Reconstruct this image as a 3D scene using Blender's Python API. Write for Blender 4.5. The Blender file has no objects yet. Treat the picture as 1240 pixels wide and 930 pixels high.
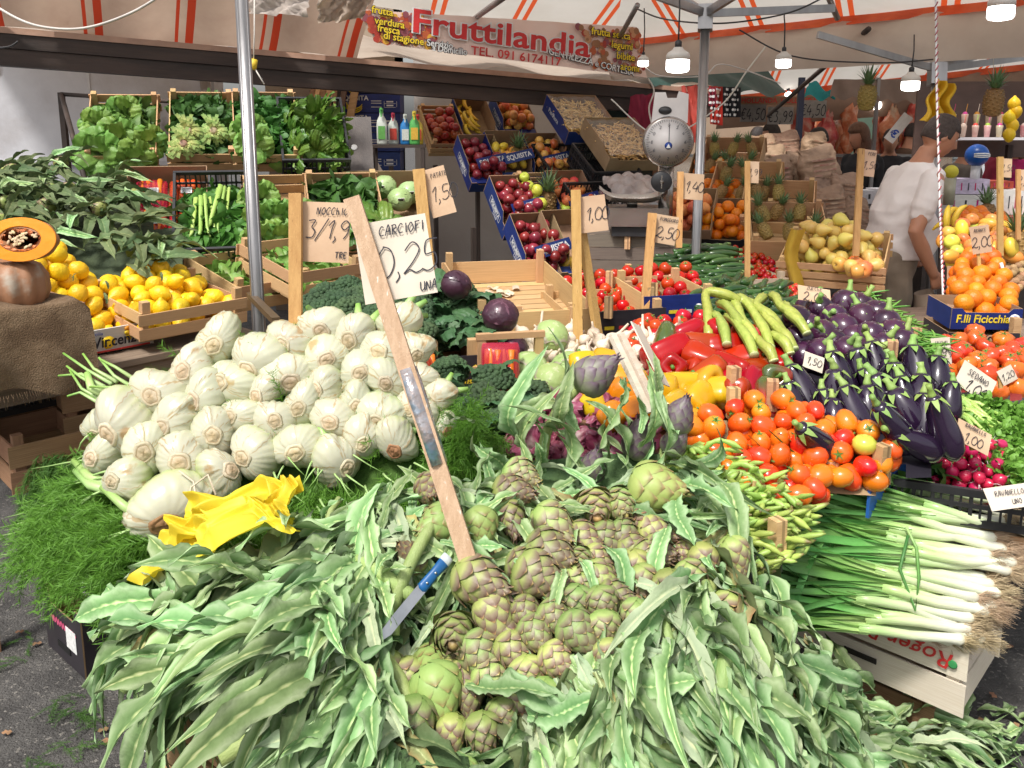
import bpy, math, random
import numpy as np
from mathutils import Vector as V, Matrix as MX, Euler, noise as MN
random.seed(11); rng=np.random.default_rng(5)
PI=math.pi; R=math.radians
sc=bpy.context.scene; COL=sc.collection
# ---------------------------------------------------------------- camera
PIT=R(9.7); CP,SP=math.cos(PIT),math.sin(PIT); CZ=1.65
cd=bpy.data.cameras.new('camera'); cam=bpy.data.objects.new('camera',cd); COL.objects.link(cam); sc.camera=cam
cam.location=(0,0,CZ); cam.rotation_euler=(PI/2-PIT,0,0)
cd.sensor_width=36; cd.lens=36*1000/1240; cd.shift_y=-(465-331)/1240; cd.clip_end=500; cd.clip_start=.05
# ---------------------------------------------------------------- light
w=bpy.data.worlds.new('World'); sc.world=w; w.use_nodes=True
nt=w.node_tree; bg=nt.nodes['Background']; sk=nt.nodes.new('ShaderNodeTexSky'); sk.sky_type='NISHITA'; sk.sun_disc=False
SUN_EL,SUN_AZ=R(58),R(212)
sk.sun_elevation=SUN_EL; sk.sun_rotation=SUN_AZ; sk.air_density=1.2; sk.dust_density=4.0
hs=nt.nodes.new('ShaderNodeHueSaturation'); hs.inputs['Saturation'].default_value=.25
nt.links.new(sk.outputs[0],hs.inputs['Color']); nt.links.new(hs.outputs[0],bg.inputs[0]); bg.inputs[1].default_value=.12
ld=bpy.data.lights.new('sun','SUN'); ld.energy=2.5; ld.angle=R(9); ld.color=(1,.96,.9)
sun=bpy.data.objects.new('sun',ld); COL.objects.link(sun)
sdir=V((math.sin(SUN_AZ)*math.cos(SUN_EL),math.cos(SUN_AZ)*math.cos(SUN_EL),math.sin(SUN_EL)))
sun.rotation_euler=sdir.to_track_quat('Z','Y').to_euler()
sc.view_settings.view_transform='Standard'; sc.view_settings.look='None'; sc.view_settings.exposure=.56
sc.cycles.max_bounces=6; sc.cycles.diffuse_bounces=4; sc.cycles.glossy_bounces=2; sc.cycles.transmission_bounces=4; sc.cycles.transparent_max_bounces=6
sc.cycles.use_denoising=True; sc.cycles.sample_clamp_indirect=4
# ---------------------------------------------------------------- places: a point seen at (px,py) of the photo, d metres off
def U(px,py,d):
    u=(331-py)/1000*d; return V(((px-620)/1000*d, d*CP+u*SP, CZ-d*SP+u*CP))
def UZ(px,py,z):
    a=V(((px-620)/1000, CP+(331-py)/1000*SP, -SP+(331-py)/1000*CP)); return V((0,0,CZ))+a*((z-CZ)/a.z)
def DY(y): return float(np.interp(y,[200,250,300,350,400,450,500,560,640],[6,5,4.4,3.6,2.75,2.4,2.2,2.05,1.9]))
def frame(p,rz=0,tilt=0,roll=0,s=1):
    return MX.Translation(p)@MX.Rotation(R(rz),4,'Z')@MX.Rotation(R(tilt),4,'X')@MX.Rotation(R(roll),4,'Y')@MX.Scale(s,4)
def T(x,y,z): return MX.Translation((x,y,z))
def RX(a): return MX.Rotation(R(a),4,'X')
def RY(a): return MX.Rotation(R(a),4,'Y')
def RZ(a): return MX.Rotation(R(a),4,'Z')
def SC(x,y,z): return MX.Diagonal((x,y,z,1))
def aim(p,d,up=(0,0,1),roll=0):
    "matrix at p whose local +z points along d"
    return MX.Translation(p)@V(d).to_track_quat('Z','Y').to_matrix().to_4x4()@RZ(roll)
def ru(a,b): return random.uniform(a,b)
# ---------------------------------------------------------------- materials
MATS={}
def ramp(nt,fac,stops):
    r=nt.nodes.new('ShaderNodeValToRGB'); nt.links.new(fac,r.inputs[0]); e=r.color_ramp.elements
    while len(e)<len(stops): e.new(.5)
    for i,(p,c) in enumerate(stops): e[i].position=p; e[i].color=(*c,1)
    return r.outputs[0]
def mat(name,c1,c2=None,scale=6,rough=.55,bump=.0,bscale=40,stretch=(1,1,1),rand=.12,hrand=.02,coat=0,trans=0,attr=None,c3=None,spec=.5,metal=0,detail=4,lo=.35,hi=.65,emit=0,alpha=1,stripe=None,sss=0,spots=None):
    if name in MATS: return MATS[name]
    m=bpy.data.materials.new(name); m.use_nodes=True; MATS[name]=m
    nt=m.node_tree; N=nt.nodes; L=nt.links; bs=N['Principled BSDF']
    tc=N.new('ShaderNodeTexCoord'); oi=N.new('ShaderNodeObjectInfo')
    ad=N.new('ShaderNodeVectorMath'); ad.operation='ADD'
    mp=N.new('ShaderNodeMapping'); mp.inputs['Scale'].default_value=stretch
    sc_=N.new('ShaderNodeVectorMath'); sc_.operation='SCALE'; sc_.inputs[3].default_value=17.
    cx=N.new('ShaderNodeCombineXYZ')
    for i in range(3): L.new(oi.outputs['Random'],cx.inputs[i])
    L.new(cx.outputs[0],sc_.inputs[0]); L.new(tc.outputs['Object'],mp.inputs[0]); L.new(mp.outputs[0],ad.inputs[0]); L.new(sc_.outputs[0],ad.inputs[1])
    vec=ad.outputs[0]
    n=N.new('ShaderNodeTexNoise'); n.inputs['Scale'].default_value=scale; n.inputs['Detail'].default_value=detail; n.inputs['Roughness'].default_value=.6; L.new(vec,n.inputs['Vector'])
    c2=c2 or tuple(x*.75 for x in c1)
    st=[(lo,c1),(hi,c2)]
    if c3: st=[(lo,c1),((lo+hi)/2,c2),(hi,c3)]
    col=ramp(nt,n.outputs[0],st)
    def mix(fac,a,b,mode='MIX'):
        x=N.new('ShaderNodeMix'); x.data_type='RGBA'; x.blend_type=mode
        for s,v in ((x.inputs[0],fac),(x.inputs[6],a),(x.inputs[7],b)):
            if isinstance(v,(int,float)): s.default_value=v
            elif isinstance(v,tuple): s.default_value=(*v,1)
            else: L.new(v,s)
        return x.outputs[2]
    if attr:   # own colour along the thing (base to tip), stored per vertex as 't'
        at=N.new('ShaderNodeAttribute'); at.attribute_name='t'
        nn=N.new('ShaderNodeMath'); nn.operation='MULTIPLY_ADD'; L.new(n.outputs[0],nn.inputs[0]); nn.inputs[1].default_value=.35; nn.inputs[2].default_value=-.175
        a2=N.new('ShaderNodeMath'); a2.operation='ADD'; a2.use_clamp=True; L.new(at.outputs['Fac'],a2.inputs[0]); L.new(nn.outputs[0],a2.inputs[1])
        g=ramp(nt,a2.outputs[0],attr)
        col=mix(.85,col,g) if not c3 else mix(.7,col,g)
    if stripe: # (axis, period, width, colour) in UV metres
        uv=N.new('ShaderNodeSeparateXYZ'); L.new(tc.outputs['UV'],uv.inputs[0])
        def band(off,wd):
            a=N.new('ShaderNodeMath'); a.operation='MULTIPLY_ADD'; L.new(uv.outputs[stripe[0]],a.inputs[0]); a.inputs[1].default_value=1/stripe[1]; a.inputs[2].default_value=off
            f=N.new('ShaderNodeMath'); f.operation='FRACT'; L.new(a.outputs[0],f.inputs[0])
            c=N.new('ShaderNodeMath'); c.operation='LESS_THAN'; L.new(f.outputs[0],c.inputs[0]); c.inputs[1].default_value=wd
            return c.outputs[0]
        for off,wd in stripe[2]: col=mix(band(off,wd),col,stripe[3])
    if spots:  # (scale, threshold, colour)
        n3=N.new('ShaderNodeTexNoise'); n3.inputs['Scale'].default_value=spots[0]; n3.inputs['Detail'].default_value=5; L.new(vec,n3.inputs['Vector'])
        mr=N.new('ShaderNodeMapRange'); mr.inputs['From Min'].default_value=spots[1]; mr.inputs['From Max'].default_value=spots[1]+.06; L.new(n3.outputs[0],mr.inputs[0])
        col=mix(mr.outputs[0],col,spots[2])
    if rand or hrand:
        h=N.new('ShaderNodeHueSaturation'); L.new(col,h.inputs['Color'])
        a=N.new('ShaderNodeMapRange'); L.new(oi.outputs['Random'],a.inputs[0]); a.inputs[3].default_value=1-rand; a.inputs[4].default_value=1+rand; L.new(a.outputs[0],h.inputs['Value'])
        f=N.new('ShaderNodeMath'); f.operation='MULTIPLY'; L.new(oi.outputs['Random'],f.inputs[0]); f.inputs[1].default_value=7.31
        f2=N.new('ShaderNodeMath'); f2.operation='FRACT'; L.new(f.outputs[0],f2.inputs[0])
        b=N.new('ShaderNodeMapRange'); L.new(f2.outputs[0],b.inputs[0]); b.inputs[3].default_value=.5-hrand; b.inputs[4].default_value=.5+hrand; L.new(b.outputs[0],h.inputs['Hue'])
        col=h.outputs[0]
    L.new(col,bs.inputs['Base Color'])
    bs.inputs['Roughness'].default_value=rough; bs.inputs['Metallic'].default_value=metal; bs.inputs['Specular IOR Level'].default_value=spec
    if coat: bs.inputs['Coat Weight'].default_value=coat; bs.inputs['Coat Roughness'].default_value=.08
    if sss: bs.inputs['Subsurface Weight'].default_value=sss; bs.inputs['Subsurface Scale'].default_value=.01; bs.inputs['Subsurface Radius'].default_value=(1,.6,.3)
    if emit: L.new(col,bs.inputs['Emission Color']); bs.inputs['Emission Strength'].default_value=emit
    if alpha<1: bs.inputs['Alpha'].default_value=alpha
    if bump:
        n2=N.new('ShaderNodeTexNoise'); n2.inputs['Scale'].default_value=bscale; n2.inputs['Detail'].default_value=3; L.new(vec,n2.inputs['Vector'])
        bp=N.new('ShaderNodeBump'); bp.inputs['Strength'].default_value=bump; bp.inputs['Distance'].default_value=.01; L.new(n2.outputs[0],bp.inputs['Height']); L.new(bp.outputs[0],bs.inputs['Normal'])
    if trans:
        tr=N.new('ShaderNodeBsdfTranslucent'); L.new(col,tr.inputs[0]); ms=N.new('ShaderNodeMixShader'); ms.inputs[0].default_value=trans
        L.new(bs.outputs[0],ms.inputs[1]); L.new(tr.outputs[0],ms.inputs[2]); L.new(ms.outputs[0],N['Material Output'].inputs[0])
    return m
# ---------------------------------------------------------------- meshes
class MB:
    def __init__(s): s.v=[]; s.f=[]; s.m=[]; s.t=[]; s.mats=[]; s.uv={}
    def mi(s,m):
        if m not in s.mats: s.mats.append(m)
        return s.mats.index(m)
    def add(s,vs,fs,m,t=None,M=None):
        b=len(s.v); k=s.mi(m)
        if M is not None: vs=[M@V(x) for x in vs]
        s.v+= [tuple(x) for x in vs]; s.t+= list(t) if t is not None else [0.]*len(vs)
        s.f+= [tuple(b+i for i in f) for f in fs]; s.m+=[k]*len(fs); return s
    def box(s,sx,sy,sz,m,M=None,c=(0,0,0)):
        x,y,z=sx/2,sy/2,sz/2; a,b,c_=c
        vs=[(a+i*x,b+j*y,c_+k*z) for i in(-1,1) for j in(-1,1) for k in(-1,1)]
        return s.add(vs,[(0,1,3,2),(4,6,7,5),(0,4,5,1),(2,3,7,6),(0,2,6,4),(1,5,7,3)],m,None,M)
    def tube(s,pts,r,m,seg=8,cap=True,t=None,M=None,flat=1.):
        pts=[V(p) for p in pts]; n=len(pts); rr=r if isinstance(r,(list,tuple)) else [r]*n
        vs=[];ts=[]; up=None
        for i,p in enumerate(pts):
            d=(pts[min(i+1,n-1)]-pts[max(i-1,0)]).normalized()
            if up is None: up=d.orthogonal().normalized() if abs(d.z)>.9 else d.cross(V((0,0,1))).normalized()
            a=(up-d*up.dot(d)).normalized(); b=d.cross(a); up=a
            for k in range(seg):
                q=2*PI*k/seg; vs.append(p+a*math.cos(q)*rr[i]+b*math.sin(q)*rr[i]*flat)
            ts+=[(t[i] if t else i/(n-1))]*seg
        fs=[(i*seg+k,i*seg+(k+1)%seg,(i+1)*seg+(k+1)%seg,(i+1)*seg+k) for i in range(n-1) for k in range(seg)]
        if cap: fs+=[tuple(range(seg))[::-1],tuple((n-1)*seg+k for k in range(seg))]
        return s.add(vs,fs,m,ts,M)
    def lathe(s,prof,m,seg=14,lobes=0,amp=0,M=None,sy=1.,bend=None,fn=None,tt=None):
        vs=[];ts=[]; n=len(prof)
        for i,(r,z) in enumerate(prof):
            for k in range(seg):
                q=2*PI*k/seg; q_=r
                if lobes: q_=r*(1-amp*(.5-.5*math.cos(lobes*q))*(1))
                x,y,zz=q_*math.cos(q),q_*math.sin(q)*sy,z
                if bend: x+=bend*zz*zz
                if fn: x,y,zz=fn(x,y,zz,q)
                vs.append((x,y,zz)); ts.append(i/(n-1))
        fs=[(i*seg+k,i*seg+(k+1)%seg,(i+1)*seg+(k+1)%seg,(i+1)*seg+k) for i in range(n-1) for k in range(seg)]
        fs+=[tuple(range(seg))[::-1],tuple((n-1)*seg+k for k in range(seg))]
        return s.add(vs,fs,m,ts,M)
    def patch(s,fn,nu,nv,m,M=None,uv=False):
        "fn(u,v) -> (x,y,z[,t]) on a grid"
        b=len(s.v); vs=[];ts=[]
        for j in range(nv+1):
            for i in range(nu+1):
                p=fn(i/nu,j/nv); vs.append(p[:3]); ts.append(p[3] if len(p)>3 else j/nv)
                if uv: s.uv[b+len(vs)-1]=p[4:6] if len(p)>5 else (i/nu,j/nv)
        fs=[(j*(nu+1)+i,j*(nu+1)+i+1,(j+1)*(nu+1)+i+1,(j+1)*(nu+1)+i) for j in range(nv) for i in range(nu)]
        return s.add(vs,fs,m,ts,M)
    def prism(s,poly,th,m,M=None):
        "outline in x,z extruded along +y by th"
        n=len(poly); vs=[(x,0,z) for x,z in poly]+[(x,th,z) for x,z in poly]
        fs=[tuple(range(n)),tuple(range(n,2*n))[::-1]]+[(i,i+n,(i+1)%n+n,(i+1)%n) for i in range(n)]
        return s.add(vs,fs,m,None,M)
    def mesh(s,name,smooth=True):
        me=bpy.data.meshes.new(name); me.from_pydata(s.v,[],s.f)
        for m in s.mats: me.materials.append(m)
        me.polygons.foreach_set('material_index',s.m)
        if smooth: me.polygons.foreach_set('use_smooth',[True]*len(s.f))
        a=me.attributes.new('t','FLOAT','POINT'); a.data.foreach_set('value',[float(x) for x in s.t])
        if s.uv:
            ul=me.uv_layers.new(name='UVMap'); li=np.empty(len(me.loops),dtype=np.int32); me.loops.foreach_get('vertex_index',li)
            uva=np.zeros((len(s.v),2)); 
            for k,x in s.uv.items(): uva[k]=x
            ul.data.foreach_set('uv',uva[li].astype(np.float32).ravel())
        me.update(); return me
def I(name,me,M=None,parent=None):
    "link one object"
    o=bpy.data.objects.new(name,me); COL.objects.link(o)
    if parent is not None: o.parent=parent
    if M is not None: o.matrix_local=M; ML[o.name]=M.copy()
    return o
ML={}
def tag(o,label=None,cat=None,group=None,kind=None):
    if label: o['label']=label
    if cat: o['category']=cat
    if group: o['group']=group
    if kind: o['kind']=kind
    return o
def thing(name,M,label,cat,group=None): return tag(I(name,None,M),label,cat,group)
def one(name,mb,label,cat,M=None,group=None,smooth=True): return tag(I(name,mb.mesh(name,smooth) if isinstance(mb,MB) else mb,M),label,cat,group)
def copy_tree(o,M,label=None,group=None):
    c=o.copy(); COL.objects.link(c); c.matrix_local=M
    if label: c['label']=label
    if group: c['group']=group
    for ch in KIDS.get(o.name,[]):
        d=ch.copy(); COL.objects.link(d); d.parent=c
        for g in KIDS.get(ch.name,[]):
            e=g.copy(); COL.objects.link(e); e.parent=d
    return c
KIDS={}
def proto(o):
    "remember the children of a thing so that copies are quick"
    KIDS[o.name]=list(o.children)
    for c in o.children: KIDS[c.name]=list(c.children)
    return o
def maker(build,label=None,group=None):
    "first call places the thing built, later calls copy it"
    st={}
    def put(M,label=label,group=group,var=0):
        if var not in st:
            o=build(var); st[var]=proto(o); o.matrix_local=M
            if label: o['label']=label
            if group: o['group']=group
            return o
        return copy_tree(st[var],M,label,group)
    return put
def scatter(name,tv,tf,Ms,m,label,cat=None,tt=None,parent=None,tags=True):
    "one mesh from a template (tv,tf) at many 4x4 matrices: for stuff"
    tv=np.array(tv,float); tf=np.array(tf,int); Ms=np.array([np.array(x) for x in Ms]) if not isinstance(Ms,np.ndarray) else Ms
    n=len(Ms); vs=np.einsum('nij,vj->nvi',Ms[:,:3,:3],tv)+Ms[:,None,:3,3]
    nv=len(tv); k=tf.shape[1]; fs=(tf[None]+(np.arange(n)*nv)[:,None,None]).reshape(-1,k)
    me=bpy.data.meshes.new(name); me.vertices.add(n*nv); me.vertices.foreach_set('co',vs.astype(np.float32).ravel())
    me.loops.add(fs.size); me.loops.foreach_set('vertex_index',fs.astype(np.int32).ravel())
    me.polygons.add(len(fs)); me.polygons.foreach_set('loop_start',np.arange(0,fs.size,k,dtype=np.int32))
    me.materials.append(m); me.update(calc_edges=True); me.polygons.foreach_set('use_smooth',np.ones(len(fs),bool))
    a=me.attributes.new('t','FLOAT','POINT'); a.data.foreach_set('value',np.tile(np.array(tt if tt is not None else np.zeros(nv)),n).astype(np.float32))
    o=I(name,me,None,parent)
    if tags: tag(o,label,cat,None,'stuff')
    return o
def mats_np(P,D,S,roll=None):
    "stack of matrices: local z along D, at P, scale S"
    P=np.array(P,float); D=np.array(D,float); D/=np.linalg.norm(D,axis=1)[:,None]+1e-9; n=len(P)
    h=rng.normal(size=(n,3)); X=np.cross(h,D); X/=np.linalg.norm(X,axis=1)[:,None]; Y=np.cross(D,X)
    S=np.broadcast_to(np.array(S,float),(n,)) ; M=np.zeros((n,4,4)); M[:,:3,0]=X*S[:,None]; M[:,:3,1]=Y*S[:,None]; M[:,:3,2]=D*S[:,None]; M[:,:3,3]=P; M[:,3,3]=1
    return M
def heap(n,r,x0,x1,y0,y1,base=lambda x,y:0.,target=None,K=26,pack=.94,inside=None):
    "drop balls one by one where they come to rest lowest; returns centres"
    P=np.zeros((n,3)); c=0; d=2*r*pack
    for i in range(n):
        best=None
        for _ in range(K):
            x=random.uniform(x0+r,x1-r) if x1-x0>2*r else (x0+x1)/2; y=random.uniform(y0+r,y1-r) if y1-y0>2*r else (y0+y1)/2
            if inside and not inside(x,y): continue
            z=base(x,y)+r*.96
            if c:
                q=P[:c]; e=(q[:,0]-x)**2+(q[:,1]-y)**2; k=e<d*d
                if k.any(): z=max(z,float((q[k,2]+np.sqrt(d*d-e[k])).max()))
            s=z-(target(x,y) if target else 0)
            if best is None or s<best[0]: best=(s,x,y,z)
        if best is None: continue
        P[c]=best[1:]; c+=1
    return [tuple(p) for p in P[:c]]
def rot_any(): return Euler((ru(0,6.3),ru(0,6.3),ru(0,6.3))).to_matrix().to_4x4()
def rot_z(t=25): return RZ(ru(0,360))@RX(ru(-t,t))@RY(ru(-t,t))
def pos(x,y,z=0): return MX.Translation((x,y,z))
# ---------------------------------------------------------------- lettering
def txt(parent,s,size,M,m,align='CENTER',ext=.0004,bold=0,name='lettering',wx=1.,shear=0,lsp=1):
    c=bpy.data.curves.new(name,'FONT'); c.body=s; c.size=size; c.align_x=align; c.align_y='CENTER'; c.extrude=ext; c.offset=bold; c.shear=shear; c.space_line=lsp; c.resolution_u=3
    c.materials.append(m); o=I(name,c,M@SC(wx,1,1),parent); return o
GL={'0':[[(.3,1),(.05,.6),(.1,.1),(.4,0),(.6,.4),(.5,.85),(.25,1)]],'1':[[(.1,.7),(.38,1),(.3,.5),(.25,0)]],'2':[[(.05,.75),(.3,1),(.52,.75),(.3,.35),(.0,.02),(.2,.12),(.4,0),(.62,.08)]],
'3':[[(.1,.95),(.45,.98),(.3,.6),(.5,.4),(.4,.05),(.05,.03)]],'4':[[(.35,1),(.05,.35),(.6,.38)],[(.48,.65),(.42,0)]],'5':[[(.55,1),(.2,.97),(.15,.55),(.45,.55),(.5,.2),(.25,0),(.03,.1)]],
'6':[[(.5,1),(.15,.6),(.08,.2),(.35,0),(.55,.25),(.35,.48),(.12,.3)]],'7':[[(.05,.95),(.55,1),(.3,.4),(.2,0)]],'8':[[(.3,.5),(.08,.78),(.3,1),(.5,.78),(.3,.5),(.05,.2),(.3,0),(.55,.2),(.3,.5)]],'9':[[(.5,.7),(.3,.5),(.08,.72),(.3,1),(.52,.8),(.48,.3),(.3,0)]],
',':[[(.15,.12),(.2,-.05),(.08,-.22)]],'/':[[(.6,1.1),(.0,-.15)]],'A':[[(.0,0),(.28,1),(.4,.95),(.5,0)],[(.1,.42),(.5,.45)]],'R':[[(.1,0),(.1,1)],[(.0,.95),(.4,.98),(.45,.65),(.12,.5),(.3,.3),(.55,0)]],'C':[[(.5,.85),(.3,1),(.05,.55),(.15,.08),(.5,.1)]],
'I':[[(.2,1),(.2,0)]],'O':[[(.3,1),(.03,.5),(.25,0),(.55,.4),(.35,1)]],'F':[[(.1,0),(.12,.95)],[(.05,.97),(.55,1)],[(.12,.55),(.42,.58)]],'V':[[(.0,1),(.25,0),(.5,1)]],'N':[[(.05,0),(.08,.95),(.42,.05),(.5,1)]],'U':[[(.05,1),(.05,.25),(.25,0),(.48,.25),(.5,1)],[(.5,.4),(.55,0)]],
'T':[[(.28,0),(.28,.95)],[(.0,.95),(.6,1)]],'E':[[(.5,.95),(.12,.98),(.1,.5),(.1,.03),(.52,.05)],[(.1,.5),(.4,.52)]],'B':[[(.1,0),(.1,1),(.42,.9),(.15,.55),(.5,.35),(.1,0)]],'H':[[(.1,0),(.1,1)],[(.1,.5),(.35,.55),(.45,0)]],'G':[[(.5,.9),(.2,1),(.03,.4),(.3,0),(.5,.2),(.3,.4)]],'L':[[(.12,1),(.08,0),(.5,.03)]],
'M':[[(.03,0),(.1,1),(.28,.4),(.45,1),(.55,0)]],'P':[[(.1,0),(.1,1),(.48,.85),(.12,.5)]],'S':[[(.5,.9),(.2,1),(.1,.7),(.45,.35),(.3,0),(.03,.1)]],'D':[[(.1,0),(.1,1),(.5,.7),(.45,.2),(.1,0)]],'Z':[[(.05,1),(.55,.98),(.05,.03),(.6,.05)]],'€':[[(.6,.9),(.3,1),(.1,.5),(.25,.05),(.6,.1)],[(.0,.6),(.45,.62)],[(.0,.4),(.4,.42)]],
'_':[[(0,-.1),(1.6,-.02)]],'~':[[(0,.3),(.2,.6),(.35,.2),(.5,.6),(.65,.25),(.85,.5)]],' ':[]}
def hand(parent,s,h,M,m,w=.004,sp=.72,name='handwriting',slant=.12):
    mb=MB(); x=0
    for ch in s:
        for st in GL.get(ch,[]):
            P=[V((x+a+b*slant,b)) for a,b in st]; Q=[]
            for i in range(len(P)-1):
                p0,p1,p2,p3=P[max(i-1,0)],P[i],P[i+1],P[min(i+2,len(P)-1)]
                for k in range(4):
                    u=k/4; Q.append(.5*((2*p1)+(p2-p0)*u+(2*p0-5*p1+4*p2-p3)*u*u+(3*p1-p0-3*p2+p3)*u**3))
            Q.append(P[-1]); vs=[]
            for i,q in enumerate(Q):
                d=(Q[min(i+1,len(Q)-1)]-Q[max(i-1,0)]); d=d.normalized() if d.length>1e-6 else V((1,0)); nn=V((-d.y,d.x))*w/2/h
                for sgn in(1,-1): q2=(q+nn*sgn)*h; vs.append((q2.x,q2.y,0))
            mb.add(vs,[(2*i,2*i+1,2*i+3,2*i+2) for i in range(len(Q)-1)],m)
        x+=sp if ch not in'1I,' else sp*.62
    W=x*h; return I(name,mb.mesh(name,False),M@T(-W/2,-h/2,0),parent)
# ---------------------------------------------------------------- colours of things
W1=mat('crate_wood',(.62,.40,.20),(.50,.30,.14),3,.75,.25,30,(1.2,14,14),.16,.012,lo=.3,hi=.7)
W2=mat('old_wood',(.36,.21,.11),(.22,.12,.06),3,.8,.3,30,(1.2,12,12),.2,.012,lo=.3,hi=.7)
W3=mat('pale_wood',(.72,.60,.46),(.60,.47,.33),3,.75,.2,30,(1.2,14,14),.08,.01,lo=.3,hi=.7)
WST=mat('stake_wood',(.60,.36,.13),(.46,.25,.08),4,.7,.25,30,(20,20,1.5),.15,.01,lo=.3,hi=.7,spots=(5,.66,(.25,.12,.04)))
DKB=mat('dark_iron',(.035,.026,.022),(.075,.05,.04),4,.7,.15,20,(.4,3,3),.05,0)
ALU=mat('aluminium',(.42,.41,.41),(.30,.29,.29),8,.36,.1,60,(1,1,.1),.03,0,metal=.8,spots=(25,.7,(.3,.25,.2)))
BLK=mat('black_plastic',(.018,.018,.02),(.035,.034,.036),8,.4,.05,20,rand=.1,hrand=0)
CARD=mat('cardboard',(.36,.24,.14),(.27,.17,.09),5,.85,.1,30,rand=.1)
NAVY=mat('navy_card',(.012,.035,.19),(.008,.025,.13),5,.5,.05,20,rand=.1,hrand=.01)
BLUE=mat('blue_card',(.02,.12,.42),(.02,.09,.3),5,.45,rand=.05)
DCARD=mat('black_card',(.02,.016,.022),(.035,.03,.035),5,.5,rand=.05,hrand=0)
WCARD=mat('white_card',(.72,.70,.66),(.62,.6,.55),6,.7,.1,20,rand=.05,hrand=0)
KRAFT=mat('kraft_card',(.62,.43,.29),(.52,.34,.22),5,.8,.12,12,rand=.08,hrand=.008,spots=(9,.68,(.42,.27,.17)))
KR2=mat('pale_card',(.70,.62,.52),(.60,.52,.42),5,.8,.12,12,rand=.06,hrand=.005)
INK=mat('marker_ink',(.015,.015,.03),rough=.6,rand=0,hrand=0)
REDI=mat('red_ink',(.62,.03,.03),rough=.6,rand=0,hrand=0); BLUI=mat('blue_ink',(.03,.09,.45),rough=.6,rand=0,hrand=0)
WHT=mat('white_print',(.82,.82,.8),rough=.6,rand=0,hrand=0); YEL=mat('yellow_print',(.9,.66,.03),rough=.6,rand=0,hrand=0); GRNI=mat('green_print',(.05,.32,.1),rough=.6,rand=0,hrand=0)
PLAS=mat('clear_film',(.8,.8,.8),(.7,.7,.7),5,.12,.6,18,rand=.02,hrand=0,alpha=.16)
def boxm(m,cache={}):
    if m.name not in cache: cache[m.name]=MB().box(1,1,1,m).mesh('board',False)
    return cache[m.name]
def brd(name,m,M,parent,sx,sy,sz): return I(name,boxm(m),M@SC(sx,sy,sz),parent)
def crate(M,L,W,H,label,rows=2,m=W1,name='wooden_crate',gap=.014,post=.028,rise=.03,floor=5,ends=None,group=None,front=None,jit=.6):
    t=thing(name,M,label,'crate',group); th=.006; ends=ends or rows
    for k in range(floor):
        y=-W/2+(k+.5)*W/floor; brd('slat',m,T(0,y,.004)@RZ(ru(-.3,.3)),t,L-.01,W/floor-.008,.005)
    for s in(-1,1):
        n=rows; hh=(H-gap*(n-1))/n
        for k in range(n):
            if front=='none' and s<0: continue
            mm=front if (s<0 and front and not isinstance(front,str)) else m
            brd('slat',mm,T(0,s*(W/2+th/2+.001),k*(hh+gap)+hh/2+.008)@RY(ru(-jit,jit)),t,L+.016,th,hh)
        n=ends; hh=(H-gap*(n-1))/n
        for k in range(n): brd('slat',m,T(s*(L/2-th/2-.002),0,k*(hh+gap)+hh/2+.008)@RZ(90)@RY(ru(-jit,jit)),t,W-.004,th,hh)
    for sx in(-1,1):
        for sy in(-1,1): brd('corner_post',m,T(sx*(L/2-th-post/2-.003),sy*(W/2-post/2-.002),(H+rise)/2+.008)@RY(90)@RX(ru(-1,1)),t,H+rise,post,post)
    return t
def plast(M,L,W,H,label,m=BLK,group=None,name='plastic_crate'):
    "moulded crate with lattice sides"
    t=thing(name,M,label,'crate',group)
    def wall(l,nm):
        b=MB(); n=max(3,int(l/.045))
        b.box(l,.012,.02,m,c=(0,0,H-.01)); b.box(l,.008,.02,m,c=(0,0,.01)); b.box(l,.006,.012,m,c=(0,0,H*.55))
        for i in range(n+1): b.box(.009,.007,H-.03,m,c=(-l/2+.006+i*(l-.012)/n,0,H/2))
        for i in range(n):
            x=-l/2+(i+.5)*l/n; b.box(.005,.005,H-.03,m,c=(x,.001,H/2))
        return b.mesh(nm,False)
    a,c=wall(L,'crate_side'),wall(W-.016,'crate_end')
    for s in(-1,1): I('side_wall',a,T(0,s*W/2,0),t); I('end_wall',c,T(s*(L/2-.006),0,0)@RZ(90),t)
    b=MB(); b.box(L-.02,W-.02,.004,m,c=(0,0,.003))
    for i in range(8): b.box(.008,W-.022,.006,m,c=(-L/2+(i+.5)*L/8,0,.0085))
    I('base',b.mesh('crate_base',False),None,t); return t
def panel(poly,mo,mi,th=.004):
    b=MB(); n=len(poly); vs=[(x,0,z) for x,z in poly]+[(x,th,z) for x,z in poly]
    b.add(vs[:n],[tuple(range(n))],mo); b.add(vs,[tuple(range(n,2*n))[::-1]]+[(i,i+n,(i+1)%n+n,(i+1)%n) for i in range(n)],mi)
    return b.mesh('carton_panel',False)
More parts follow.
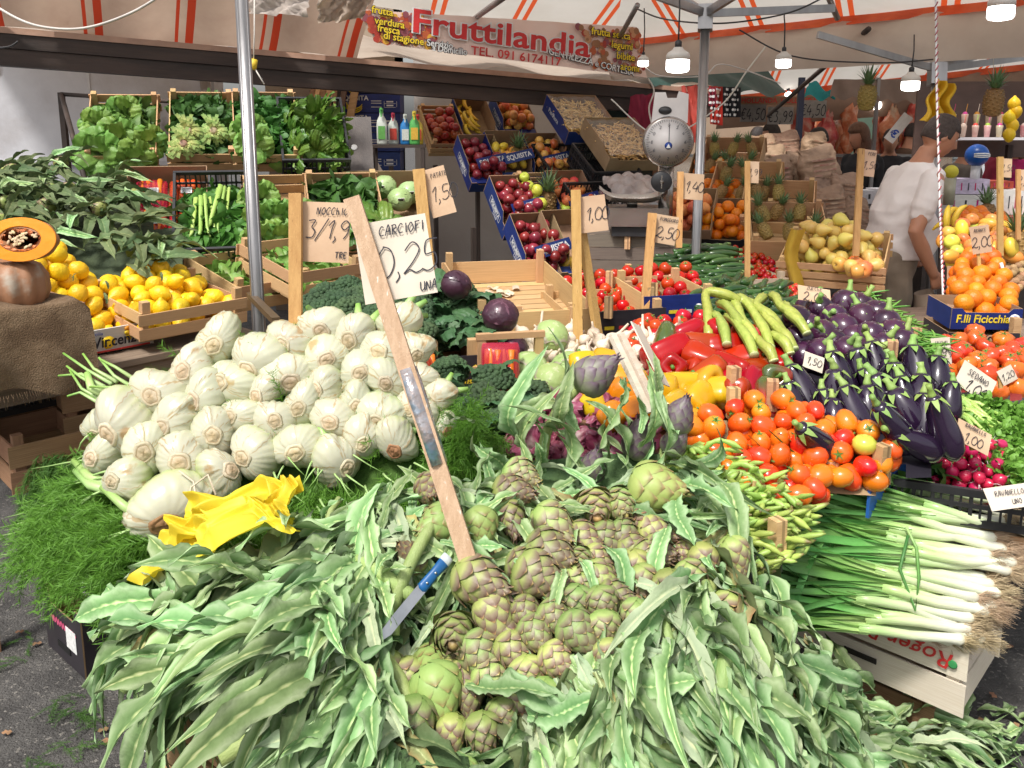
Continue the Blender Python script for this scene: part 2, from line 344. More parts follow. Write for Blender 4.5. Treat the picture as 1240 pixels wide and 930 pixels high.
def carton(M,L,W,H,label,mo=NAVY,mi=CARD,fh=.6,group=None,name='cardboard_box',side=None,front=None,lip=True):
    "open tray: high back, sides stepping down to a low front. side/front: texts"
    t=thing(name,M,label,'box',group); f=H*fh
    I('front_panel',panel([(-L/2,0),(L/2,0),(L/2,f),(L*.36,f),(L*.3,f*.8),(-L*.3,f*.8),(-L*.36,f),(-L/2,f)],mo,mi),T(0,-W/2,0),t)
    I('back_panel',panel([(-L/2,0),(L/2,0),(L/2,H),(-L/2,H)],mo,mi),T(0,W/2,0)@RZ(180),t)
    for s in(-1,1):
        pl=[(-W/2+.005,0),(W/2-.005,0),(W/2-.005,H),(-W*.22,H),(-W*.32,f),(-W/2+.005,f)]
        if s<0: pl=[(-x,z) for x,z in pl][::-1]
        I('side_panel',panel(pl,mo,mi),T(s*L/2,0,0)@RZ(90*s),t)
    brd('base',mi,T(0,0,.003),t,L-.012,W-.012,.004)
    if lip: brd('flap',mo,T(0,-W/2+.03,f-.004)@RX(4),t,L*.99,.055,.003)
    if side:
        for s in(-1,1):
            m0=T(s*(L/2+.0015),0,H*.42)@RZ(90*s)@RX(90)
            txt(t,side,H*.26,m0@T(0,0,0),WHT,bold=.0015)
            lw=len(side)*H*.085; q=MB()
            for a,b_,c_,d_ in((-lw,-lw,0,H*.36),(lw,lw,0,H*.36)): q.box(.003,H*.34,.0006,WHT,c=(a,0,0))
            for yy in(-1,1): q.box(2*lw,.003,.0006,WHT,c=(0,yy*H*.17,0))
            I('printed_border',q.mesh('border',False),m0,t)
            hand(t,'L~~~~',H*.14,m0@T(W*.05,-H*.27,0),WHT,.004,.6,name='printed_script')
    if front:
        txt(t,front,f*.42,T(0,-W/2-.0015,f*.4)@RX(90),WHT,bold=.001)
    return t
# ---------------------------------------------------------------- signs
def sign(base,top,label,body=(),card=(.16,.12),cm=KRAFT,stake=.022,off=(.0,.0),rot=0,face=0,ctilt=0,th=.003,m=WST,name='price_sign',d2=.35,shaft=True,ink=INK):
    "stake from base to top with a card near its upper end; body: (text, height, x, y, stroke)"
    base,top=V(base),V(top); d=top-base; t=thing(name,MX.Translation(base),label,'sign')
    X=V((1,0,0)); Y=(d.normalized()).cross(X).normalized()*-1; 
    Mq=MX(((1,0,0),(0,1,0),(0,0,1))).to_4x4()
    z=d.normalized(); x=(RZ(face)@V((1,0,0))); x=(x-z*x.dot(z)).normalized(); y=z.cross(x); Mq=MX((x,y,z)).transposed().to_4x4()
    if shaft:
        b=MB(); L=d.length; n=5
        b.box(stake,stake*.55,L,m,Mq@T(0,0,L/2)); I('stake',b.mesh('stake',False),None,t)
    cw,ch=card; Mc=T(*(d*1))@Mq@T(off[0],(0 if not shaft else stake*.5+.002 if d.length>.15 else -stake*.5-.004),off[1])@RY(rot)@RX(ctilt)
    q=MB()
    q.patch(lambda u,v:((u-.5)*cw,-.0018*math.sin(u*3.1)*math.sin(v*5+1)+.004*(v-.5)**2,(v-.5)*ch),8,6,cm); q.patch(lambda u,v:((.5-u)*cw,-.0018*math.sin((1-u)*3.1)*math.sin(v*5+1)+.004*(v-.5)**2+th*.5,(v-.5)*ch),8,6,cm)
    cobj=I('card',q.mesh('card',True),Mc,t)
    for s,h,x_,y_,w_ in body: hand(cobj,s,h,T(x_+(stake*.4 if shaft and d.length>.15 else 0),-.0032,y_)@RX(90),ink,w_,.56 if h>.04 else .66)
    return t
# ---------------------------------------------------------------- fruit and vegetables
GST=mat('green_stem',(.13,.26,.05),(.09,.19,.03),12,.6,rand=.15,hrand=.02)
def spin(prof,m,seg=14,**k): return MB().lathe(prof,m,seg,**k)
def ball(r,n=7,sz=1.,top=0,bot=0):
    return [(max(r*math.sin(PI*i/n),.0008*0+r*.03),-r*sz*math.cos(PI*i/n)+(top if i==n else 0)+(bot if i==0 else 0)) for i in range(n+1)]
LEM=mat('lemon_skin',(.86,.58,.012),(.82,.50,.01),4,.42,.35,90,rand=.08,hrand=.012,spots=(9,.72,(.5,.42,.06)))
lemon_me=[spin([(.001,-.046),(.008,-.043),(.018,-.036),(.030,-.018),(.034,.002),(.029,.020),(.017,.034),(.009,.041),(.007,.046),(.001,.049)],LEM,14).mesh('lemon'),
          spin([(.001,-.042),(.016,-.036),(.031,-.020),(.036,.0),(.033,.017),(.022,.031),(.010,.038),(.001,.041)],LEM,14).mesh('lemon')]
ORG=mat('orange_skin',(.80,.23,.004),(.74,.17,.004),4,.45,.3,110,rand=.08,hrand=.012)
orange_me=spin([(.001,-.036),(.014,-.034),(.028,-.023),(.036,-.005),(.035,.010),(.027,.025),(.014,.034),(.003,.034)],ORG,14).mesh('orange')
def tomato(m,r,el=1.,lobes=0,amp=0,cal=True,name='tomato'):
    def b(var=0):
        o=tag(I(name,spin([(.001,-r*el),(r*.42,-r*.93*el),(r*.8,-r*.6*el),(r,-r*.05*el),(r*.93,r*.42*el),(r*.62,r*.8*el),(r*.25,r*.86*el),(.001,r*.74*el)],m,20 if lobes else 14,lobes=lobes,amp=amp).mesh(name)),None,'tomato')
        if cal:
            q=MB()
            for k in range(5):
                a=k*1.2566; d=V((math.cos(a),math.sin(a),0)); s=V((-math.sin(a),math.cos(a),0))
                q.add([s*.003,-s*.003,d*r*.55+V((0,0,.003)),],[(0,1,2)],GST)
            q.tube([(0,0,0),(.002,0,.009)],.0022,GST,5); I('calyx',q.mesh('calyx',False),T(0,0,r*.84*el),o)
        return o
    return b
PLUM=mat('orange_red_tomato',(.72,.10,.008),(.76,.19,.01),5,.2,coat=.3,rand=.12,hrand=.022,lo=.3,hi=.7,attr=[(0,(.68,.07,.008)),(.6,(.74,.14,.01)),(1,(.66,.30,.02))])
REDT=mat('red_tomato',(.44,.012,.004),(.52,.028,.006),5,.2,coat=.15,spec=.4,rand=.12,hrand=.012)
SALT=mat('ribbed_tomato',(.62,.05,.012),(.70,.14,.02),4,.22,coat=.25,rand=.12,hrand=.02)
RAD=mat('radish_skin',(.62,.02,.09),(.52,.015,.07),6,.25,coat=.3,rand=.15,hrand=.01)
def radish(var=0):
    o=tag(I('radish',spin([(.001,-.022),(.004,-.018),(.012,-.013),(.0165,0),(.014,.010),(.006,.015),(.002,.016)],RAD,12).mesh('radish')),None,'radish')
    q=MB(); q.tube([(0,0,-.02),(.003,0,-.03),(.001,.003,-.045)],[.0022,.001,.0004],mat('root_white',(.75,.6,.6)),5); I('root',q.mesh('root'),None,o)
    q=MB(); q.tube([(0,0,.015),(.001,0,.026)],.003,GST,5); I('stem',q.mesh('stem'),None,o); return o
APP=mat('red_apple',(.36,.02,.02),(.48,.10,.03),3,.3,coat=.3,rand=.15,hrand=.02,stretch=(3,3,1),lo=.4,hi=.7)
APD=mat('dark_apple',(.17,.010,.018),(.27,.025,.03),3,.3,coat=.3,rand=.15,hrand=.01)
APY=mat('bicolour_apple',(.70,.10,.04),(.80,.50,.10),2,.3,coat=.3,rand=.1,hrand=.02,lo=.4,hi=.62)
APG=mat('green_apple',(.50,.62,.06),(.62,.66,.10),3,.35,rand=.1,hrand=.02)
MNG=mat('yellow_mango',(.78,.50,.06),(.80,.30,.05),2,.35,rand=.1,hrand=.03,lo=.45,hi=.65)
PCH=mat('peach_skin',(.76,.28,.08),(.62,.09,.05),2.5,.5,rand=.1,hrand=.02)
def apple_me(m,r=.037):
    b=spin([(r*.02,-r*.72),(r*.3,-r*.85),(r*.66,-r*.74),(r*.95,-r*.25),(r,.2*r),(r*.8,.66*r),(r*.4,.84*r),(r*.15,.7*r),(.0005,.55*r)],m,14)
    b.tube([(0,0,.5*r),(.003,0,1.1*r)],.0015,W2,4); return b.mesh('apple')
apples={k:apple_me(m) for k,m in dict(red=APP,dark=APD,two=APY,green=APG,peach=PCH).items()}
mango_me=spin([(.001,-.05),(.018,-.045),(.032,-.022),(.035,.005),(.028,.03),(.014,.045),(.001,.049)],MNG,12,sy=.85).mesh('mango')
EGG=mat('black_aubergine',(.012,.006,.018),(.02,.008,.028),4,.14,coat=.5,rand=.1,hrand=.01)
EGR=mat('violet_aubergine',(.022,.006,.022),(.06,.014,.045),3,.18,coat=.4,rand=.25,hrand=.02,stretch=(4,4,1))
CAL=mat('aubergine_calyx',(.20,.32,.06),(.28,.40,.12),10,.6,.2,60,rand=.12,hrand=.02)
def eggplant(kind,m,prof,sy=1,bend=0,cr=.02,seg=16):
    def b(var=0):
        bend_=bend*(1 if var%2 else -.6)
        o=tag(I(kind,spin(prof,m,seg,sy=sy,bend=bend_).mesh(kind)),None,'aubergine'); top=prof[-1][1]; q=MB(); n=6
        for k in range(n):
            a=2*PI*k/n
            def f(u,v,a=a):
                ww=(1-v)**.7*.75*(cr+.004)+.0; d=V((math.cos(a),math.sin(a),0)); s=V((-math.sin(a),math.cos(a),0)); rr=cr*1.95*v+.003
                p=d*rr+s*(u-.5)*2*ww*(.5+.6*v)+V((0,0,-.038*v*v*cr/.02+.003)); return p.x,p.y,p.z
            q.patch(f,2,4,CAL)
        q.tube([(0,0,-.004),(0,0,.012),(.004,0,.028),(.009,0,.042)],[.015*cr/.02,.011,.008,.0095],CAL,7)
        I('calyx',q.mesh('calyx'),T(bend_*top*top,0,top-.004),o); return o
    return b
egg_long=maker(eggplant('long_aubergine',EGG,[(.002,-.115),(.020,-.110),(.037,-.088),(.044,-.055),(.042,-.015),(.035,.03),(.027,.065),(.022,.085),(.014,.092)],bend=1.6))
egg_round=maker(eggplant('round_aubergine',EGR,[(.002,-.058),(.025,-.055),(.046,-.035),(.054,-.005),(.048,.028),(.032,.047),(.018,.053)],cr=.026))
PEPM={'red':mat('red_pepper',(.30,.008,.003),(.42,.018,.004),3,.2,coat=.15,spec=.35,rand=.15,hrand=.012),'yellow':mat('yellow_pepper',(.66,.26,.006),(.56,.36,.012),3,.2,coat=.2,rand=.12,hrand=.03),
 'mixed':mat('turning_pepper',(.05,.09,.015),(.50,.05,.01),2.5,.13,coat=.9,rand=.15,hrand=.03,lo=.42,hi=.58)}
def pepper(kind):
    def b(var=0):
        m=PEPM[kind]; R0=.042; prof=[(.004,-.052),(.020,-.058),(.034,-.050),(.040,-.030),(.043,.0),(.047,.028),(.042,.046),(.026,.052),(.010,.044),(.003,.036)]
        q=MB().lathe(prof,m,20,lobes=4 if var%2 else 3,amp=.2,fn=lambda x,y,z,a:(x*(1+.06*math.sin(30*z+var)),y*(1+.07*math.cos(26*z)),z*(1.15 if var%3==0 else .95)))
        o=tag(I('bell_pepper',q.mesh('bell_pepper')),None,'pepper'); q=MB(); q.tube([(0,0,.03),(.002,0,.052),(.008,.003,.072)],[.010,.005,.006],GST,7); I('stem',q.mesh('stem'),None,o); return o
    return b
pep={k:maker(pepper(k)) for k in PEPM}
ZUC=mat('courgette_skin',(.016,.050,.012),(.045,.115,.022),5,.32,coat=.3,rand=.15,hrand=.015,stretch=(9,9,1),lo=.42,hi=.6)
def courgette(var=0):
    L=.17; n=8; bd=(.012,.028,-.01)[var%3]; P=[(bd*math.sin(PI*i/n),0,-L/2+L*i/n) for i in range(n+1)]
    q=MB().tube(P,[.006,.015,.0175,.018,.0175,.0165,.015,.013,.011],ZUC,10); o=tag(I('courgette',q.mesh('courgette')),None,'courgette')
    q=MB().tube([(0,0,L/2-.004),(.001,0,L/2+.010),(.003,0,L/2+.022)],[.010,.008,.0095],mat('courgette_end',(.22,.33,.10)),6); I('stem',q.mesh('stem'),None,o); return o
zuc=maker(courgette)
BEA=mat('broad_bean_pod',(.30,.44,.08),(.40,.52,.13),8,.45,.2,40,rand=.16,hrand=.025,attr=[(0,(.10,.15,.03)),(.06,(.33,.47,.09)),(.94,(.36,.50,.11)),(1,(.16,.10,.04))])
def bean(var=0):
    L=(.15,.12,.17)[var%3]; n=14; c=(.028,.045,.012)[var%3]
    P=[(c*math.sin(PI*i/n),(.006 if var==1 else 0)*math.sin(2*PI*i/n),-L/2+L*i/n) for i in range(n+1)]
    q=MB().tube(P,[.0015]+[.0056+.0016*math.sin(i*2.2+var) for i in range(1,n)]+[.0012],BEA,7,flat=1.3); return tag(I('broad_bean_pod',q.mesh('pod')),None,'bean pod')
pod=maker(bean)
GBE=mat('green_bean_skin',(.10,.26,.035),(.17,.36,.06),8,.4,rand=.2,hrand=.02)
gb_me=[MB().tube([(.012*s*math.sin(PI*i/7),0,-.06+.12*i/7) for i in range(8)],[.001,.0035,.004,.004,.004,.0038,.003,.001],GBE,5).mesh('green_bean') for s in(1,2,.3)]
# artichokes
ART=mat('artichoke_bract',(.22,.28,.08),(.30,.33,.10),9,.5,.2,60,rand=.25,hrand=.035,attr=[(0,(.22,.32,.07)),(.4,(.36,.42,.14)),(.60,(.25,.19,.13)),(.84,(.13,.055,.055)),(1,(.50,.34,.12))])
ARP=mat('violet_artichoke_bract',(.19,.21,.12),(.16,.12,.13),8,.5,.15,60,rand=.12,hrand=.02,attr=[(0,(.24,.30,.15)),(.4,(.20,.20,.15)),(.75,(.13,.08,.12)),(1,(.10,.055,.07))])
ARG=mat('green_artichoke_bract',(.25,.36,.09),(.33,.42,.12),9,.5,.15,60,rand=.12,hrand=.02,attr=[(0,(.30,.44,.13)),(.6,(.32,.42,.12)),(.85,(.25,.19,.08)),(1,(.40,.28,.10))])
LEAFM=mat('artichoke_leaf',(.16,.29,.10),(.38,.50,.26),11,.72,.35,50,rand=.32,hrand=.025,trans=.08,attr=[(0,(.64,.70,.38)),(.09,(.42,.54,.22)),(.17,(.13,.25,.08)),(.5,(.23,.36,.15)),(.8,(.40,.52,.29)),(1,(.13,.25,.07))],spec=.2)
LEAFL=mat('pale_artichoke_leaf',(.36,.44,.28),(.44,.48,.26),14,.72,.35,50,rand=.18,hrand=.02,trans=.08,attr=[(0,(.58,.62,.34)),(.12,(.46,.53,.33)),(.3,(.34,.43,.27)),(1,(.42,.50,.32))],spec=.3)
LEAFD=mat('drying_artichoke_leaf',(.085,.13,.055),(.14,.16,.07),10,.65,.35,50,rand=.25,hrand=.03,trans=.12,attr=[(0,(.28,.32,.14)),(.2,(.10,.16,.06)),(1,(.13,.17,.075))],spec=.3)
STEM=mat('artichoke_stem',(.27,.37,.11),(.36,.44,.17),10,.6,.25,60,stretch=(6,6,1),rand=.15,hrand=.02)
def ovr(h): return float(np.interp(h,[0,.06,.16,.32,.5,.7,.86,1],[.40,.70,.93,1,.90,.66,.40,.10]))
def arti_mesh(m,Rr=.040,H=.100,n=40,tight=1.,seed=0,cols=2):
    rnd=random.Random(seed); b=MB(); b.lathe([(ovr(i/8)*Rr*.9,H*i/8) for i in range(9)],m,12)
    for i in range(n):
        h0=-.02+(i/n)**.85*.78; a0=i*2.39996+rnd.uniform(-.1,.1); ln=.36+.06*rnd.random(); wd=Rr*(.64-.26*h0)
        def f(u,v,h0=h0,a0=a0,ln=ln,wd=wd):
            hh=h0+v*ln; r=ovr(min(max(hh,0),1))*Rr; w_=wd*(.80+.42*v-1.20*v**2.5 if v<.999 else .03); q=(u-.5)*2
            r=max(r,Rr*.10)*(1.0+.05*(1-h0))+Rr*(.07*math.sin(min(1,v*1.3)*PI*.6)+.085*tight*v**3)-Rr*.05*q*q*(1-v*.5)
            a=a0+q*w_/max(r,Rr*.35); return r*math.cos(a),r*math.sin(a),H*hh,min(1,max(0,v*.9+(.1 if v>.8 else 0)+.10*abs(q)-.05))
        b.patch(f,4 if cols>2 else 2,4,m)
    return b.mesh('artichoke_head')
ART_ME=[arti_mesh(ART,seed=1,tight=1.2,cols=3),arti_mesh(ART,.042,.100,44,1.8,2,3),arti_mesh(ARG,.041,.096,38,.8,3,3),arti_mesh(ART,.036,.098,42,2.6,4,3),arti_mesh(ART,.040,.088,34,3.2,14,3),arti_mesh(ART,.038,.106,36,.6,24,3),arti_mesh(ART,.043,.094,50,2.2,34,3)]
ARP_ME=[arti_mesh(ARP,.036,.092,38,.7,5,3),arti_mesh(ARP,.034,.10,38,1.3,6,3)]
def leafmesh(m,L=.30,Wd=.045,curl=.6,fold=.25,wave=.006,lob=0,tw=0,seed=0,nv=26,nm='leaf'):
    "grows along +y from its base, upper side +z; curl bends it down"
    rd=random.Random(seed); ph=rd.uniform(0,6); ph2=rd.uniform(0,6); ph3=rd.uniform(0,6)
    def f(u,v):
        q=(u-.5)*2; wv=Wd*(.12+.88*math.sin(PI*min(1,v*.90+.07))**.8)*(1-.95*max(0,v-.84)/.16 if v>.84 else 1)
        e=abs(q); wv*=1+(lob*math.sin(v*22+ph+q)+lob*.7*math.sin(v*51+ph2*q))*(1 if e>.8 else .25)
        y=L*(v-.12*curl*v*v*v); z=-L*.5*curl*v*v+L*.10*math.sin(v*3)+L*.04*math.sin(v*7+ph3)
        x=q*wv; z+=fold*abs(x)*(1+.5*math.sin(v*6+ph2))+wave*math.sin(v*19+ph+(2 if q>0 else 0))*e*e+.5*wave*math.sin(v*11+ph2)*e-.0022*(e<.12)
        z+=.0016*math.sin(v*62-e*7)*min(1,3*e)*(1-e*.5)
        c,s=math.cos(tw*v),math.sin(tw*v); x+=L*.09*math.sin(v*3+ph2); return x*c-z*s*.3,y,z+x*s*.6,e*.86+.07*math.sin(v*62-e*7)+.07
    return MB().patch(f,10,nv,m).mesh(nm)
LEAFB=mat('browning_artichoke_leaf',(.26,.28,.12),(.40,.32,.13),9,.75,.35,50,rand=.2,hrand=.03,attr=[(0,(.55,.58,.32)),(.2,(.30,.36,.16)),(.7,(.36,.33,.14)),(1,(.30,.18,.07))],spec=.2)
LV=[leafmesh(LEAFM,.28,.021,.5,.30,.006,.08,.25,1),leafmesh(LEAFM,.33,.026,.8,.25,.008,.14,-.35,2),leafmesh(LEAFM,.24,.020,1.2,.45,.006,.07,.5,3),leafmesh(LEAFM,.20,.026,.3,.22,.009,.24,-.3,4),
    leafmesh(LEAFM,.37,.028,1.0,.25,.009,.11,.35,5),leafmesh(LEAFM,.27,.024,-.4,.32,.009,.20,.5,6),leafmesh(LEAFL,.26,.020,.5,.45,.007,.12,.7,16),leafmesh(LEAFL,.30,.018,.8,.7,.007,.10,-.8,17),leafmesh(LEAFB,.24,.020,.8,.6,.008,.12,.9,18),leafmesh(LEAFM,.31,.017,.7,.8,.006,.10,-1.1,19)]
LVD=[leafmesh(LEAFD,.26,.030,.7,.5,.008,.08,.5,7),leafmesh(LEAFD,.22,.026,1.2,.6,.008,0,-.6,8),leafmesh(LEAFD,.30,.028,.3,.5,.009,.1,.8,9)]
def stemmesh(L,r=.011,bend=.05,m=STEM):
    return MB().tube([(bend*math.sin(PI*i/6*.8),bend*.5*math.sin(i),-L*i/6) for i in range(7)],[r*.8,r*.9,r,r,r*1.05,r*1.1,r*1.15],m,8).mesh('stem')
STM=[stemmesh(.22),stemmesh(.30,.012,-.04),stemmesh(.16,.013,.02)]
def artichoke(M,label,group,head=None,s=1,leaves=3,stem=0,lm=None,spread=60,name='artichoke',lsc=1.):
    "head at the origin pointing along +z, stem and leaves behind it"
    t=thing(name,M@SC(s,s,s),label,'artichoke',group); I('head',head or random.choice(ART_ME),RZ(ru(0,360)),t)
    if stem is not None: I('stem',STM[stem%3],T(0,0,.004),t)
    for k in range(leaves):
        a=ru(0,360); I('leaf',random.choice(lm or LV),T(0,0,-.03-.05*k)@RZ(a)@RX(ru(90-spread,80))@SC(lsc,lsc,lsc),t)
    return t
# fennel
FEN=mat('fennel_bulb_skin',(.47,.48,.32),(.40,.44,.24),7,.30,.18,26,stretch=(1,1,1),rand=.07,hrand=.012,sss=.12,attr=[(0,(.38,.27,.13)),(.1,(.46,.39,.25)),(.2,(.54,.525,.41)),(.55,(.53,.53,.38)),(.78,(.45,.52,.24)),(1,(.25,.41,.09))],spots=(12,.63,(.40,.29,.14)),coat=.1)
FRT=mat('fennel_root_cut',(.52,.44,.30),(.46,.34,.19),30,.7,.5,60,rand=.15,hrand=.01,attr=[(0,(.56,.50,.36)),(.35,(.54,.47,.32)),(.5,(.36,.24,.12)),(.62,(.54,.45,.31)),(1,(.42,.31,.17))])
FRB=mat('fennel_root_brown',(.42,.24,.11),(.28,.14,.06),20,.8,.6,50,rand=.15)
FST=mat('fennel_stalk',(.42,.58,.20),(.32,.50,.12),8,.4,rand=.1,hrand=.01,attr=[(0,(.5,.64,.3)),(1,(.2,.42,.06))])
def fennel(var=0):
    rd=random.Random(40+var); sq=.78+.08*rd.random(); n=20; seg=76; spl=[rd.uniform(0,6.28) for _ in range(5)]; b=MB(); ph=rd.uniform(0,6)
    def f(u,v):
        th=.05+v*PI*.90; r=.062*(math.sin(th)**.85); z=.058*math.cos(th) ; a=u*2*PI
        if v>.7: z-=.05*(v-.7)
        lay=0; edge=0
        for k,s in enumerate(spl):
            d=((a-s+v*(.9 if k%2 else -.7)+PI)%(2*PI)-PI); w_=1.1+.25*k
            if 0<d+w_<2*w_: lay+= .0048*min(1,(w_-abs(d))*20)*(1 if v>.07 else 0); edge=max(edge,1 if (0<w_-abs(d)<.085 and .1<v<.8) else 0)
        rg=math.sin(a*19+3*math.sin(v*5+ph)); rid=.0012*rg
        lump=1+.11*math.sin(2*a+ph)*math.sin(th)+.06*math.sin(3*a+v*4+ph*2)
        r=(r+(lay+rid)*math.sin(th))*lump; return r*math.cos(a),r*math.sin(a)*sq,z,(.03 if edge else min(1,max(0,.1+v*.85+.06*rg*min(1,v*3)+(.12 if lay>.005 else 0)*v)))
    b.patch(f,seg,n,FEN); o=tag(I('fennel_bulb',b.mesh('fennel_bulb')),None,'fennel')
    q=MB(); rr=.023+.005*rd.random(); brown=var in(4,5)
    q.lathe([(rr*1.25,-.004),(rr*1.12,.0015),(rr*.95,.003),(rr*.80,.0012),(rr*.72,.0032),(rr*.4,.0045),(.001,.004)],FRB if brown else FRT,18,lobes=5,amp=.10,sy=.86,fn=lambda x,y,z,a:(x+.001*math.sin(5*a+ph),y,z+.001*math.sin(3*a+ph)))
    I('root_plate',q.mesh('root_plate'),T(.006*rd.uniform(-1,1),.006*rd.uniform(-1,1),.0565),o)
    q=MB()
    for k in range(3):
        a=rd.uniform(0,6.3); d=V((math.cos(a)*.028,math.sin(a)*.022,0)); q.tube([d*1.0+V((0,0,-.03)),d*2.0+V((0,0,-.065)),d*2.9+V((0,0,-.085))],[.017,.012,.008],FST,8,t=[0,.5,1])
    I('stalk',q.mesh('stalk'),None,o)
    return o
fen=maker(fennel)
# broccoli, cabbage, cauliflower
BRO=mat('broccoli_curd',(.030,.062,.026),(.055,.105,.038),30,.8,.5,120,rand=.2,hrand=.02); BRS=mat('broccoli_stalk',(.20,.33,.11),(.14,.25,.07),8,.6,rand=.1)
def floret(R0,n,rs,m,ms,nm='broccoli',seed=0,cat='broccoli',sub=1):
    rd=random.Random(seed); b=MB(); import bmesh
    bm=bmesh.new(); bmesh.ops.create_icosphere(bm,subdivisions=sub,radius=1); iv=[v.co.copy() for v in bm.verts]; fi=[[v.index for v in f.verts] for f in bm.faces]; bm.free()
    for i in range(n):
        h=1-(i+.5)/n*1.05; a=i*2.39996; s=math.sqrt(max(0,1-h*h)); rr=rs*rd.uniform(.75,1.25); k=1+.12*math.sin(a*2+seed)+.08*rd.random()
        c=V((s*math.cos(a)*R0,s*math.sin(a)*R0,h*R0*.62))*k
        b.add([c+V(x)*rr*(1+.22*MN.noise(x*2.1+c*90)) for x in iv],fi,m)
    b.lathe([(R0*.25,-R0*1.1),(R0*.3,-R0*.4),(R0*.8,-.0*R0),(R0*.8,.3*R0),(.001,.5*R0)],ms,10)
    return tag(I(nm,b.mesh(nm)),None,cat)
bro=maker(lambda v:floret(.052,90,.0105,BRO,BRS,seed=v))
def cabbage(nm,m,r=.075,n=9,seed=0,cat='cabbage'):
    rd=random.Random(seed); b=MB()
    def base(u,v,ph=0,k=0,full=True): return 0
    b.lathe([(r*.93*math.sin(PI*i/10)+.0005,-r*.88*math.cos(PI*i/10)) for i in range(11)],m,20)
    for k in range(n):
        a0=k*2.4; tl=rd.uniform(.5,1.1); ph=rd.uniform(0,6)
        Mk=RZ(math.degrees(a0))@RX(math.degrees(tl))
        def f(u,v,ph=ph,k=k):
            q=(u-.5)*2*1.15; w_=v*1.9-.35; rr=r*(.95+.012*(k%3)+.02*abs(q)**3+ .05*max(0,v-.85)*3)+.0012*math.sin(q*9+ph)*v+.001*math.cos(v*14+q*3)
            x=rr*math.sin(q)*math.cos(w_*.2); y=rr*math.cos(q)*math.sin(w_); z=rr*math.cos(q)*math.cos(w_); return x,z*-1 if False else y,z,abs(q)/1.15
        b.patch(f,8,8,m,Mk)
    return tag(I(nm,b.mesh(nm)),None,cat)
CBG=mat('green_cabbage_leaf',(.30,.42,.14),(.42,.50,.22),9,.5,.4,30,rand=.1,hrand=.02,attr=[(0,(.52,.56,.32)),(.1,(.36,.46,.17)),(.8,(.33,.45,.15)),(1,(.36,.26,.26))])
CBR=mat('red_cabbage_leaf',(.045,.012,.030),(.085,.025,.05),8,.42,.35,30,rand=.15,hrand=.02,attr=[(0,(.16,.07,.11)),(.08,(.06,.016,.036)),(1,(.035,.010,.025))],coat=.15)
CBW=mat('pale_cabbage_leaf',(.28,.42,.16),(.38,.52,.24),9,.45,.35,30,rand=.08,hrand=.01,coat=.2)
# leafy things
def ruffle(m,L=.16,Wd=.07,curl=.8,amp=.010,seed=0,nm='leaf',nu=14,nv=12,k=23):
    rd=random.Random(seed); ph=rd.uniform(0,6)
    def f(u,v):
        q=(u-.5)*2; wv=Wd*(.15+.85*math.sin(PI*(.05+.72*v))**.8); e=abs(q)**2*v
        x=q*wv*(1-.12*abs(q)); y=L*v-.02*q*q; z=L*.4*math.sin(v*PI*.5)*1-L*.55*curl*v*v+amp*(math.sin(v*k+ph+2*q)+math.sin(q*k*.45+ph)+.8*math.sin(v*k*1.9-q*7+ph))*(e+.12)*1.2-.25*abs(x)-.004*(abs(q)<.12)
        return x,y,z,min(1,.25*abs(q)+.75*v)
    return MB().patch(f,nu,nv,m).mesh(nm)
LET=mat('lettuce_leaf',(.11,.22,.025),(.22,.34,.06),10,.5,.4,40,rand=.15,hrand=.02,trans=.2,attr=[(0,(.62,.66,.40)),(.3,(.34,.50,.13)),(.7,(.17,.33,.05)),(1,(.20,.38,.07))])
ROM=mat('romaine_leaf',(.07,.16,.02),(.17,.27,.05),10,.42,.4,40,rand=.15,hrand=.02,trans=.15,attr=[(0,(.5,.6,.3)),(.22,(.22,.32,.07)),(.5,(.10,.21,.025)),(1,(.07,.16,.02))],coat=.1)
END=mat('dark_greens',(.035,.105,.015),(.075,.18,.03),12,.55,.3,60,rand=.2,hrand=.02,trans=.12)
def lettuce(m,n=12,L=.15,nm='lettuce',w_=.065,lie=60,cat='lettuce'):
    rf=[ruffle(m,L,w_,.9,.010,k) for k in range(3)]; coreM=mat('lettuce_core',(.66,.62,.42),(.5,.40,.24),14,.7)
    def b(var=0):
        o=thing(nm,MX(),None,cat)
        for k in range(n):
            a=k*137.5; I('leaf',rf[k%3],T(0,0,.005*k/n)@RZ(a)@T(0,.008,0)@RX(lie-(lie*1.15)*k/n*.8+ru(-6,6))@SC(1,1-.25*k/n,1),o)
        return o
    return b
# ================================================================ SETTING
ASP=mat('asphalt',(.045,.042,.04),(.10,.094,.088),9,.8,1.0,160,rand=0,hrand=0,spots=(70,.60,(.20,.185,.165)),detail=10)
def sheet(name,p,nu,nv,m,su=1,sv=1,dz=None,th=0,uv=True):
    "bilinear sheet p00,p10,p11,p01 with uv in metres"
    p=[V(x) for x in p]; W_=(p[1]-p[0]).length*su; H_=(p[3]-p[0]).length*sv
    def f(u,v):
        q=(p[0]*(1-u)+p[1]*u)*(1-v)+(p[3]*(1-u)+p[2]*u)*v
        if dz: q=q+V(dz(u,v))
        return q.x,q.y,q.z,v,u*W_,v*H_
    return MB().patch(f,nu,nv,m,uv=uv)
g=MB().patch(lambda u,v:(-60+120*u,-20+140*v,.004*MN.noise(V((u*300,v*300,0)))),60,60,ASP)
tag(I('ground',g.mesh('ground')),kind='structure')
PLA=mat('grey_plaster',(.62,.63,.66),(.50,.50,.53),1.2,.85,.35,18,rand=0,hrand=0,c3=(.33,.30,.29),lo=.3,hi=.75,spots=(2.3,.63,(.20,.17,.15)),detail=8)
BEI=mat('beige_plaster',(.34,.27,.20),(.26,.20,.15),1.5,.85,.3,18,rand=0,hrand=0)
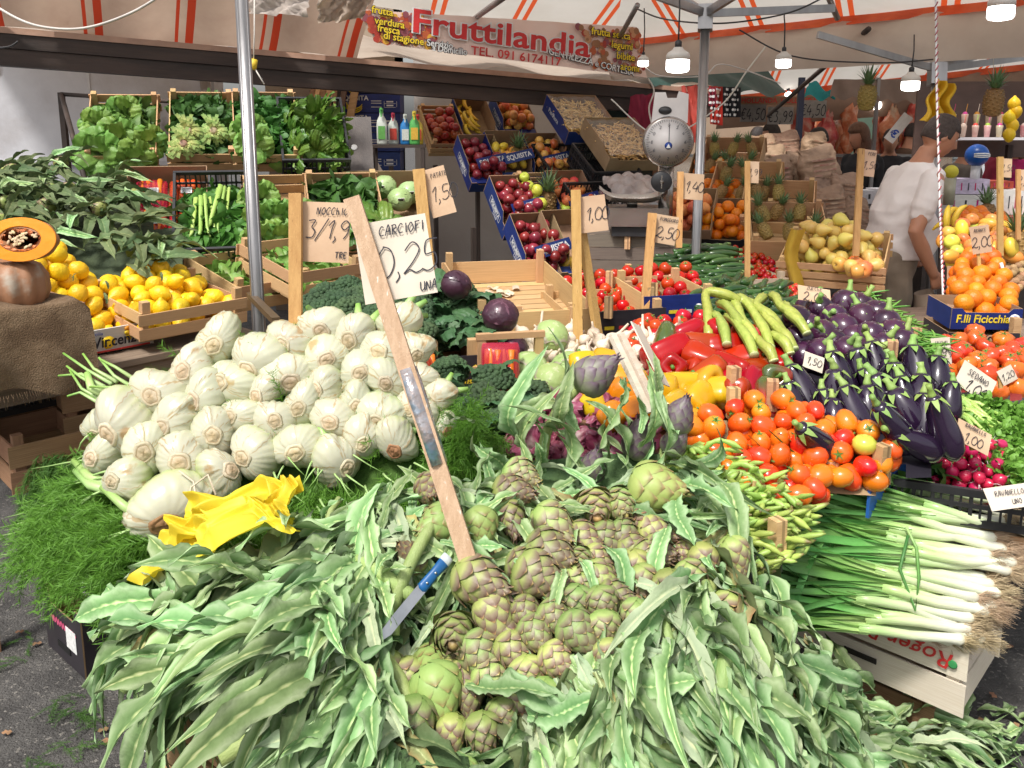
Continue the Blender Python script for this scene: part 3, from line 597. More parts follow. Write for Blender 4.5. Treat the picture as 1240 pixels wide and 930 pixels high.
WWH=mat('white_wall_paint',(.52,.49,.47),(.44,.40,.38),1.5,.8,.2,18,rand=0,hrand=0)
DKW=mat('dark_facade',(.09,.06,.045),(.15,.10,.07),1.2,.85,.3,12,rand=0,hrand=0)
GLS=mat('dark_glass',(.012,.02,.02),(.02,.03,.03),2,.08,rand=0,hrand=0)
def wall(x0,x1,y,z1,m,label,th=.2,joints=(),name='building_wall'):
    t=thing(name,T((x0+x1)/2,y,0),label,'wall'); q=MB(); q.box(x1-x0,th,z1,m,c=(0,th/2,z1/2)); I('masonry',q.mesh('masonry',False),None,t)
    for jx,jm in joints: I('joint_strip',MB().box(.02,.012,z1-.1,jm,c=(jx-(x0+x1)/2,-.004,z1/2)).mesh('strip',False),None,t)
    return t
wl=wall(-7.5,-2.22,6.3,3.4,PLA,'grey stained plaster wall behind the lettuce crates',joints=[(-3.15,mat('light_joint',(.6,.6,.62)))])
I('ledge',MB().box(5.28,.03,.03,PLA,c=(0,-.016,1.42)).mesh('ledge',False),None,wl)
I('drainpipe',MB().tube([(2.60,-.06,0),(2.60,-.06,3.3)],.04,PLA,10).mesh('pipe'),None,wl)
wall(-2.22,-1.0,7.6,3.4,BEI,'beige recessed wall behind the leaning boards')
wb=wall(-1.0,1.3,8.6,3.4,WWH,'whitish wall behind the fruit rack and picture frame')
# framed picture, dark window
t=thing('framed_picture',frame(U(592,108,8.45),0),'red and white framed picture on the whitish wall','picture')
brd('frame',mat('red_frame',(.45,.05,.05)),T(0,0,0),t,.62,.04,.4); brd('mount',WHT,T(0,-.022,0),t,.56,.01,.34)
for k in range(2): I('printed_cup',MB().lathe([(.03,0),(.05,.03),(.055,.07)],mat('cup_print',(.28,.12,.08)),12).mesh('cup'),T(-.1+.2*k,-.03,-.05)@SC(1,.1,1),t)
t=thing('window',T(1.0,8.55,1.2),'dark shop window behind the pasta boxes','window'); brd('pane',GLS,T(0,0,.45),t,.9,.03,.9)
for sx in(-1,1): brd('frame',W2,T(sx*.47,-.01,.45)@RY(90),t,1.0,.06,.05)
brd('frame',W2,T(0,-.01,.93),t,.98,.06,.05); brd('sill',W2,T(0,-.02,-.03),t,1.0,.1,.04)
wall(1.3,12,15.5,4.5,DKW,'dark brown building wall at the far end of the market')
wall(-1.05,-1.0,7.6,3.4,DKW,'dark return wall beside the banana box stack')
# far facade details
for k in range(6):
    t=thing('shop_doorway',T(2.6+k*1.7,15.44,0),('dim shop doorway with '+['green','brown','grey','cream','red','blue'][k]+' roller frame behind the meat stall'),'doorway')
    brd('opening',GLS,T(0,0,1.2),t,1.1,.04,2.3); cm=mat('roller_%s'%k,[(.05,.12,.08),(.16,.09,.05),(.2,.2,.2),(.45,.38,.28),(.3,.05,.04),(.05,.08,.2)][k])
    brd('lintel',cm,T(0,-.04,2.45),t,1.3,.1,.25)
    for s in(-1,1): brd('jamb',cm,T(s*.6,-.03,1.2)@RY(90),t,2.4,.08,.1)
# ---------------------------------------------------------------- awning over the left stall, beam, banner
CAN=mat('white_canopy',(.76,.73,.67),(.68,.64,.57),2,.7,.15,9,rand=0,hrand=0,trans=.42,stripe=(0,.62,((0,.055),(.12,.055)),(.75,.11,.03)))
CANP=mat('plain_canopy',(.70,.58,.47),(.60,.48,.38),3,.75,.2,9,rand=0,hrand=0,trans=.5)
AWN=mat('tan_awning',(.56,.41,.31),(.46,.32,.24),3,.8,.35,8,rand=0,hrand=0,trans=.45,stripe=(0,.52,((.1,.09),(.22,.04)),(.46,.05,.02)),spots=(3,.66,(.26,.16,.11)))
BA,BB=U(-120,26,4.7),U(868,112,7.0)
bd_=(BB-BA).normalized(); bn=V((bd_.y,-bd_.x,0)).normalized()  # towards the camera side
t=thing('awning_beam',MX.Translation(BA),'long dark iron beam along the front of the tan awning','beam')
L=(BB-BA).length; Mb=MX((bd_,-bn,bd_.cross(-bn))).transposed().to_4x4()
I('upper_channel',MB().box(L,.05,.085,DKB,c=(L/2,0,-.06)).mesh('channel',False),Mb,t)
I('lower_channel',MB().box(L,.12,.10,DKB,c=(L/2,.05,-.155)).mesh('channel',False),Mb,t)
I('top_batten',MB().box(L,.03,.035,mat('batten_wood',(.5,.34,.22)),c=(L/2,-.02,.0)).mesh('batten',False),Mb,t)
up=V((0,0,1))
def fold(u,v): return bn*(.05*math.sin(u*31)+.04*math.sin(v*5+u*9))+up*(.05*math.sin(u*17+v*3)*v)
b=sheet('awning',[BA+up*.02,BA.lerp(BB,.46)+up*.02,BA.lerp(BB,.47)+bn*.6+up*.53,BA+bn*.7+up*.55],70,12,AWN,dz=fold)
one('awning',b,'tan awning cloth with red double stripes above the dark beam','awning')
# roof of the stall behind the beam
b=sheet('stall_roof',[BA+up*.03-bn*.04,BB+up*.03-bn*.04,BB-bn*2.2+up*.5,BA-bn*2.2+up*.5],40,10,CANP,dz=lambda u,v:up*.03*math.sin(u*40))
one('stall_roof',b,'tan cloth roof over the crates of the left stall','awning')
# rolled cloth hanging at the beam
def rag(name,P,label,m,cat='cloth',nu=14,nv=10,amp=.05,hz=(0,0,1),seed=0):
    rd=random.Random(seed); ph=[rd.uniform(0,6) for _ in range(4)]; P=[V(p) for p in P]; nrm=(P[1]-P[0]).cross(P[3]-P[0]).normalized()
    return one(name,sheet(name,P,nu,nv,m,dz=lambda u,v:nrm*amp*(math.sin(u*13+ph[0]+v*3)*.6+math.sin(v*8+ph[1]+u*5)*.4+.5*math.sin((u+v)*23+ph[2]))),label,cat)
rag('cloth_flap',[U(300,-25,4.6),U(372,-25,4.5),U(372,20,4.55),U(300,16,4.6)],'pale cloth flap hanging beside the first tent pole',mat('pale_cloth',(.6,.52,.45),trans=.2),amp=.03,seed=2)
rag('cloth_flap',[U(384,-30,4.4),U(465,-30,4.4),U(440,22,4.5),U(386,28,4.5)],'bunched tan cloth hanging over the corner of the banner',CANP,amp=.07,seed=4)
# banner
P0,P1,P2,P3=U(456,52,5.15),U(783,94,6.05),U(771,33,6.0),U(433,11,5.08)
t=thing('shop_banner',MX.Translation(P0),'long printed fruit stall banner with big red lettering above the beam','banner')
BAN=mat('banner_print',(.84,.66,.58),(.78,.56,.48),2,.5,rand=0,hrand=0)
ex=(P1-P0).normalized(); ey=((P3-P0)-ex*(P3-P0).dot(ex)).normalized(); ez=ex.cross(ey); MBn=MX((ex,ey,ez)).transposed().to_4x4(); inv=MBn.inverted()
def lp(p): return inv@(V(p)-P0)
q=MB(); q.patch(lambda u,v:((lambda r:(r.x,r.y,r.z+.006*math.sin(u*40)))(lp((P0*(1-u)+P1*u)*(1-v)+(P3*(1-u)+P2*u)*v))),60,3,BAN); I('cloth',q.mesh('cloth'),MBn,t)
LB=(P1-P0).length
# printed photographs of fruit at both ends: dots of colour
rd=random.Random(3); q=MB(); cols=[mat('print_%d'%i,c,rand=0,hrand=0) for i,c in enumerate([(.45,.05,.03),(.8,.42,.05),(.55,.12,.04),(.30,.08,.10),(.75,.6,.1),(.35,.16,.07),(.6,.3,.15)])]
for i in range(260):
    e=i%2; u=rd.uniform(0,.21) if e==0 else rd.uniform(.75,1); v=rd.random()*.86+.07; r=lp((P0*(1-u)+P1*u)*(1-v)+(P3*(1-u)+P2*u)*v); s=rd.uniform(.012,.03)
    q.add([(r.x+s*math.cos(a),r.y+s*math.sin(a),.009+.0003*i/50) for a in [k*PI/4 for k in range(8)]],[tuple(range(8))],cols[rd.randrange(4) if e==0 else (0,2,3,5,5,6)[rd.randrange(6)]])
I('printed_fruit',q.mesh('print',False),MBn,t)['kind']='stuff'
def btx(s,px,py,size,m,bold=.003,wx=1,z=.016,shear=0,halo=None,rz=0):
    d=5.1+(px-440)/340*.95; r=lp(U(px,py,d)); M0=MBn@T(r.x,r.y,z)@RZ(rz)
    if halo: txt(t,s,size,M0,halo,bold=bold+(.007 if size>.1 else .0035),wx=wx,shear=shear,name='lettering_edge')
    txt(t,s,size,M0@T(0,0,.003),m,bold=bold,wx=wx,shear=shear)
btx('Fruttilandia',607,45,.205,REDI,.004,1.42,halo=WHT,rz=-.5)
btx('TEL. 091 6174117',622,70,.080,REDI,.001,1.15)
for s,x,y in(('frutta',455,15),('verdura',464,29),('fresca',463,37),('di stagione',481,48)): btx(s,x+6,y,.062,YEL,.001,1.0,z=.02,halo=INK,rz=-2)
for s,x,y in(('frutta secca',738,43),('legumi',752,57),('bibite',757,70),('aromi',763,83)): btx(s,x-4,y,.07,YEL,.0012,1.0,z=.02,halo=INK)
btx('Servizio',530,55,.06,WHT,.001,.95,halo=INK); btx('a Domicilio',542,62,.055,WHT,.001,.95,halo=INK); btx('GENTILEZZA e CORTESIA',713,77,.062,WHT,.001,1.0,halo=INK,rz=-6)
# ---------------------------------------------------------------- tent canopies
ap=V((.6,2.6,3.5)); E0,E1,E2=U(430,4,5.9),U(742,50,6.6),U(1420,-22,4.3)
E3=V((-2.6,3.6,2.55)); E4=V((3.8,1.2,2.5))
def roofp(name,a,b_,apx,label,m=CAN,val=.16,vm=None,n=18):
    q=MB(); a,b_,apx=V(a),V(b_),V(apx); wd=(b_-a).length
    def f(u,v):
        p=(a.lerp(b_,u)).lerp(apx,v*.98); uu=(u-.5)*(1-v*.98)+.5; s=math.sin(PI*u)*math.sin(PI*v)*-.05; return p.x,p.y,p.z+s,v,uu*wd,v*3
    q.patch(f,n,n,m,uv=True); return one(name,q,label,'canopy')
roofp('tent_roof',E0,E1,ap,'white striped canopy rising over the shop banner')
roofp('tent_roof',E1,E2,ap,'white striped canopy over the courgettes and hanging bulbs')
RIM=mat('orange_rim',(.78,.13,.03),(.62,.08,.02),5,.6,rand=0,hrand=0,trans=.2)
def valance(a,b_,h,label,h1=None,rim=.055,m=CANP):
    a,b_=V(a),V(b_); h1=h1 or h; t=thing('canopy_valance',MX.Translation(a),label,'valance'); d=b_-a; n=V((d.y,-d.x,0)).normalized()
    def f(z0,z1,off):
        return lambda u,v:(lambda p:(p.x,p.y,p.z))(d*u+up*(-(z0+(z1-z0)*v)*(1-u+u*h1/h))+n*(off+.05*math.sin(PI*min(1,(z0+(z1-z0)*v)/h))*1.5+.012*math.sin(u*40+v*3)))
    q=MB().patch(f(0,h,0),50,6,m); I('cloth',q.mesh('valance'),None,t)
    q=MB().patch(f(.0,rim,.012),50,3,RIM); I('stripe',q.mesh('stripe'),None,t); return t
valance(E1,E2,.30,'drooping canopy edge with an orange stripe above the hanging bulbs',.34)
# second tent beyond
G0,G1,G2,G3=U(868,118,9.5),U(1330,68,9.5),U(1500,40,5.6),U(742,58,6.9); gp=V((4.3,7.4,3.55))
roofp('tent_roof',G0,G1,gp,'far white striped canopy behind the third tent pole')
roofp('tent_roof',G3,G0,gp,'far white striped canopy slope over the green awning')
roofp('tent_roof',G1,G2,gp,'far white striped canopy slope over the drinks stall')
roofp('tent_roof',G2,G3,gp,'far white striped canopy slope nearest the orange edge')
valance(G0,G1,.36,'brown canopy edge over the meat stall',.5,m=mat('brown_valance',(.34,.22,.16),(.26,.17,.12),3,.8,trans=.15))  # cloth in a darker brown than the other valance
# metal frames
def bar(name,pts,r,label,cat,m=ALU,seg=8,group=None): return one(name,MB().tube(pts,r,m,seg),label,cat,group=group)
def tpole(px0,py0,px1,py1,d0,d1,w_,label,holes=True,struts=()):
    a,b=U(px0,py0,d0),U(px1,py1,d1); k=a.z/(a.z-b.z) if a.z>b.z else 1; g_=a+(b-a)*k; t=thing('tent_pole',MX.Translation(g_),label,'pole')
    rz=RZ(20); h=(a-g_); q=MB(); M0=aim((0,0,0),h); q.tube([(0,0,0),(0,0,h.length/2),(0,0,h.length)],w_*.5,ALU,16,M=M0)
    for a_ in range(4): q.box(w_*.16,w_*.1,h.length,ALU,M0@RZ(45+90*a_)@T(0,-w_*.5,h.length/2))
    I('tube',q.mesh('tube'),None,t)
    I('foot_plate',MB().box(.16,.16,.01,ALU,c=(0,0,.006)).mesh('foot',False),None,t)
    if holes:
        q=MB()
        for i in range(5): q.lathe([(.006,0),(.006,.003)],BLK,8,M=M0@T(0,-w_/2+.001,h.length-.10-.07*i)@RX(90))
        I('adjusting_hole',q.mesh('hole'),None,t)
    for (qx,qy,qd) in struts:
        e=U(qx,qy,qd)-g_; s=h*.985; q=MB(); dd=e-s; q.box(.022,.04,dd.length,ALU,aim(s,dd)@T(0,0,dd.length/2)); I('strut',q.mesh('strut',False),None,t)
    if struts: I('collar',MB().box(w_*1.5,w_*1.5,.13,ALU,M0@T(0,0,h.length-.06)).mesh('collar',False),None,t)
    return t
tpole(291,-30,313,384,3.0,3.0,.048,'nearest aluminium tent pole in front of the lettuce crates',False)
tpole(855,8,843,300,4.3,4.3,.05,'second aluminium tent pole beside the hanging scale',struts=((700,-40,3.6),(770,-30,5.2),(1010,10,4.4),(960,-50,3.4),(730,-60,4.8)))
tpole(1135,78,1128,330,5.1,5.1,.06,'third aluminium tent pole with a yellow cloth, behind the man',struts=((1010,35,6.3),(990,42,4.9),(1075,32,7),(1230,20,5),(1300,28,5.2),(1180,8,6.2),(1310,60,5.2)))
for a,b_,l in (((574,23,5.6),(640,-25,3.8),'grey aluminium roof bar over the banner'),((1000,-12,4.6),(1014,22,4.9),'short aluminium bracket hanging near the third pole'),((1175,20,6),(1225,73,6.2),'dark scissor bar under the far canopy'),((930,140,8),(1052,35,5.2),'thin dark brace under the far canopy'),((740,64,6.2),(772,6,5.4),'short grey bar holding the banner corner')):
    bar('roof_bar',[U(*a),U(*b_)],.018,l,'bar',ALU if 'dark' not in l else DKB)
# cables
def cable(pts,label,m=BLK,r=.005,name='cable'):
    P=[V(p) for p in pts]; Q=[]
    for i in range(len(P)-1):
        p0,p1,p2,p3=P[max(i-1,0)],P[i],P[i+1],P[min(i+2,len(P)-1)]
        for k in range(8):
            u=k/8; Q.append(.5*((2*p1)+(p2-p0)*u+(2*p0-5*p1+4*p2-p3)*u*u+(3*p1-p0-3*p2+p3)*u**3))
    Q.append(P[-1]); return one(name,MB().tube(Q,r,m,6),label,'cable')
WCB=mat('white_cable',(.68,.64,.58)); 
cable([U(-40,-15,3.6),U(20,22,3.6),U(62,34,3.6),U(108,33,3.6),U(160,15,3.6),U(205,-12,3.6)],'white cable sagging in front of the awning',WCB,.006)
cable([U(-30,58,4.4),U(8,57,4.4),U(22,50,4.4)],'short black cable end under the beam')
cable([U(770,10,5.2),U(800,22,4.9),U(850,28,4.4),U(900,26,4.4),U(960,14,4.3),U(1010,-10,4.2)],'black cable slung between the tent poles')
cable([U(895,36,5),U(960,68,5),U(1060,76,5),U(1130,72,5)],'black cable running to the third pole')
cable([U(740,120,5.2),U(800,165,5.2),U(870,130,5.2),U(905,85,5.2),U(928,55,5.2)],'white cable looping beside the scale',WCB,.005)
cable([U(780,80,5),U(800,92,5),U(850,92,5),U(870,78,5),U(900,84,5),U(945,101,5)],'white cable under the green awning',WCB,.004)
cable([U(785,95,6),U(792,110,6),U(786,130,6),U(789,150,6)],'twisted white cable hanging above the scale',WCB,.006)
t=one('hanging_hook',MB().tube([U(308,-10,3.3),U(308,40,3.3),U(307,72,3.3)],.003,WCB,6).tube([U(308,72,3.3),U(306,84,3.3)],.014,mat('yellow_clip',(.7,.5,.03)),7).tube([U(308,82,3.3),U(320,102,3.3)],.003,WCB,5),'white cord with a yellow clip beside the first pole','cord')
# LED bulbs, lit
LED=mat('lit_diffuser',(1,.97,.92),(1,.97,.92),rand=0,hrand=0,emit=6); RIBB=mat('bulb_body',(.66,.62,.57),(.6,.56,.5),rand=.03,rough=.4)
def bulb(px,py,d,r,label,top=None,h=None):
    h=h or 2.55*r; p=U(px,py,d); t=thing('led_bulb',MX.Translation(p),label,'light bulb','lit bulbs hanging under the canopies')
    q=MB().lathe([(r*.98,-.1*h+.0),(r,-.12*h),(r,-.42*h),(r*.86,-.49*h),(r*.5,-.52*h),(.001,-.525*h)],LED,20); I('diffuser',q.mesh('diffuser'),None,t)
    q=MB().lathe([(r*1.01,-.1*h),(r*1.02,.06*h),(r*.9,.14*h),(r*.5,.24*h),(r*.38,.32*h)],RIBB,24,lobes=24,amp=.06); I('body',q.mesh('body'),None,t)
    q=MB().lathe([(r*.30,.3*h),(r*.30,.5*h),(r*.16,.56*h)],BLK,10); I('socket',q.mesh('socket'),None,t)
    tp=(U(*top) if top else U(px,py-95,d))-p; q=MB().tube([(0,0,.55*h),(tp.x*.5+.005,tp.y*.5,(.55*h+tp.z)/2),tp],.004,BLK,5); I('cord',q.mesh('cord'),None,t); return t
bulb(821,69,4.0,.056,'large lit bulb hanging beside the second tent pole',(822,-30,4.0))
bulb(779,72,5.0,.032,'small lit bulb hanging at the end of the banner',(780,10,5.1))
bulb(949,70,4.6,.042,'lit bulb hanging between the second and third poles',(949,10,4.6))
bulb(1103,96,4.8,.050,'lit bulb hanging just before the third pole',(1107,42,4.8))
bulb(1213,4,4.0,.060,'lit bulb at the top edge above the drinks stall',(1213,-60,4.0))
bulb(1060,185,9,.05,'distant lit bulb beside the hanging pineapple',(1061,100,9)) if 0 else None
t=thing('work_light',frame(U(1155,34,5.9),20,40),'square lit panel lamp under the far canopy','lamp'); brd('housing',ALU,T(0,0,.02),t,.28,.22,.04); brd('diffuser',LED,T(0,0,-.004),t,.21,.15,.01); brd('bracket',ALU,T(0,.1,-.12)@RY(90),t,.2,.16,.01)
for px,py,d in((1061,127,9.5),(954,117,9.5)):
    one('bare_bulb',MB().lathe(ball(.06,8),LED,12).lathe([(.02,.05),(.02,.12)],BLK,8).tube([(0,0,.1),(0,0,.6)],.004,BLK,4),'bare glowing bulb '+('beside the hanging pineapple' if px>1000 else 'over the meat price cards'),'light bulb',MX.Translation(U(px,py,d)))
# ================================================================ FOREGROUND: ARTICHOKES
def dart(px,py):
    d=float(np.interp(py,[480,560,640,760,860,960],[2.1,1.98,1.80,1.60,1.50,1.40]))
    d+=max(0,330-px)*.0013*(1+.0012*max(0,py-700)); d+=.06*math.sin(px*.013+1)*math.sin(py*.017)
    if px>860:
        k=min(1,(px-860)/230); g_=(UZ(px,max(py,600),.05)-V((0,0,CZ))).y/CP*0+1.0
        zt=.05 if py>820 else .1; dd=UZ(px,max(py,780),zt); dg=dd.y*CP+(CZ-dd.z)*SP; d=d*(1-k*k*(3-2*k))+min(dg,2.6)*k*k*(3-2*k)
    return d
def dfen(px,py):
    d=1.97+(610-py)/230*.30 if py<610 else 1.97-(py-610)*.0007
    return d+max(0,150-px)*.0022+max(0,px-480)*.0006
def surf(fd,px,py,off=0):
    p=U(px,py,fd(px,py)); a=U(px+8,py,fd(px+8,py))-p; b=U(px,py-8,fd(px,py-8))-p; n=a.cross(b).normalized(); 
    if n.y>0: n=-n
    return p+n*off,n,a.normalized(),b.normalized()
def core(name,fd,x0,x1,y0,y1,off,m,label,inside,nu=40,nv=30,cat='greens',bottom=None):
    b=MB(); ids={}
    def f(u,v):
        px=x0+(x1-x0)*u; py=y1+(y0-y1)*v; p,n,_,_=surf(fd,px,py,off); p=p+n*.02*MN.noise(p*9); return p.x,p.y,max(p.z,.03),0
    b.patch(f,nu,nv,m); keep=[]
    for fc in b.f:
        j,i=divmod(fc[0],nu+1); u=(i+.5)/nu; v=(j+.5)/nv
        if inside(x0+(x1-x0)*u,y1+(y0-y1)*v): keep.append(fc)
    b.f=keep; b.m=[0]*len(keep); return tag(I(name,b.mesh(name),None),label,cat,None,'stuff')
DKG=mat('painted_shade_greens',(.055,.10,.035),(.10,.16,.055),20,.8,.8,40,rand=0)  # filler greens, the shade deep inside the heaps is in their colour
# outline of the artichoke pile in the photograph
POLY=[(190,780),(215,722),(300,695),(400,640),(520,565),(640,520),(780,530),(835,600),(850,700),(880,765),(960,812),(1040,870),(1240,890),(1240,960),(410,960),(385,850),(255,812)]
HPOLY=[(425,800),(480,650),(505,590),(640,585),(800,585),(880,660),(860,740),(730,850),(630,940),(470,940)]
def inpoly(x,y,P=POLY):
    c=False; n=len(P)
    for i in range(n):
        (x1,y1),(x2,y2)=P[i],P[(i+1)%n]
        if (y1>y)!=(y2>y) and x<(x2-x1)*(y-y1)/(y2-y1)+x1: c=not c
    return c
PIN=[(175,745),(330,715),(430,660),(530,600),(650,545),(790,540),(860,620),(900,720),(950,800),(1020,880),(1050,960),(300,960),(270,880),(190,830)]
core('leaf_pile',dart,150,1060,530,960,-.05,DKG,'mass of leaves and stems inside the artichoke pile, darkened with painted shade',lambda x,y:inpoly(x,y,PIN) and not (x<385 and y>835),46,24)
ca=V
def place(M3): return M3
def onface(fd,px,py,dirpx,off=.01,lift=.15,roll=0):
    "matrix on the pile: local +y runs along the picture direction dirpx within the surface, +z out of it"
    p,n,a,b=surf(fd,px,py,off); d=(a*dirpx[0]-b*dirpx[1]*-1 if False else a*dirpx[0]+b*-dirpx[1]).normalized(); d=(d+n*lift).normalized(); x=d.cross(n).normalized(); z=x.cross(d)
    M=MX((x,d,z)).transposed().to_4x4(); return MX.Translation(p)@M@RY(roll)
GA='artichokes heaped in the large pile'
def leafy(px,py,dr,n=5,s=1,label='long silvery artichoke leaves lying over the pile',head=None,lm=None,stem=1,L=.24,name=None,group='leafy artichokes lying on the pile',off=.01,spr=28,cat=None):
    "an artichoke lying down: head at one end, stem and its leaves running along dr"
    name=name or ('artichoke' if head is not None else 'leafy_stalk'); cat=cat or ('artichoke' if head is not None else 'leaves')
    M=onface(dart,px,py,dr,off,.02); t=thing(name,M@SC(s,s,s),label,cat,group)
    if stem is not None: I('stem',STM[stem%3],T(0,-.12,.0)@RX(90),t)
    if head is not None: I('head',head,T(0,-.02,.012)@RX(-88+ru(-15,15)),t)
    for k in range(n):
        I('leaf',random.choice(lm or LV),T(ru(-.02,.02),-.15+.13*k/n+ru(-.02,.02),.006+.006*k)@RZ(ru(-spr,spr))@RX(ru(4,26))@RY(ru(-35,35))@SC(ru(.8,1.1),ru(.8,1.1),1),t)
    return t
# flow of the leaves: to the lower left on the left, to the lower right on the right
def flow(px,py):
    if px<430: a=math.atan2(.55,-1) if px<330 else math.atan2(.9,-.8)
    elif px>820: a=math.atan2(1,.35) if px<960 else math.atan2(.3,1)
    else: a=math.atan2(.9,-.25+.8*(px-430)/400)
    a+=ru(-.42,.42); return math.cos(a),math.sin(a)
random.seed(21)
cnt=0; tries=0
while cnt<225 and tries<5000:
    tries+=1; px,py=ru(110,1200),ru(600,945)
    if not inpoly(px,py): continue
    if inpoly(px,py,HPOLY): continue
    if px>1040 and py<885: continue
    if (290<px<480 and py<665) or (px<400 and py<728): continue
    lm=LV+([LVD[cnt%3]] if px<900 else [])
    zn='by the yellow paper' if px<430 and py<760 else ('hanging over the lower boxes, ' + ('outer side' if px<300 else 'inner side')) if px<430 else 'under the heads at the bottom edge' if px<760 and py>840 else 'beside the broad beans' if py<760 else ('spilling towards the pale crate, ' + ('low by the crate' if px>900 else 'below the beans' if py<850 else 'along the bottom edge')) if px<1040 else 'lying on the asphalt'
    hd=random.choice(ART_ME) if random.random()<.14 else None
    leafy(px,py,flow(px,py),random.choice((5,6,7)),ru(.85,1.1) if px<420 else ru(.7,1.0) if px<800 else ru(.8,1.05) if px<1040 else ru(.6,.8),label=('artichoke with long silvery leaves ' if hd else 'leafy artichoke stalk with silvery leaves ')+zn,group=('artichokes ' if hd else 'leafy stalks ')+zn,head=hd,lm=lm,stem=cnt if random.random()<.6 else None,off=ru(-.02,.025)); cnt+=1
# upper fringe of the pile: small leaves and cut stems between the fennel and the heads
for i in range(46):
    u=i/45; px=395+470*u+ru(-14,14); py=float(np.interp(px,[380,460,560,640,760,880],[672,650,622,625,605,655]))+ru(-8,40)
    a=ru(0,6.28); leafy(px,py,(math.cos(a),math.sin(a)*.6),4,.6,'small crinkled artichoke leaves along the upper edge of the pile',head=random.choice(ART_ME) if i%6==0 else None,group='small leaves along the top of the pile',off=.01,spr=80,stem=i)
# trimmings between the heads
for i in range(70):
    px,py=ru(430,880),ru(590,930)
    if inpoly(px,py,HPOLY): a=ru(0,6.28); leafy(px,py,(math.cos(a),math.sin(a)),3,.42,'small torn green leaves caught between the cut heads',stem=i if i%3==0 else None,group='torn leaves between the heads',off=ru(-.045,.0),spr=80)
# the row of cut heads
HD=[(656,655,50,'dr'),(655,692,52,'r'),(576,715,60,'r'),(555,765,50,'c'),(603,757,50,'d'),(646,721,54,'r'),(699,673,42,'dr'),(728,672,38,'dr'),(696,706,44,'c'),(714,640,46,'c'),(523,617,42,'c'),(531,654,46,'l'),
(576,655,42,'d'),(613,619,42,'r'),(611,645,32,'d'),(468,719,30,'c'),(504,684,30,'u'),(626,597,30,'r'),(657,779,42,'dr'),(593,790,50,'dr'),(634,795,45,'dr'),(699,753,34,'d'),(724,725,42,'dr'),(730,756,38,'d'),
(706,787,48,'dr'),(795,615,58,'r'),(747,635,46,'c'),(775,648,32,'c'),(792,661,30,'r'),(753,671,36,'dr'),(769,710,36,'d'),(786,697,32,'r'),(779,728,38,'d'),(838,722,36,'d'),(875,684,32,'d'),(525,803,46,'c'),(460,821,44,'d'),(490,831,45,'d'),
(564,823,48,'dr'),(610,828,45,'dr'),(534,868,62,'d'),(652,826,40,'d'),(576,853,36,'d'),(670,850,36,'d'),(502,905,54,'d'),(587,912,44,'d'),(548,910,34,'d'),(733,782,40,'d'),(741,812,38,'d'),(684,812,40,'dr'),(745,745,34,'r'),(700,725,36,'dr'),(621,772,40,'dr'),(676,735,40,'r'),(640,760,36,'dr'),(675,765,38,'dr'),(720,700,34,'dr'),(560,795,36,'d'),(590,735,36,'dr'),(628,700,36,'r'),(640,855,36,'d'),(810,735,34,'d'),(768,768,34,'d'),(800,690,32,'r'),(855,700,30,'d'),(620,880,36,'d'),(765,685,32,'r')]
DIR={'c':(.1,-1,.15),'d':(.15,-.7,-.75),'r':(1,-.55,.0),'dr':(.6,-.7,-.35),'l':(-.7,-.5,-.1),'u':(-.3,-.3,.7)}
WHERE={'c':'facing outwards','d':'pointing down','r':'lying sideways','dr':'pointing down sideways','l':'lying tip first towards the fennel','u':'standing tip up'}
for i,(px,py,w_,dr) in enumerate(HD):
    w_=max(w_,39); d=dart(px,py); r=w_/2/1000*(d-.05)/.042; s=r*1.06; p,n,a,b=surf(dart,px,py,.055*s); D=V(DIR[dr])+V((ru(-.2,.2),ru(-.15,.15),ru(-.2,.2))); D.normalize()
    green=(px,py) in((531,654),(576,655),(525,803),(534,868),(795,615)); me=ART_ME[2] if green else ART_ME[(0,1,3,4,5,6)[(i*7)%6]]
    artichoke(aim(p-D*.045*s,D),('green' if green else 'purple tinged')+' artichoke head in the cut row, '+WHERE[dr],GA+(' green' if green else ' purple')+', '+WHERE[dr],me,s,0,stem=None)
# broad leaves drooping through the heads
for px,py,dr,s in((640,722,(1,.6),.42),(700,735,(.7,1),.5),(835,660,(.15,1),.95),(872,640,(.5,1),.9),(760,640,(.8,.6),.6),(660,850,(1,.1),.8),(800,690,(.1,1),1.0),(725,720,(.5,1),.6),(668,745,(.1,1),.5),(560,690,(.9,.4),.4),(780,840,(1,.1),1.0),(600,880,(1,.2),.9),(690,870,(1,-.1),1.1)):
    s=min(s,.72); M=onface(dart,px-dr[0]*30,py-dr[1]*30,dr,.075,.1); one('artichoke_leaf',random.choice(LV[:6]),'broad silvery artichoke leaf drooping over the cut heads','leaf',M@SC(s*1.25,s*1.0,s),'broad leaves drooping over the heads')
# long thick leaf ribs from the tied bunch
for k,(x0,y0,x1,y1) in enumerate([(385,700,470,905),(370,715,430,930),(405,690,500,900),(350,690,430,880),(395,760,445,935),(360,740,400,920),(300,780,380,760),(330,700,395,790),(420,820,470,930),(440,690,510,730),(545,625,470,760),(130,640,0,0),(640,930,900,870),(740,905,950,840),(700,935,860,925)]):
    if x1==0: continue
    P=[surf(dart,x0+(x1-x0)*u,y0+(y1-y0)*u,.055+.025*math.sin(PI*u))[0] for u in [i/7 for i in range(8)]]
    one('leaf_rib',MB().tube(P,[.008,.011,.012,.013,.013,.014,.014,.012],STEM,8),'thick pale green artichoke rib lying across the bunch','stem',group='pale ribs of the tied bunches')
for k in range(14):
    px,py=ru(350,440),ru(690,900); leafy(px,py,(ru(-.2,.5),1),4,.8,'leaves of the tied bunch below the yellow paper',stem=None,group='leaves of the tied bunch',spr=15,off=.05)
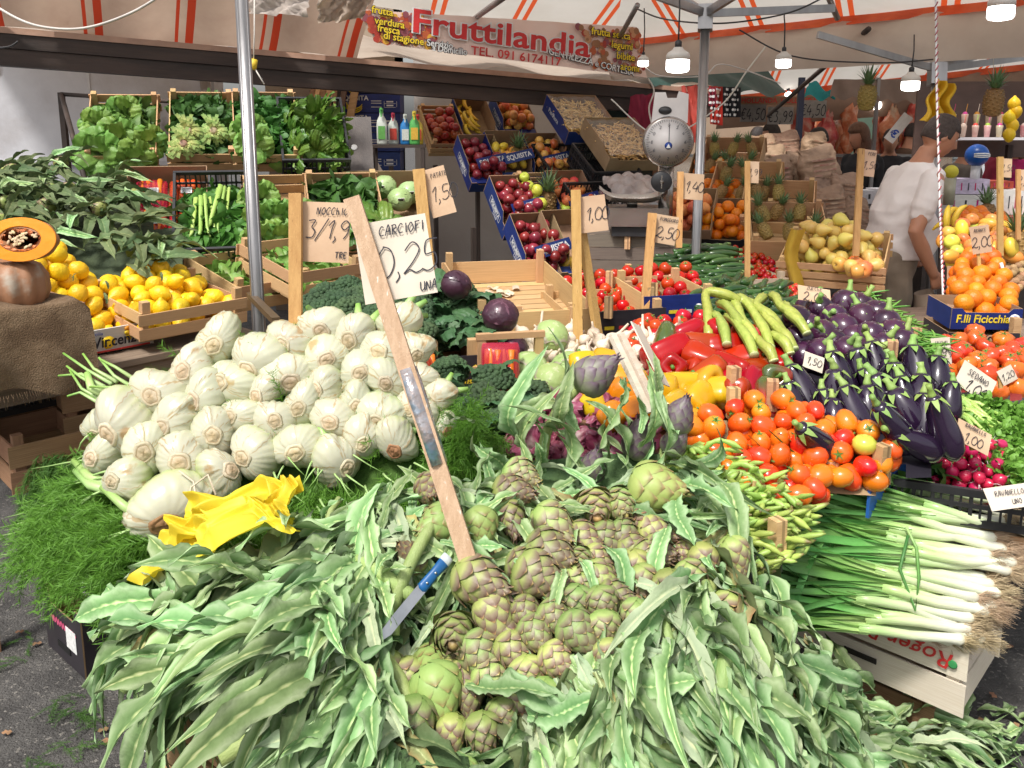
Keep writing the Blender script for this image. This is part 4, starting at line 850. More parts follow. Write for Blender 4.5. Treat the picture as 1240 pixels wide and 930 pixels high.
STR=mat('twine',(.62,.55,.40),(.5,.42,.3),30,.8)
P=[surf(dart,x,y,.085)[0] for x,y in((310,875),(330,840),(362,818),(395,806),(430,790),(445,798),(420,812),(390,830))]; one('twine',MB().tube(P,.003,STR,5),'twine tied round the leafy artichoke bunch','string')
P=[surf(dfen,x,y,.07)[0] for x,y in((228,585),(245,598),(252,618),(250,640),(240,630),(242,605),(262,590),(272,612))]; one('twine',MB().tube(P,.0028,STR,5),'loose twine loop hanging below the largest fennel bulb','string')
# upright violet artichokes at the top of the pile
GU='upright violet artichokes at the back of the pile'
for px,py,w_,D,lb,bx,by in((722,452,50,(.75,-.1,.6),'large violet artichoke bud leaning on a thick stem before the garlic',655,560),(773,533,42,(.0,-.25,1),'violet artichoke bud standing upright below the price card',765,600),(717,566,36,(.25,-.2,1),'dark violet artichoke bud standing among curled leaves',700,625),(822,503,40,(.35,-.1,.9),'violet artichoke bud beside the yellow peppers',800,600),(818,535,32,(.5,-.2,.8),'small violet artichoke bud under the one beside the peppers',800,600)):
    d=2.02; r=w_/2000*d/.038; p=U(px,py,d); D=V(D).normalized(); t=thing('artichoke',aim(p-D*.045*r,D)@SC(r,r,r),lb,'artichoke',GU); I('head',ARP_ME[(px//3)%2],None,t)
    inv=ML[t.name].inverted(); q=U(bx,by,2.0); P=[inv@(p-D*.04*r),inv@(p-D*.12+V((0,0,-.02))),inv@((p-D*.14).lerp(q,.5)),inv@q]; I('stem',MB().tube(P,[.010,.009,.010,.012],STEM,8).mesh('stem'),None,t)
    for k in range(3): I('leaf',LV[(k+px)%6],T(0,0,-.06-.05*k)@RZ(k*130+px)@RX(ru(25,70))@SC(.6,.6,.6),t)
for px,py,D,s,rl in((575,508,(-1,-.2,.3),.62,20),(640,540,(-.3,-.2,1),.9,20),(680,560,(-.1,-.3,1),.9,150),(725,540,(.1,-.2,1),.9,60),(755,560,(-.2,-.3,1),.8,100),(790,570,(.3,-.2,1),.9,10),(820,600,(.2,-.4,1),.8,120),(610,575,(-.5,-.3,.7),.8,60),(700,520,(-.2,-.2,1),.7,60),(745,500,(.2,-.2,1),.7,10),(660,600,(-.4,-.6,.8),.7,0),(600,600,(-.5,-.7,.3),.6,50),(690,520,(-.2,-.3,1),.6,30),(735,560,(.2,-.2,1),.6,200),(770,520,(.3,-.2,1),.5,90),(800,480,(.1,-.2,1),.62,10),(840,560,(.7,-.3,.6),.8,60),(600,560,(-.8,-.4,.4),.6,10),(560,590,(-.7,-.4,.2),.6,100),(780,610,(.2,-.5,.9),.5,80),(665,570,(-.5,-.4,1),.6,60),(650,560,(-.25,-.2,1),.75,0),(700,600,(.1,-.3,1),.62,60),(655,545,(-.1,-.3,1),.55,150),(790,540,(.1,-.2,1),.75,10),(760,590,(-.15,-.4,1),.5,90),(805,580,(.8,-.3,.3),.7,-20),(745,600,(.3,-.5,.8),.5,200),(670,610,(-.3,-.6,.7),.6,120),(640,600,(.1,-.4,1),.55,40),(715,590,(.4,-.2,1),.6,0),(620,590,(-.6,-.4,.5),.5,60)):
    p=U(px,py,1.98); one('artichoke_leaf',LV[(px+py)%6],'silvery artichoke leaf curling upright at the back of the pile','leaf',aim(p,D,roll=rl)@RX(90)@SC(s*1.15,s*.72,s*.72),'curling leaves at the back of the pile')
# knife
KB=mat('knife_steel',(.55,.56,.58),(.45,.45,.46),20,.3,metal=.9,rand=0,spots=(20,.6,(.3,.22,.18))); KH=mat('knife_handle',(.01,.10,.32),rough=.35,rand=0)
a,b=U(456,780,1.52),U(545,676,1.62); d=b-a; L=d.length; M=aim(a,d); z=d.normalized(); nn=V((0,-1,.15)); x=nn.cross(z).normalized(); y=z.cross(x); M=MX.Translation(a)@MX((x,y,z)).transposed().to_4x4()
t=thing('knife',M,'long kitchen knife with a blue handle stuck in the artichokes','knife')
q=MB(); q.prism([(0,0),(.010,.02),(.013,.06),(.014,L*.62),(-.006,L*.62),(-.009,.03)],.002,KB); I('blade',q.mesh('blade',False),None,t)
q=MB(); q.lathe([(.006,0),(.011,.004),(.011,L*.05),(.010,L*.2),(.012,L*.34),(.009,L*.36)],KH,12,sy=.6); I('handle',q.mesh('handle'),T(.004,0,L*.60),t)
q=MB(); q.lathe([(.0125,0),(.0125,L*.07),(.008,L*.075)],mat('knife_end',(.62,.68,.72),rough=.3,rand=0),12,sy=.62); I('end_cap',q.mesh('cap'),T(.004,0,L*.93),t)
q=MB()
for k in range(2): q.lathe([(.0025,0),(.0025,.016)],KB,8,M=T(.004,.008,L*(.68+.12*k))@RX(90))
I('rivet',q.mesh('rivet'),None,t)
# yellow paper
YP=mat('yellow_paper',(.82,.66,.04),(.76,.56,.03),4,.55,.1,20,rand=.03,hrand=.005,trans=.2)
def crumple(name,quad,label,m,n=16,amp=.05,seed=0,cat='paper',fd=dart,th=.03):
    def f(u,v):
        px=(quad[0][0]*(1-u)+quad[1][0]*u)*(1-v)+(quad[3][0]*(1-u)+quad[2][0]*u)*v; py=(quad[0][1]*(1-u)+quad[1][1]*u)*(1-v)+(quad[3][1]*(1-u)+quad[2][1]*u)*v
        h=sum(abs(((u*a+v*b_+c)%1)-.5)*w_ for a,b_,c,w_ in((2.3,1.1,.2+seed,.9),(-1.4,2.6,.6,.8),(4.1,-2.2,.1,.35),(1.2,5.3,.8,.3)))
        p,n_,_,_=surf(fd,px+5*math.sin(v*9+seed)+4,py+22+5*math.sin(u*8+seed),th+amp*h); return p.x,p.y,p.z
    return one(name,MB().patch(f,n*2,n*2,m),label,cat)
crumple('wrapping_paper',[(190,705),(285,712),(300,618),(262,622)],'crumpled yellow paper, long fold towards the boxes',YP,24,.05,.0,th=.075)
crumple('wrapping_paper',[(235,680),(345,650),(392,606),(262,606)],'crumpled yellow paper lying on top of the artichokes',YP,24,.07,.33,th=.09)
crumple('wrapping_paper',[(280,722),(385,690),(350,635),(315,630)],'yellow paper sheet with a smooth front corner',YP,14,.03,.7,th=.15)
crumple('wrapping_paper',[(340,668),(384,655),(384,606),(350,612)],'yellow paper corner standing up beside the fennel fronds',YP,12,.05,.5,th=.11)
# ================================================================ FENNEL
FR=mat('fennel_frond',(.055,.17,.012),(.12,.30,.025),5,.6,rand=0,trans=.25,attr=[(0,(.10,.26,.03)),(1,(.14,.34,.03))])
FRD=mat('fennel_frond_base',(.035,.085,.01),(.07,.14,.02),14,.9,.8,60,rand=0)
FPOLY=[(45,675),(80,585),(125,500),(190,440),(290,405),(330,385),(480,395),(545,470),(600,515),(612,560),(520,590),(380,640),(250,660),(185,705),(110,690)]
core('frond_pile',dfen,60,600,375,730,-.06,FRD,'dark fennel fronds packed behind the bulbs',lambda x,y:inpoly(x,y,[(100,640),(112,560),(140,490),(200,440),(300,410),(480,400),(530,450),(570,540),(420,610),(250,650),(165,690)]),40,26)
# feathery plume
BPOLY=[(90,560),(95,490),(200,420),(260,385),(400,370),(500,375),(560,470),(545,540),(440,590),(360,575),(280,600),(200,650),(130,600)]
rd=random.Random(5); tv=[];tf=[];tt=[]
def fil(p,d,L,w_,t0):
    b=len(tv); s=d.cross(V((rd.uniform(-1,1),rd.uniform(-1,1),rd.uniform(-1,1)))).normalized()*w_; tv.extend([tuple(p-s),tuple(p+s),tuple(p+d*L*.55+V((0,0,-L*.06))+s*.8),tuple(p+d*L*.55+V((0,0,-L*.06))-s*.8),tuple(p+d*L+V((0,0,-L*.25))),]); tf.extend([(b,b+1,b+2),(b,b+2,b+3),(b+3,b+2,b+4)]); tt.extend([t0,t0,t0+.3,t0+.3,1])
for i in range(9): fil(V((0,.015*i,-.0006*i*i)),V((0,1,-.05*i/4)).normalized(),.017,.0011,.1)
for i in range(84):
    y=.01+.13*(i/84); a=rd.uniform(0,6.28); d=V((math.cos(a),.35+rd.random(),math.sin(a)*.8)).normalized(); fil(V((0,y,-.0006*(y/.015)**2)),d,rd.uniform(.02,.05)*(1-.3*i/84),.00075,.3)
Ms=[]; n=0
while n<2600:
    px,py=ru(5,625),ru(365,765)
    if not inpoly(px,py,FPOLY): continue
    if inpoly(px,py,BPOLY) and random.random()<.6: continue
    p,nn,a,b=surf(dfen,px,py,ru(-.11,-.07) if inpoly(px,py,BPOLY) else ru(-.05,.03)); 
    if p.z<.03: p.z=.05
    if px<200: dr=V((-1,-.3,-.6))
    elif py>520: dr=V((.25,-.5,-1))
    else: dr=V((ru(-1,1),-.8,ru(-.6,.35)))
    dr=(dr.normalized()+V((ru(-.7,.7),ru(-.5,.5),ru(-.7,.7)))).normalized(); x=dr.cross(nn).normalized(); z=x.cross(dr); s=ru(.7,1.15)
    M=MX((x,dr,z)).transposed().to_4x4()@RY(ru(-40,40))@SC(s,s,s); M.translation=p; Ms.append(M); n+=1
scatter('fennel_fronds',tv,tf,Ms,FR,'feathery bright green fennel fronds spread under the white bulbs','fronds',tt)
Ms=[]
for i in range(300):
    px,py=ru(30,80),ru(560,640); p,nn,a,b=surf(dfen,px,py,ru(-.05,.02)); p=p+V((-.02,.1,0)); dr=(V((-.3,-.2,-1))+V((ru(-.6,.6),ru(-.5,.5),ru(-.4,.4)))).normalized(); x=dr.cross(nn).normalized(); z=x.cross(dr); M=MX((x,dr,z)).transposed().to_4x4(); M.translation=p; Ms.append(M)
for i in range(40): # trimmings on the asphalt
    px,py=random.choice(((25,790),(35,775),(100,860),(70,845),(60,850),(15,800),(105,850),(40,925),(90,900))); p=UZ(px+ru(-14,14),py+ru(-8,8),.02); Ms.append(MX.Translation(p)@RZ(ru(0,360))@SC(.5,.5,.3))
scatter('fennel_trimmings',tv,tf,Ms,mat('darker_frond',(.04,.12,.01),(.08,.2,.02),5,.7,rand=0,trans=.2),'darker fennel fronds hanging at the corner and lying on the asphalt','fronds',tt)
mb=MB()
for k in range(120):
    px,py=random.choice(((ru(40,150),ru(520,690)),(ru(150,330),ru(600,665)),(ru(330,600),ru(545,620)),(ru(40,150),ru(520,690))))
    if not inpoly(px,py,FPOLY): continue
    a_=ru(-.5,.5)+(2.3 if px<180 else 1.4); P=[surf(dfen,px+j*9*math.cos(a_)*(1+.3*j),py+j*7*math.sin(a_),.02+.012*math.sin(j))[0] for j in range(5)]; mb.tube(P,[.003,.0026,.002,.0015,.0008],FST,5,t=[.3,.4,.5,.6,.7])
tag(one('fennel_stems',mb,'thin pale green stems running through the fennel fronds','stems'),kind='stuff')
FN=[(266,412,54),(233,448,51),(316,434,59),(284,462,54),(195,473,58),(251,481,54),(214,510,57),(293,501,45),(154,508,66),(259,523,53),(118,514,40),(178,543,55),(130,548,50),(222,555,58),(154,580,50),(264,574,50),(200,612,88),(311,548,54),
(393,396,50),(431,408,50),(352,412,48),(352,453,54),(395,434,52),(463,425,48),(481,388,46),(500,423,42),(437,451,50),(396,470,46),(467,460,44),(508,455,38),(531,477,40),(323,476,42),(368,489,48),(431,487,42),(335,509,47),(405,507,49),(463,499,48),(504,494,44),(438,530,47),(481,532,48),(536,515,32),(363,539,54),(407,557,54)]
for i,(px,py,w_) in enumerate(FN):
    d=dfen(px,py); p,n,_,_=surf(dfen,px,py,-.012 if w_<42 else -.002); s=w_/1000*d/.118*(.82 if px==200 else 1)
    var=4 if (px,py) in((200,612),(481,532)) else 5 if (px,py)==(536,515) else i%4
    D=V((ru(-.45,.35),-1,ru(-.25,.3)))
    if (px,py) in((407,557),(536,515),(200,612)): D=V((.75,-1,-.1)) if px!=200 else V((.45,-1,-.25))
    if (px,py)==(264,574): D=V((1,-.6,.6))
    lab='white fennel bulb '+('in the top row ' if py<415 else 'in the second row ' if py<450 else 'in the middle row ' if py<495 else 'in the fourth row ' if py<535 else 'in the lowest row ')+('near the lemon table' if px<225 else 'over the yellow paper' if px<330 else 'left of the leaning stake' if px<455 else 'around the leaning stake'); grp='fennel bulbs '+lab[18:]
    if px==200: lab='largest white fennel bulb with a brown root, lowest of the stack'; grp=None
    elif var==4: lab='white fennel bulb with torn brown root near the wooden stake'; grp=None
    elif var==5: lab='browned fennel bulb at the end of the stack by the fronds'; grp=None
    o=fen(aim(p,D,roll=ru(0,360) if px!=200 else 20)@SC(s*(1.12 if px==200 else 1),s,s),lab,grp,var)
    if grp is None and 'group' in o: del o['group']
for x0,y0,x1,y1,l in((140,588,103,560,'pale'),(142,596,105,572,'short'),(176,628,138,592,'thick curved'),(128,478,118,455,'upright green')):
    one('fennel_stalk',MB().tube([surf(dfen,x0,y0,-.0)[0],surf(dfen,(x0+x1)/2,(y0+y1)/2+6,.03)[0],surf(dfen,x1,y1,.03)[0]],[.013,.011,.008],FST,8,t=[0,.4,.8]),l+' green fennel stalk sticking out of the stack','stalk')
# cut stalks at the top left of the pile
for k in range(9):
    x=ru(100,150); y=ru(440,478); one('fennel_stalk',MB().tube([surf(dfen,x+20,y+14,-.0)[0],surf(dfen,x,y,.02)[0],surf(dfen,x-ru(0,26),y-ru(-8,26),.04)[0]],[.006,.004,.003],FST,6),'thin green fennel sprig by the upper corner of the stack','stalk',group='thin fennel sprigs at the corner')
# boxes under the fennel and the artichokes
pA,pB=UZ(58,783,.02),UZ(100,823,.02); rzb=math.degrees(math.atan2(pB.y-pA.y,pB.x-pA.x)); Mb_=T(*((pA+pB)/2))@RZ(rzb)@T(0,.19,0)
t=carton(Mb_,.27,.37,.21,'dark printed cardboard crate with pink script on the asphalt',DCARD,CARD,1.0,lip=False)
hand(t,'~~~~~',.05,T(0,-.187,.13)@RX(90),mat('pink_print',(.75,.12,.22)),.007,.7,name='printed_script'); brd('white_patch',WHT,T(.06,-.187,.10),t,.07,.001,.07)
brd('handle_slot',mat('slot_dark2',(.01,.01,.01)),T(0,-.186,.05),t,.09,.004,.02)
t=crate(Mb_@T(.03,.03,.235),.27,.34,.12,'white printed wooden crate under the hanging fronds',1,W3,front=WCARD,rise=.03)
for k in range(4): brd('printed_mark',[GRNI,YEL,BLUI,REDI][k],T(-.09+.05*k,-.178,.07+.01*(k%2)),t,.03,.001,.03)
crate(Mb_@T(.25,.25,.385),.60,.60,.16,'wooden crate buried in the fennel fronds',2,W1); crate(Mb_@T(.4,.3,.0),.6,.5,.36,'deep wooden crate behind the printed ones',3,W2)
crate(frame(U(236,1010,1.62),-38)@T(0,.2,0),.34,.36,.24,'orange brown wooden crate under the hanging artichoke leaves',3,W1)
carton(frame(U(338,1010,1.47),-12)@T(0,.16,0),.16,.30,.22,'closed brown cardboard box at the bottom edge under the leaves',CARD,CARD,1.0,lip=False); brd('lid',CARD,T(0,0,0),tag(I('box_lid',None,frame(U(338,1010,1.47),-12)@T(0,.16,.225)),'folded brown lid of the cardboard box at the bottom edge','lid'),.165,.30,.006)
q=MB().patch(lambda u,v:((u-.5)*.06,(v-.5)*.05,.02*abs(math.sin(u*7+v*3))+.01*math.sin(v*15)),8,8,WHT); one('crumpled_paper',q,'crumpled white paper scrap on the asphalt by the crates','paper',MX.Translation(UZ(182,905,.03)),smooth=False)
GRIT=mat('litter_brown',(.35,.2,.1),(.2,.12,.06),9,.8)
for i in range(16): one('scrap',MB().patch(lambda u,v:((u-.5)*.026,(v-.5)*.014,.004*math.sin(u*6)),3,2,GRIT) if i<1 else bpy.data.meshes['scrap'],'small brown scrap of peel on the asphalt','scrap',MX.Translation(UZ(*random.choice(((50,765),(20,880),(100,900),(60,920),(1185,835),(1225,800),(1200,880))),.012)+V((ru(-.1,.1),ru(-.1,.1),0)))@RZ(ru(0,360)),'scraps on the asphalt')
# ================================================================ LEFT STALL
TAB=mat('table_wood',(.30,.22,.16),(.20,.14,.10),3,.8,.3,30,(1.2,14,14),.1,.01)
def table(A,B,depth,z,label,planks=5,legs=True):
    A,B=V(A),V(B); d=B-A; rz=math.degrees(math.atan2(d.y,d.x)); L=V((d.x,d.y)).length; t=thing('stall_table',T(A.x,A.y,0)@RZ(rz),label,'table')
    for k in range(planks): brd('plank',TAB,T(L/2,(k+.5)*depth/planks,z-.012),t,L,depth/planks-.006,.022)
    brd('front_rail',TAB,T(L/2,.03,z-.05),t,L-.02,.03,.05)
    if legs:
        for x in(.06,L-.06):
            for y in(.06,depth-.06): brd('leg',W2,T(x,y,(z-.05)/2)@RY(90),t,z-.05,.05,.05)
    return t,rz
LA,LBp=UZ(-70,482,.88),UZ(318,403,.88)
_,RZL=table(LA,LBp,1.5,.88,'long weathered table carrying the lemons and burlap')
# dark crates stored below
for k,(px,py,d,l) in enumerate(((150,500,3.0,'empty wooden crate stored low under the lemon table'),(95,560,2.75,'wooden crate half hidden by fennel fronds under the table'),(30,520,3.0,'dark wooden crate under the burlap end of the table'))):
    crate(frame(U(px,py,d),RZL+ru(-8,8)),.45,.3,.15,l,2,W2)
for k,(px,py,l) in enumerate(((40,480,'black plastic crate on its side under the table'),(60,545,'black plastic crate on the asphalt under the table'))): plast(frame(U(px,py,2.9+.3*k),RZL+10*k),.5,.32,.2,l)
# lemons
c1=frame(U(112,432,2.86),RZL,8); c2=frame(U(238,404,3.02),RZL,6)
fr=I('x',None)if 0 else None
t=crate(c1@T(0,.24,0),.42,.46,.085,'printed lemon crate with orange and black lettering',1,W1,front=WCARD,rise=.055)
txt(t,'Sartorici Vincenzo',.055,T(.0,-.245,.046)@RX(90),INK,bold=.0012,wx=.86); txt(t,'agrumi di sicilia',.018,T(-.02,-.245,.08)@RX(90),BLUI); brd('printed_line',REDI,T(0,-.2445,.013),t,.40,.001,.006)
q=MB()
for k in range(5): q.lathe([(.001,0),(.011,.0005),(.001,.001)],[YEL,mat('orange_print',(.8,.25,.02))][k%2],8,M=T(.12+.016*(k%3),-.2425,.068+.014*(k//3))@RX(90))
I('printed_fruit',q.mesh('fruit_print'),None,t)['kind']='stuff'
crate(c2@T(0,.20,0),.40,.38,.095,'wooden crate of lemons beside the first tent pole',2,W1,rise=.04)
LG='lemons heaped in the two crates'
def put_all(P,me,M,name,label,cat,group,s=1.,rot=rot_any,sv=.08):
    for p in P:
        k=s*ru(1-sv,1+sv); one(name,random.choice(me) if isinstance(me,list) else me,label,cat,M@T(*p)@rot()@SC(k,k,k),group)
random.seed(4)
P=heap(150,.030,-.22,.20,-.22,.44,base=lambda x,y:.01+.16*max(0,y+.1),target=lambda x,y:.26*math.exp(-((x+.03)/.17)**2-((y-.12)/.22)**2)+.1*y)
put_all(P,lemon_me,c1@T(0,.22,0),'lemon','ripe yellow lemon in the taller heap above the printed crate','lemon',LG+', tall heap',.92)
P=heap(76,.030,-.20,.20,-.19,.26,base=lambda x,y:.012+.10*max(0,y+.1),target=lambda x,y:.06*math.exp(-(x/.2)**2)+.12*y)
put_all(P,lemon_me,c2@T(0,.20,0),'lemon','ripe yellow lemon in the wooden crate beside the first tent pole','lemon',LG+', slatted crate',.92)
for px,py,s in((128,368,.2),(88,340,.15),(195,340,.16),(130,350,.15),(180,330,.12)): one('lemon_leaf',LVD[0],'dark green leaf tucked between the lemons','leaf',aim(U(px,py,2.9),(ru(-1,1),-1,.5))@SC(s,s,s),'green leaves tucked between the lemons')
# pumpkin, cut half, burlap
PKM=mat('pumpkin_skin',(.42,.17,.065),(.34,.17,.09),3,.62,.3,25,rand=0,hrand=0,spots=(6,.62,(.40,.33,.26)))
p=U(15,346,2.5); one('pumpkin',MB().lathe([(.01,-.07),(.05,-.085),(.088,-.06),(.103,-.015),(.10,.03),(.08,.065),(.04,.078),(.012,.066),(.001,.064)],PKM,72,lobes=12,amp=.09),'whole brownish pumpkin with ribs standing on the burlap','pumpkin',MX.Translation(p))
FLE=mat('pumpkin_flesh',(.90,.27,.01),(.84,.20,.01),6,.4,.2,40,rand=0); PUL=mat('pumpkin_pulp',(.60,.20,.03),(.70,.28,.06),30,.5,.9,60,rand=0,c3=(.34,.10,.02))
t=thing('pumpkin_half',aim(U(24,290,2.43),(.12,-1,.22))@SC(1.1,1.1,1.1),'halved pumpkin showing orange flesh and seeds on top of the whole one','pumpkin')
def lob(x,y,z,a): return x*1.12,y*.72,z
I('rind',MB().lathe([(.082,.0),(.084,-.02),(.07,-.06),(.02,-.08)],PKM,40,lobes=8,amp=.05,fn=lob).mesh('rind'),None,t)
I('flesh',MB().lathe([(.083,-.001),(.082,.002),(.050,.003),(.045,-.004),(.035,-.02),(.001,-.024)],FLE,40,fn=lob).mesh('flesh',False),None,t)
I('pulp',MB().lathe([(.046,.001),(.040,.001),(.028,-.006),(.001,-.008)],PUL,26,fn=lambda x,y,z,a:(x*1.1+.004*math.sin(5*a),y*.68,z+.003*math.sin(11*a+x*90))).mesh('pulp'),None,t)
SEE=mat('pumpkin_seed',(.72,.55,.34),(.55,.36,.2),9,.5)
for k in range(30):
    a=ru(0,6.3); r=ru(.006,.040); I('seed',boxm(SEE) if 0 else SEED if k else (globals().__setitem__('SEED',spin([(.001,-.007),(.004,-.002),(.0035,.004),(.001,.007)],SEE,7,sy=.4).mesh('seed')) or SEED),T(r*1.1*math.cos(a),r*.66*math.sin(a),.003)@RZ(ru(0,360))@RX(90+ru(-20,20)),t)
BUR=mat('burlap',(.235,.155,.09),(.17,.105,.055),30,.95,.9,260,rand=0,hrand=0,spots=(4,.64,(.12,.07,.035)))
bt=frame(U(40,455,2.42),RZL)
one('burlap_box',MB().box(.42,.5,.19,W2,c=(0,.27,.095)),'wooden box hidden under the burlap at the end of the table','box',bt@T(-.04,.0,0),smooth=False)
def bf(u,v):
    x=-.30+.50*u; 
    if v<.5: w_=v*2; y=.55-.56*w_; z=.215+.012*math.sin(x*25+w_*4)-.01*w_
    else: w_=(v-.5)*2; y=-.012-.03*math.sin(w_*2)-.012*math.sin(x*30)*w_; z=.205-.245*w_*(1+.1*math.sin(x*18))
    if u>.86: k=(u-.86)/.14; z-=.10*k*k*(1 if v<.5 else .3); x-=.03*k
    return x,y,z
one('burlap_cloth',MB().patch(bf,40,40,BUR),'coarse brown burlap draped over the box at the table end','cloth',bt)
fu=MB()
for k in range(70): x=-.29+.47*k/70; fu.tube([(x,-.045,-.03),(x+ru(-.01,.01),-.05,-.055-ru(0,.02))],.0009,BUR,3)
tag(one('burlap_fringe',fu,'frayed threads along the lower burlap edge','fringe',bt),kind='stuff')
# dried artichoke bunches at the back left
def dbk(px,py): return float(np.interp(py,[185,215,260,320,360],[4.2,3.95,3.6,3.25,3.1]))+max(0,60-px)*.001
ZP=[(-20,200),(60,192),(140,205),(175,245),(205,300),(225,335),(190,335),(150,300),(120,275),(80,290),(50,330),(-20,340)]
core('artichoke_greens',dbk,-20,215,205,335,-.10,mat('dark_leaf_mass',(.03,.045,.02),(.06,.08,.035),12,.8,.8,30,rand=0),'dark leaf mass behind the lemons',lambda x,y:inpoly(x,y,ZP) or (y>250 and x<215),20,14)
n=0
while n<74:
    px,py=ru(-15,225),ru(190,335)
    if not inpoly(px,py,ZP): continue
    dr=(ru(.2,1),ru(-.1,.9)); p,nn,a,b=surf(dbk,px,py,.02); d=(a*dr[0]-b*dr[1]).normalized(); x=d.cross(nn).normalized(); z=x.cross(d); M=MX((x,d,z)).transposed().to_4x4(); M.translation=p
    zn='beside the pumpkin half' if px<70 else 'above the lemons' if px<140 else 'next to the carrot box'; t=thing('artichoke',M@SC(.8,.8,.8),'dull green leafy artichoke bunch '+zn+(' high on the heap' if py<240 else ' low on the heap'),'artichoke','leafy artichokes '+zn+(' high' if py<240 else ' low'))
    if n%4==0: I('head',ART_ME[n%4],T(0,-.05,.02)@RX(80),t)
    for k in range(3): I('leaf',random.choice(LVD+[LVD[0],LV[0]]),T(0,-.12+.05*k,.01)@RZ(ru(-50,50))@RX(ru(0,35))@RY(ru(-50,50)),t)
    n+=1
# ---------------------------------------------------------------- lettuce shelves
lt=maker(lettuce(LET,13,.15)); rm=maker(lettuce(ROM,9,.24,'romaine_lettuce',.055,30))
ENDW=mat('endive_heart',(.55,.60,.22),(.66,.62,.40),10,.6,.3,40,rand=.08,attr=[(0,(.70,.66,.50)),(.4,(.60,.62,.20)),(1,(.20,.36,.06))],trans=.2)
def endive(var=0):
    o=thing('endive',MX(),None,'endive'); rf=[]
    q=MB()
    for k in range(70):
        a=k*2.4; l=.05+.05*(k%7)/7; t_=1.3-.9*k/70; d=V((math.cos(a)*math.sin(t_),math.sin(a)*math.sin(t_),math.cos(t_)*.8)); s=d.cross(V((0,0,1))).normalized()*.005
        m_=d*l*.6+V((0,0,.006)); e=d*l+V((ru(-.01,.01),ru(-.01,.01),-.012)); q.add([(0,0,0),m_-s,m_+s,e-s*1.6,e+s*1.6],[(0,2,1),(1,2,4,3)],ENDW,[0,.4,.4,1,1])
    I('leaves',q.mesh('frilly_leaves',False),None,o)['kind']='stuff'
    I('core',spin([(.016,.0),(.016,.012),(.008,.016),(.001,.015)],mat('cut_core',(.62,.50,.34),(.42,.25,.16),20,.7),10).mesh('core'),T(0,0,.02),o); return o
en=maker(endive)
lv_t=ruffle(END,.06,.026,.6,.006,3,nu=3,nv=3); LVt=np.array([v.co for v in lv_t.vertices]); LFt=[list(p.vertices) for p in lv_t.polygons]; LTt=[a.value for a in lv_t.attributes['t'].data]
def greens(name,M,L,W,z0,z1,n,m,label,s=1.,up_=.6,cat='greens',fn=None):
    P=[];D=[]
    for i in range(n):
        x,y=ru(-L/2,L/2),ru(-W/2,W/2); z=z0+(z1-z0)*random.random()**.4*(1-.35*(2*x/L)**2-.25*(2*y/W)**2)+(fn(x,y) if fn else 0)
        p=M@V((x,y,z)); P.append(p); D.append(M.to_3x3()@V((ru(-1,1),ru(-1,1),ru(-.1,up_))))
    # template grows along y: turn it so that it grows along z
    Q=mats_np(P,D,[ru(.7,1.3)*s for _ in P]); tv_=LVt[:,[0,2,1]]*np.array([1,-1,1]); return scatter(name,tv_,LFt,Q,m,label,cat,LTt)
CEL=mat('celery_leaf',(.05,.16,.02),(.10,.25,.04),12,.5,.2,40,rand=0,trans=.15)
def shelf_crate(px,py,d,label,L=.34,W=.50,H=.12,tilt=42,rz=RZL,kind='wood',**k):
    M=frame(U(px,py,d),rz,tilt)@T(0,W/2,0)
    if kind=='wood': crate(M,L,W,H,label,2,W1 if 'm' not in k else k['m'],rise=.03)
    elif kind=='plastic': plast(M,L,W,H+.05,label)
    else: carton(M,L,W,H+.03,label,k.get('mo',CARD),CARD,k.get('fh',.7),lip=False)
    return M
random.seed(9)
RL=18
M=shelf_crate(150,209,4.55,'wooden crate of curly lettuce on the top shelf by the plaster wall',rz=RL,L=.36)
greens('endive_greens',M,.32,.46,.02,.13,260,END,'dark loose greens behind the lettuces in the top shelf crate',1.1)
for i,(x,y,s,D) in enumerate(((-.10,-.20,1.1,(-.3,-1,.9)),(.06,-.24,.9,(.3,-1,.6)),(-.03,-.10,1.0,(.1,-1,1)),(.13,-.12,.8,(.4,-1,1)),(-.12,.02,.8,(-.3,-.8,1)),(.0,.12,.8,(0,-.6,1)))):
    lt(M@T(x,y,.10)@aim((0,0,0),D)@SC(s,s,s),'pale green head of lettuce '+['with its cut stem, lowest of the top shelf crate','hanging over the crate edge above the carrots','in the middle of the top shelf crate','beside the next crate of endive','against the outer crate slats','at the back of the top shelf crate'][i])
M=shelf_crate(247,207,4.5,'wooden crate of frilly endive on the top shelf',rz=RL)
greens('endive_greens',M,.30,.46,.02,.15,520,END,'frilly dark green endive filling the second shelf crate',1.05)
for i,(x,y,l) in enumerate(((-.07,-.12,'yellow hearted endive with its cut root, farther from the pole'),(.06,-.12,'pale hearted endive with its cut root, nearer the pole'),(-.09,-.22,'small yellow endive at the lower edge of its crate'))): en(M@T(x,y,.165)@aim((0,0,0),(.1,-.7,1))@SC(1.2,1.2,1.2),l)
M=shelf_crate(325,208,4.45,'wooden crate of dark parsley like greens behind the tent pole',rz=RL)
greens('parsley_greens',M,.30,.46,.02,.15,560,END,'dark green leafy herbs filling the crate behind the tent pole',1.)
for i in range(2): lt(M@T(-.09+.02*i,-.10-.10*i,.15)@aim((0,0,0),(.1,-1,1))@SC(.8,.8,.8),'loose pale lettuce at the front of the herb crate, '+('upper one' if i==0 else 'lower one'))
M=shelf_crate(383,217,4.5,'black plastic crate of long leaved lettuce on the top shelf',kind='plastic',rz=RL,H=.10,L=.36)
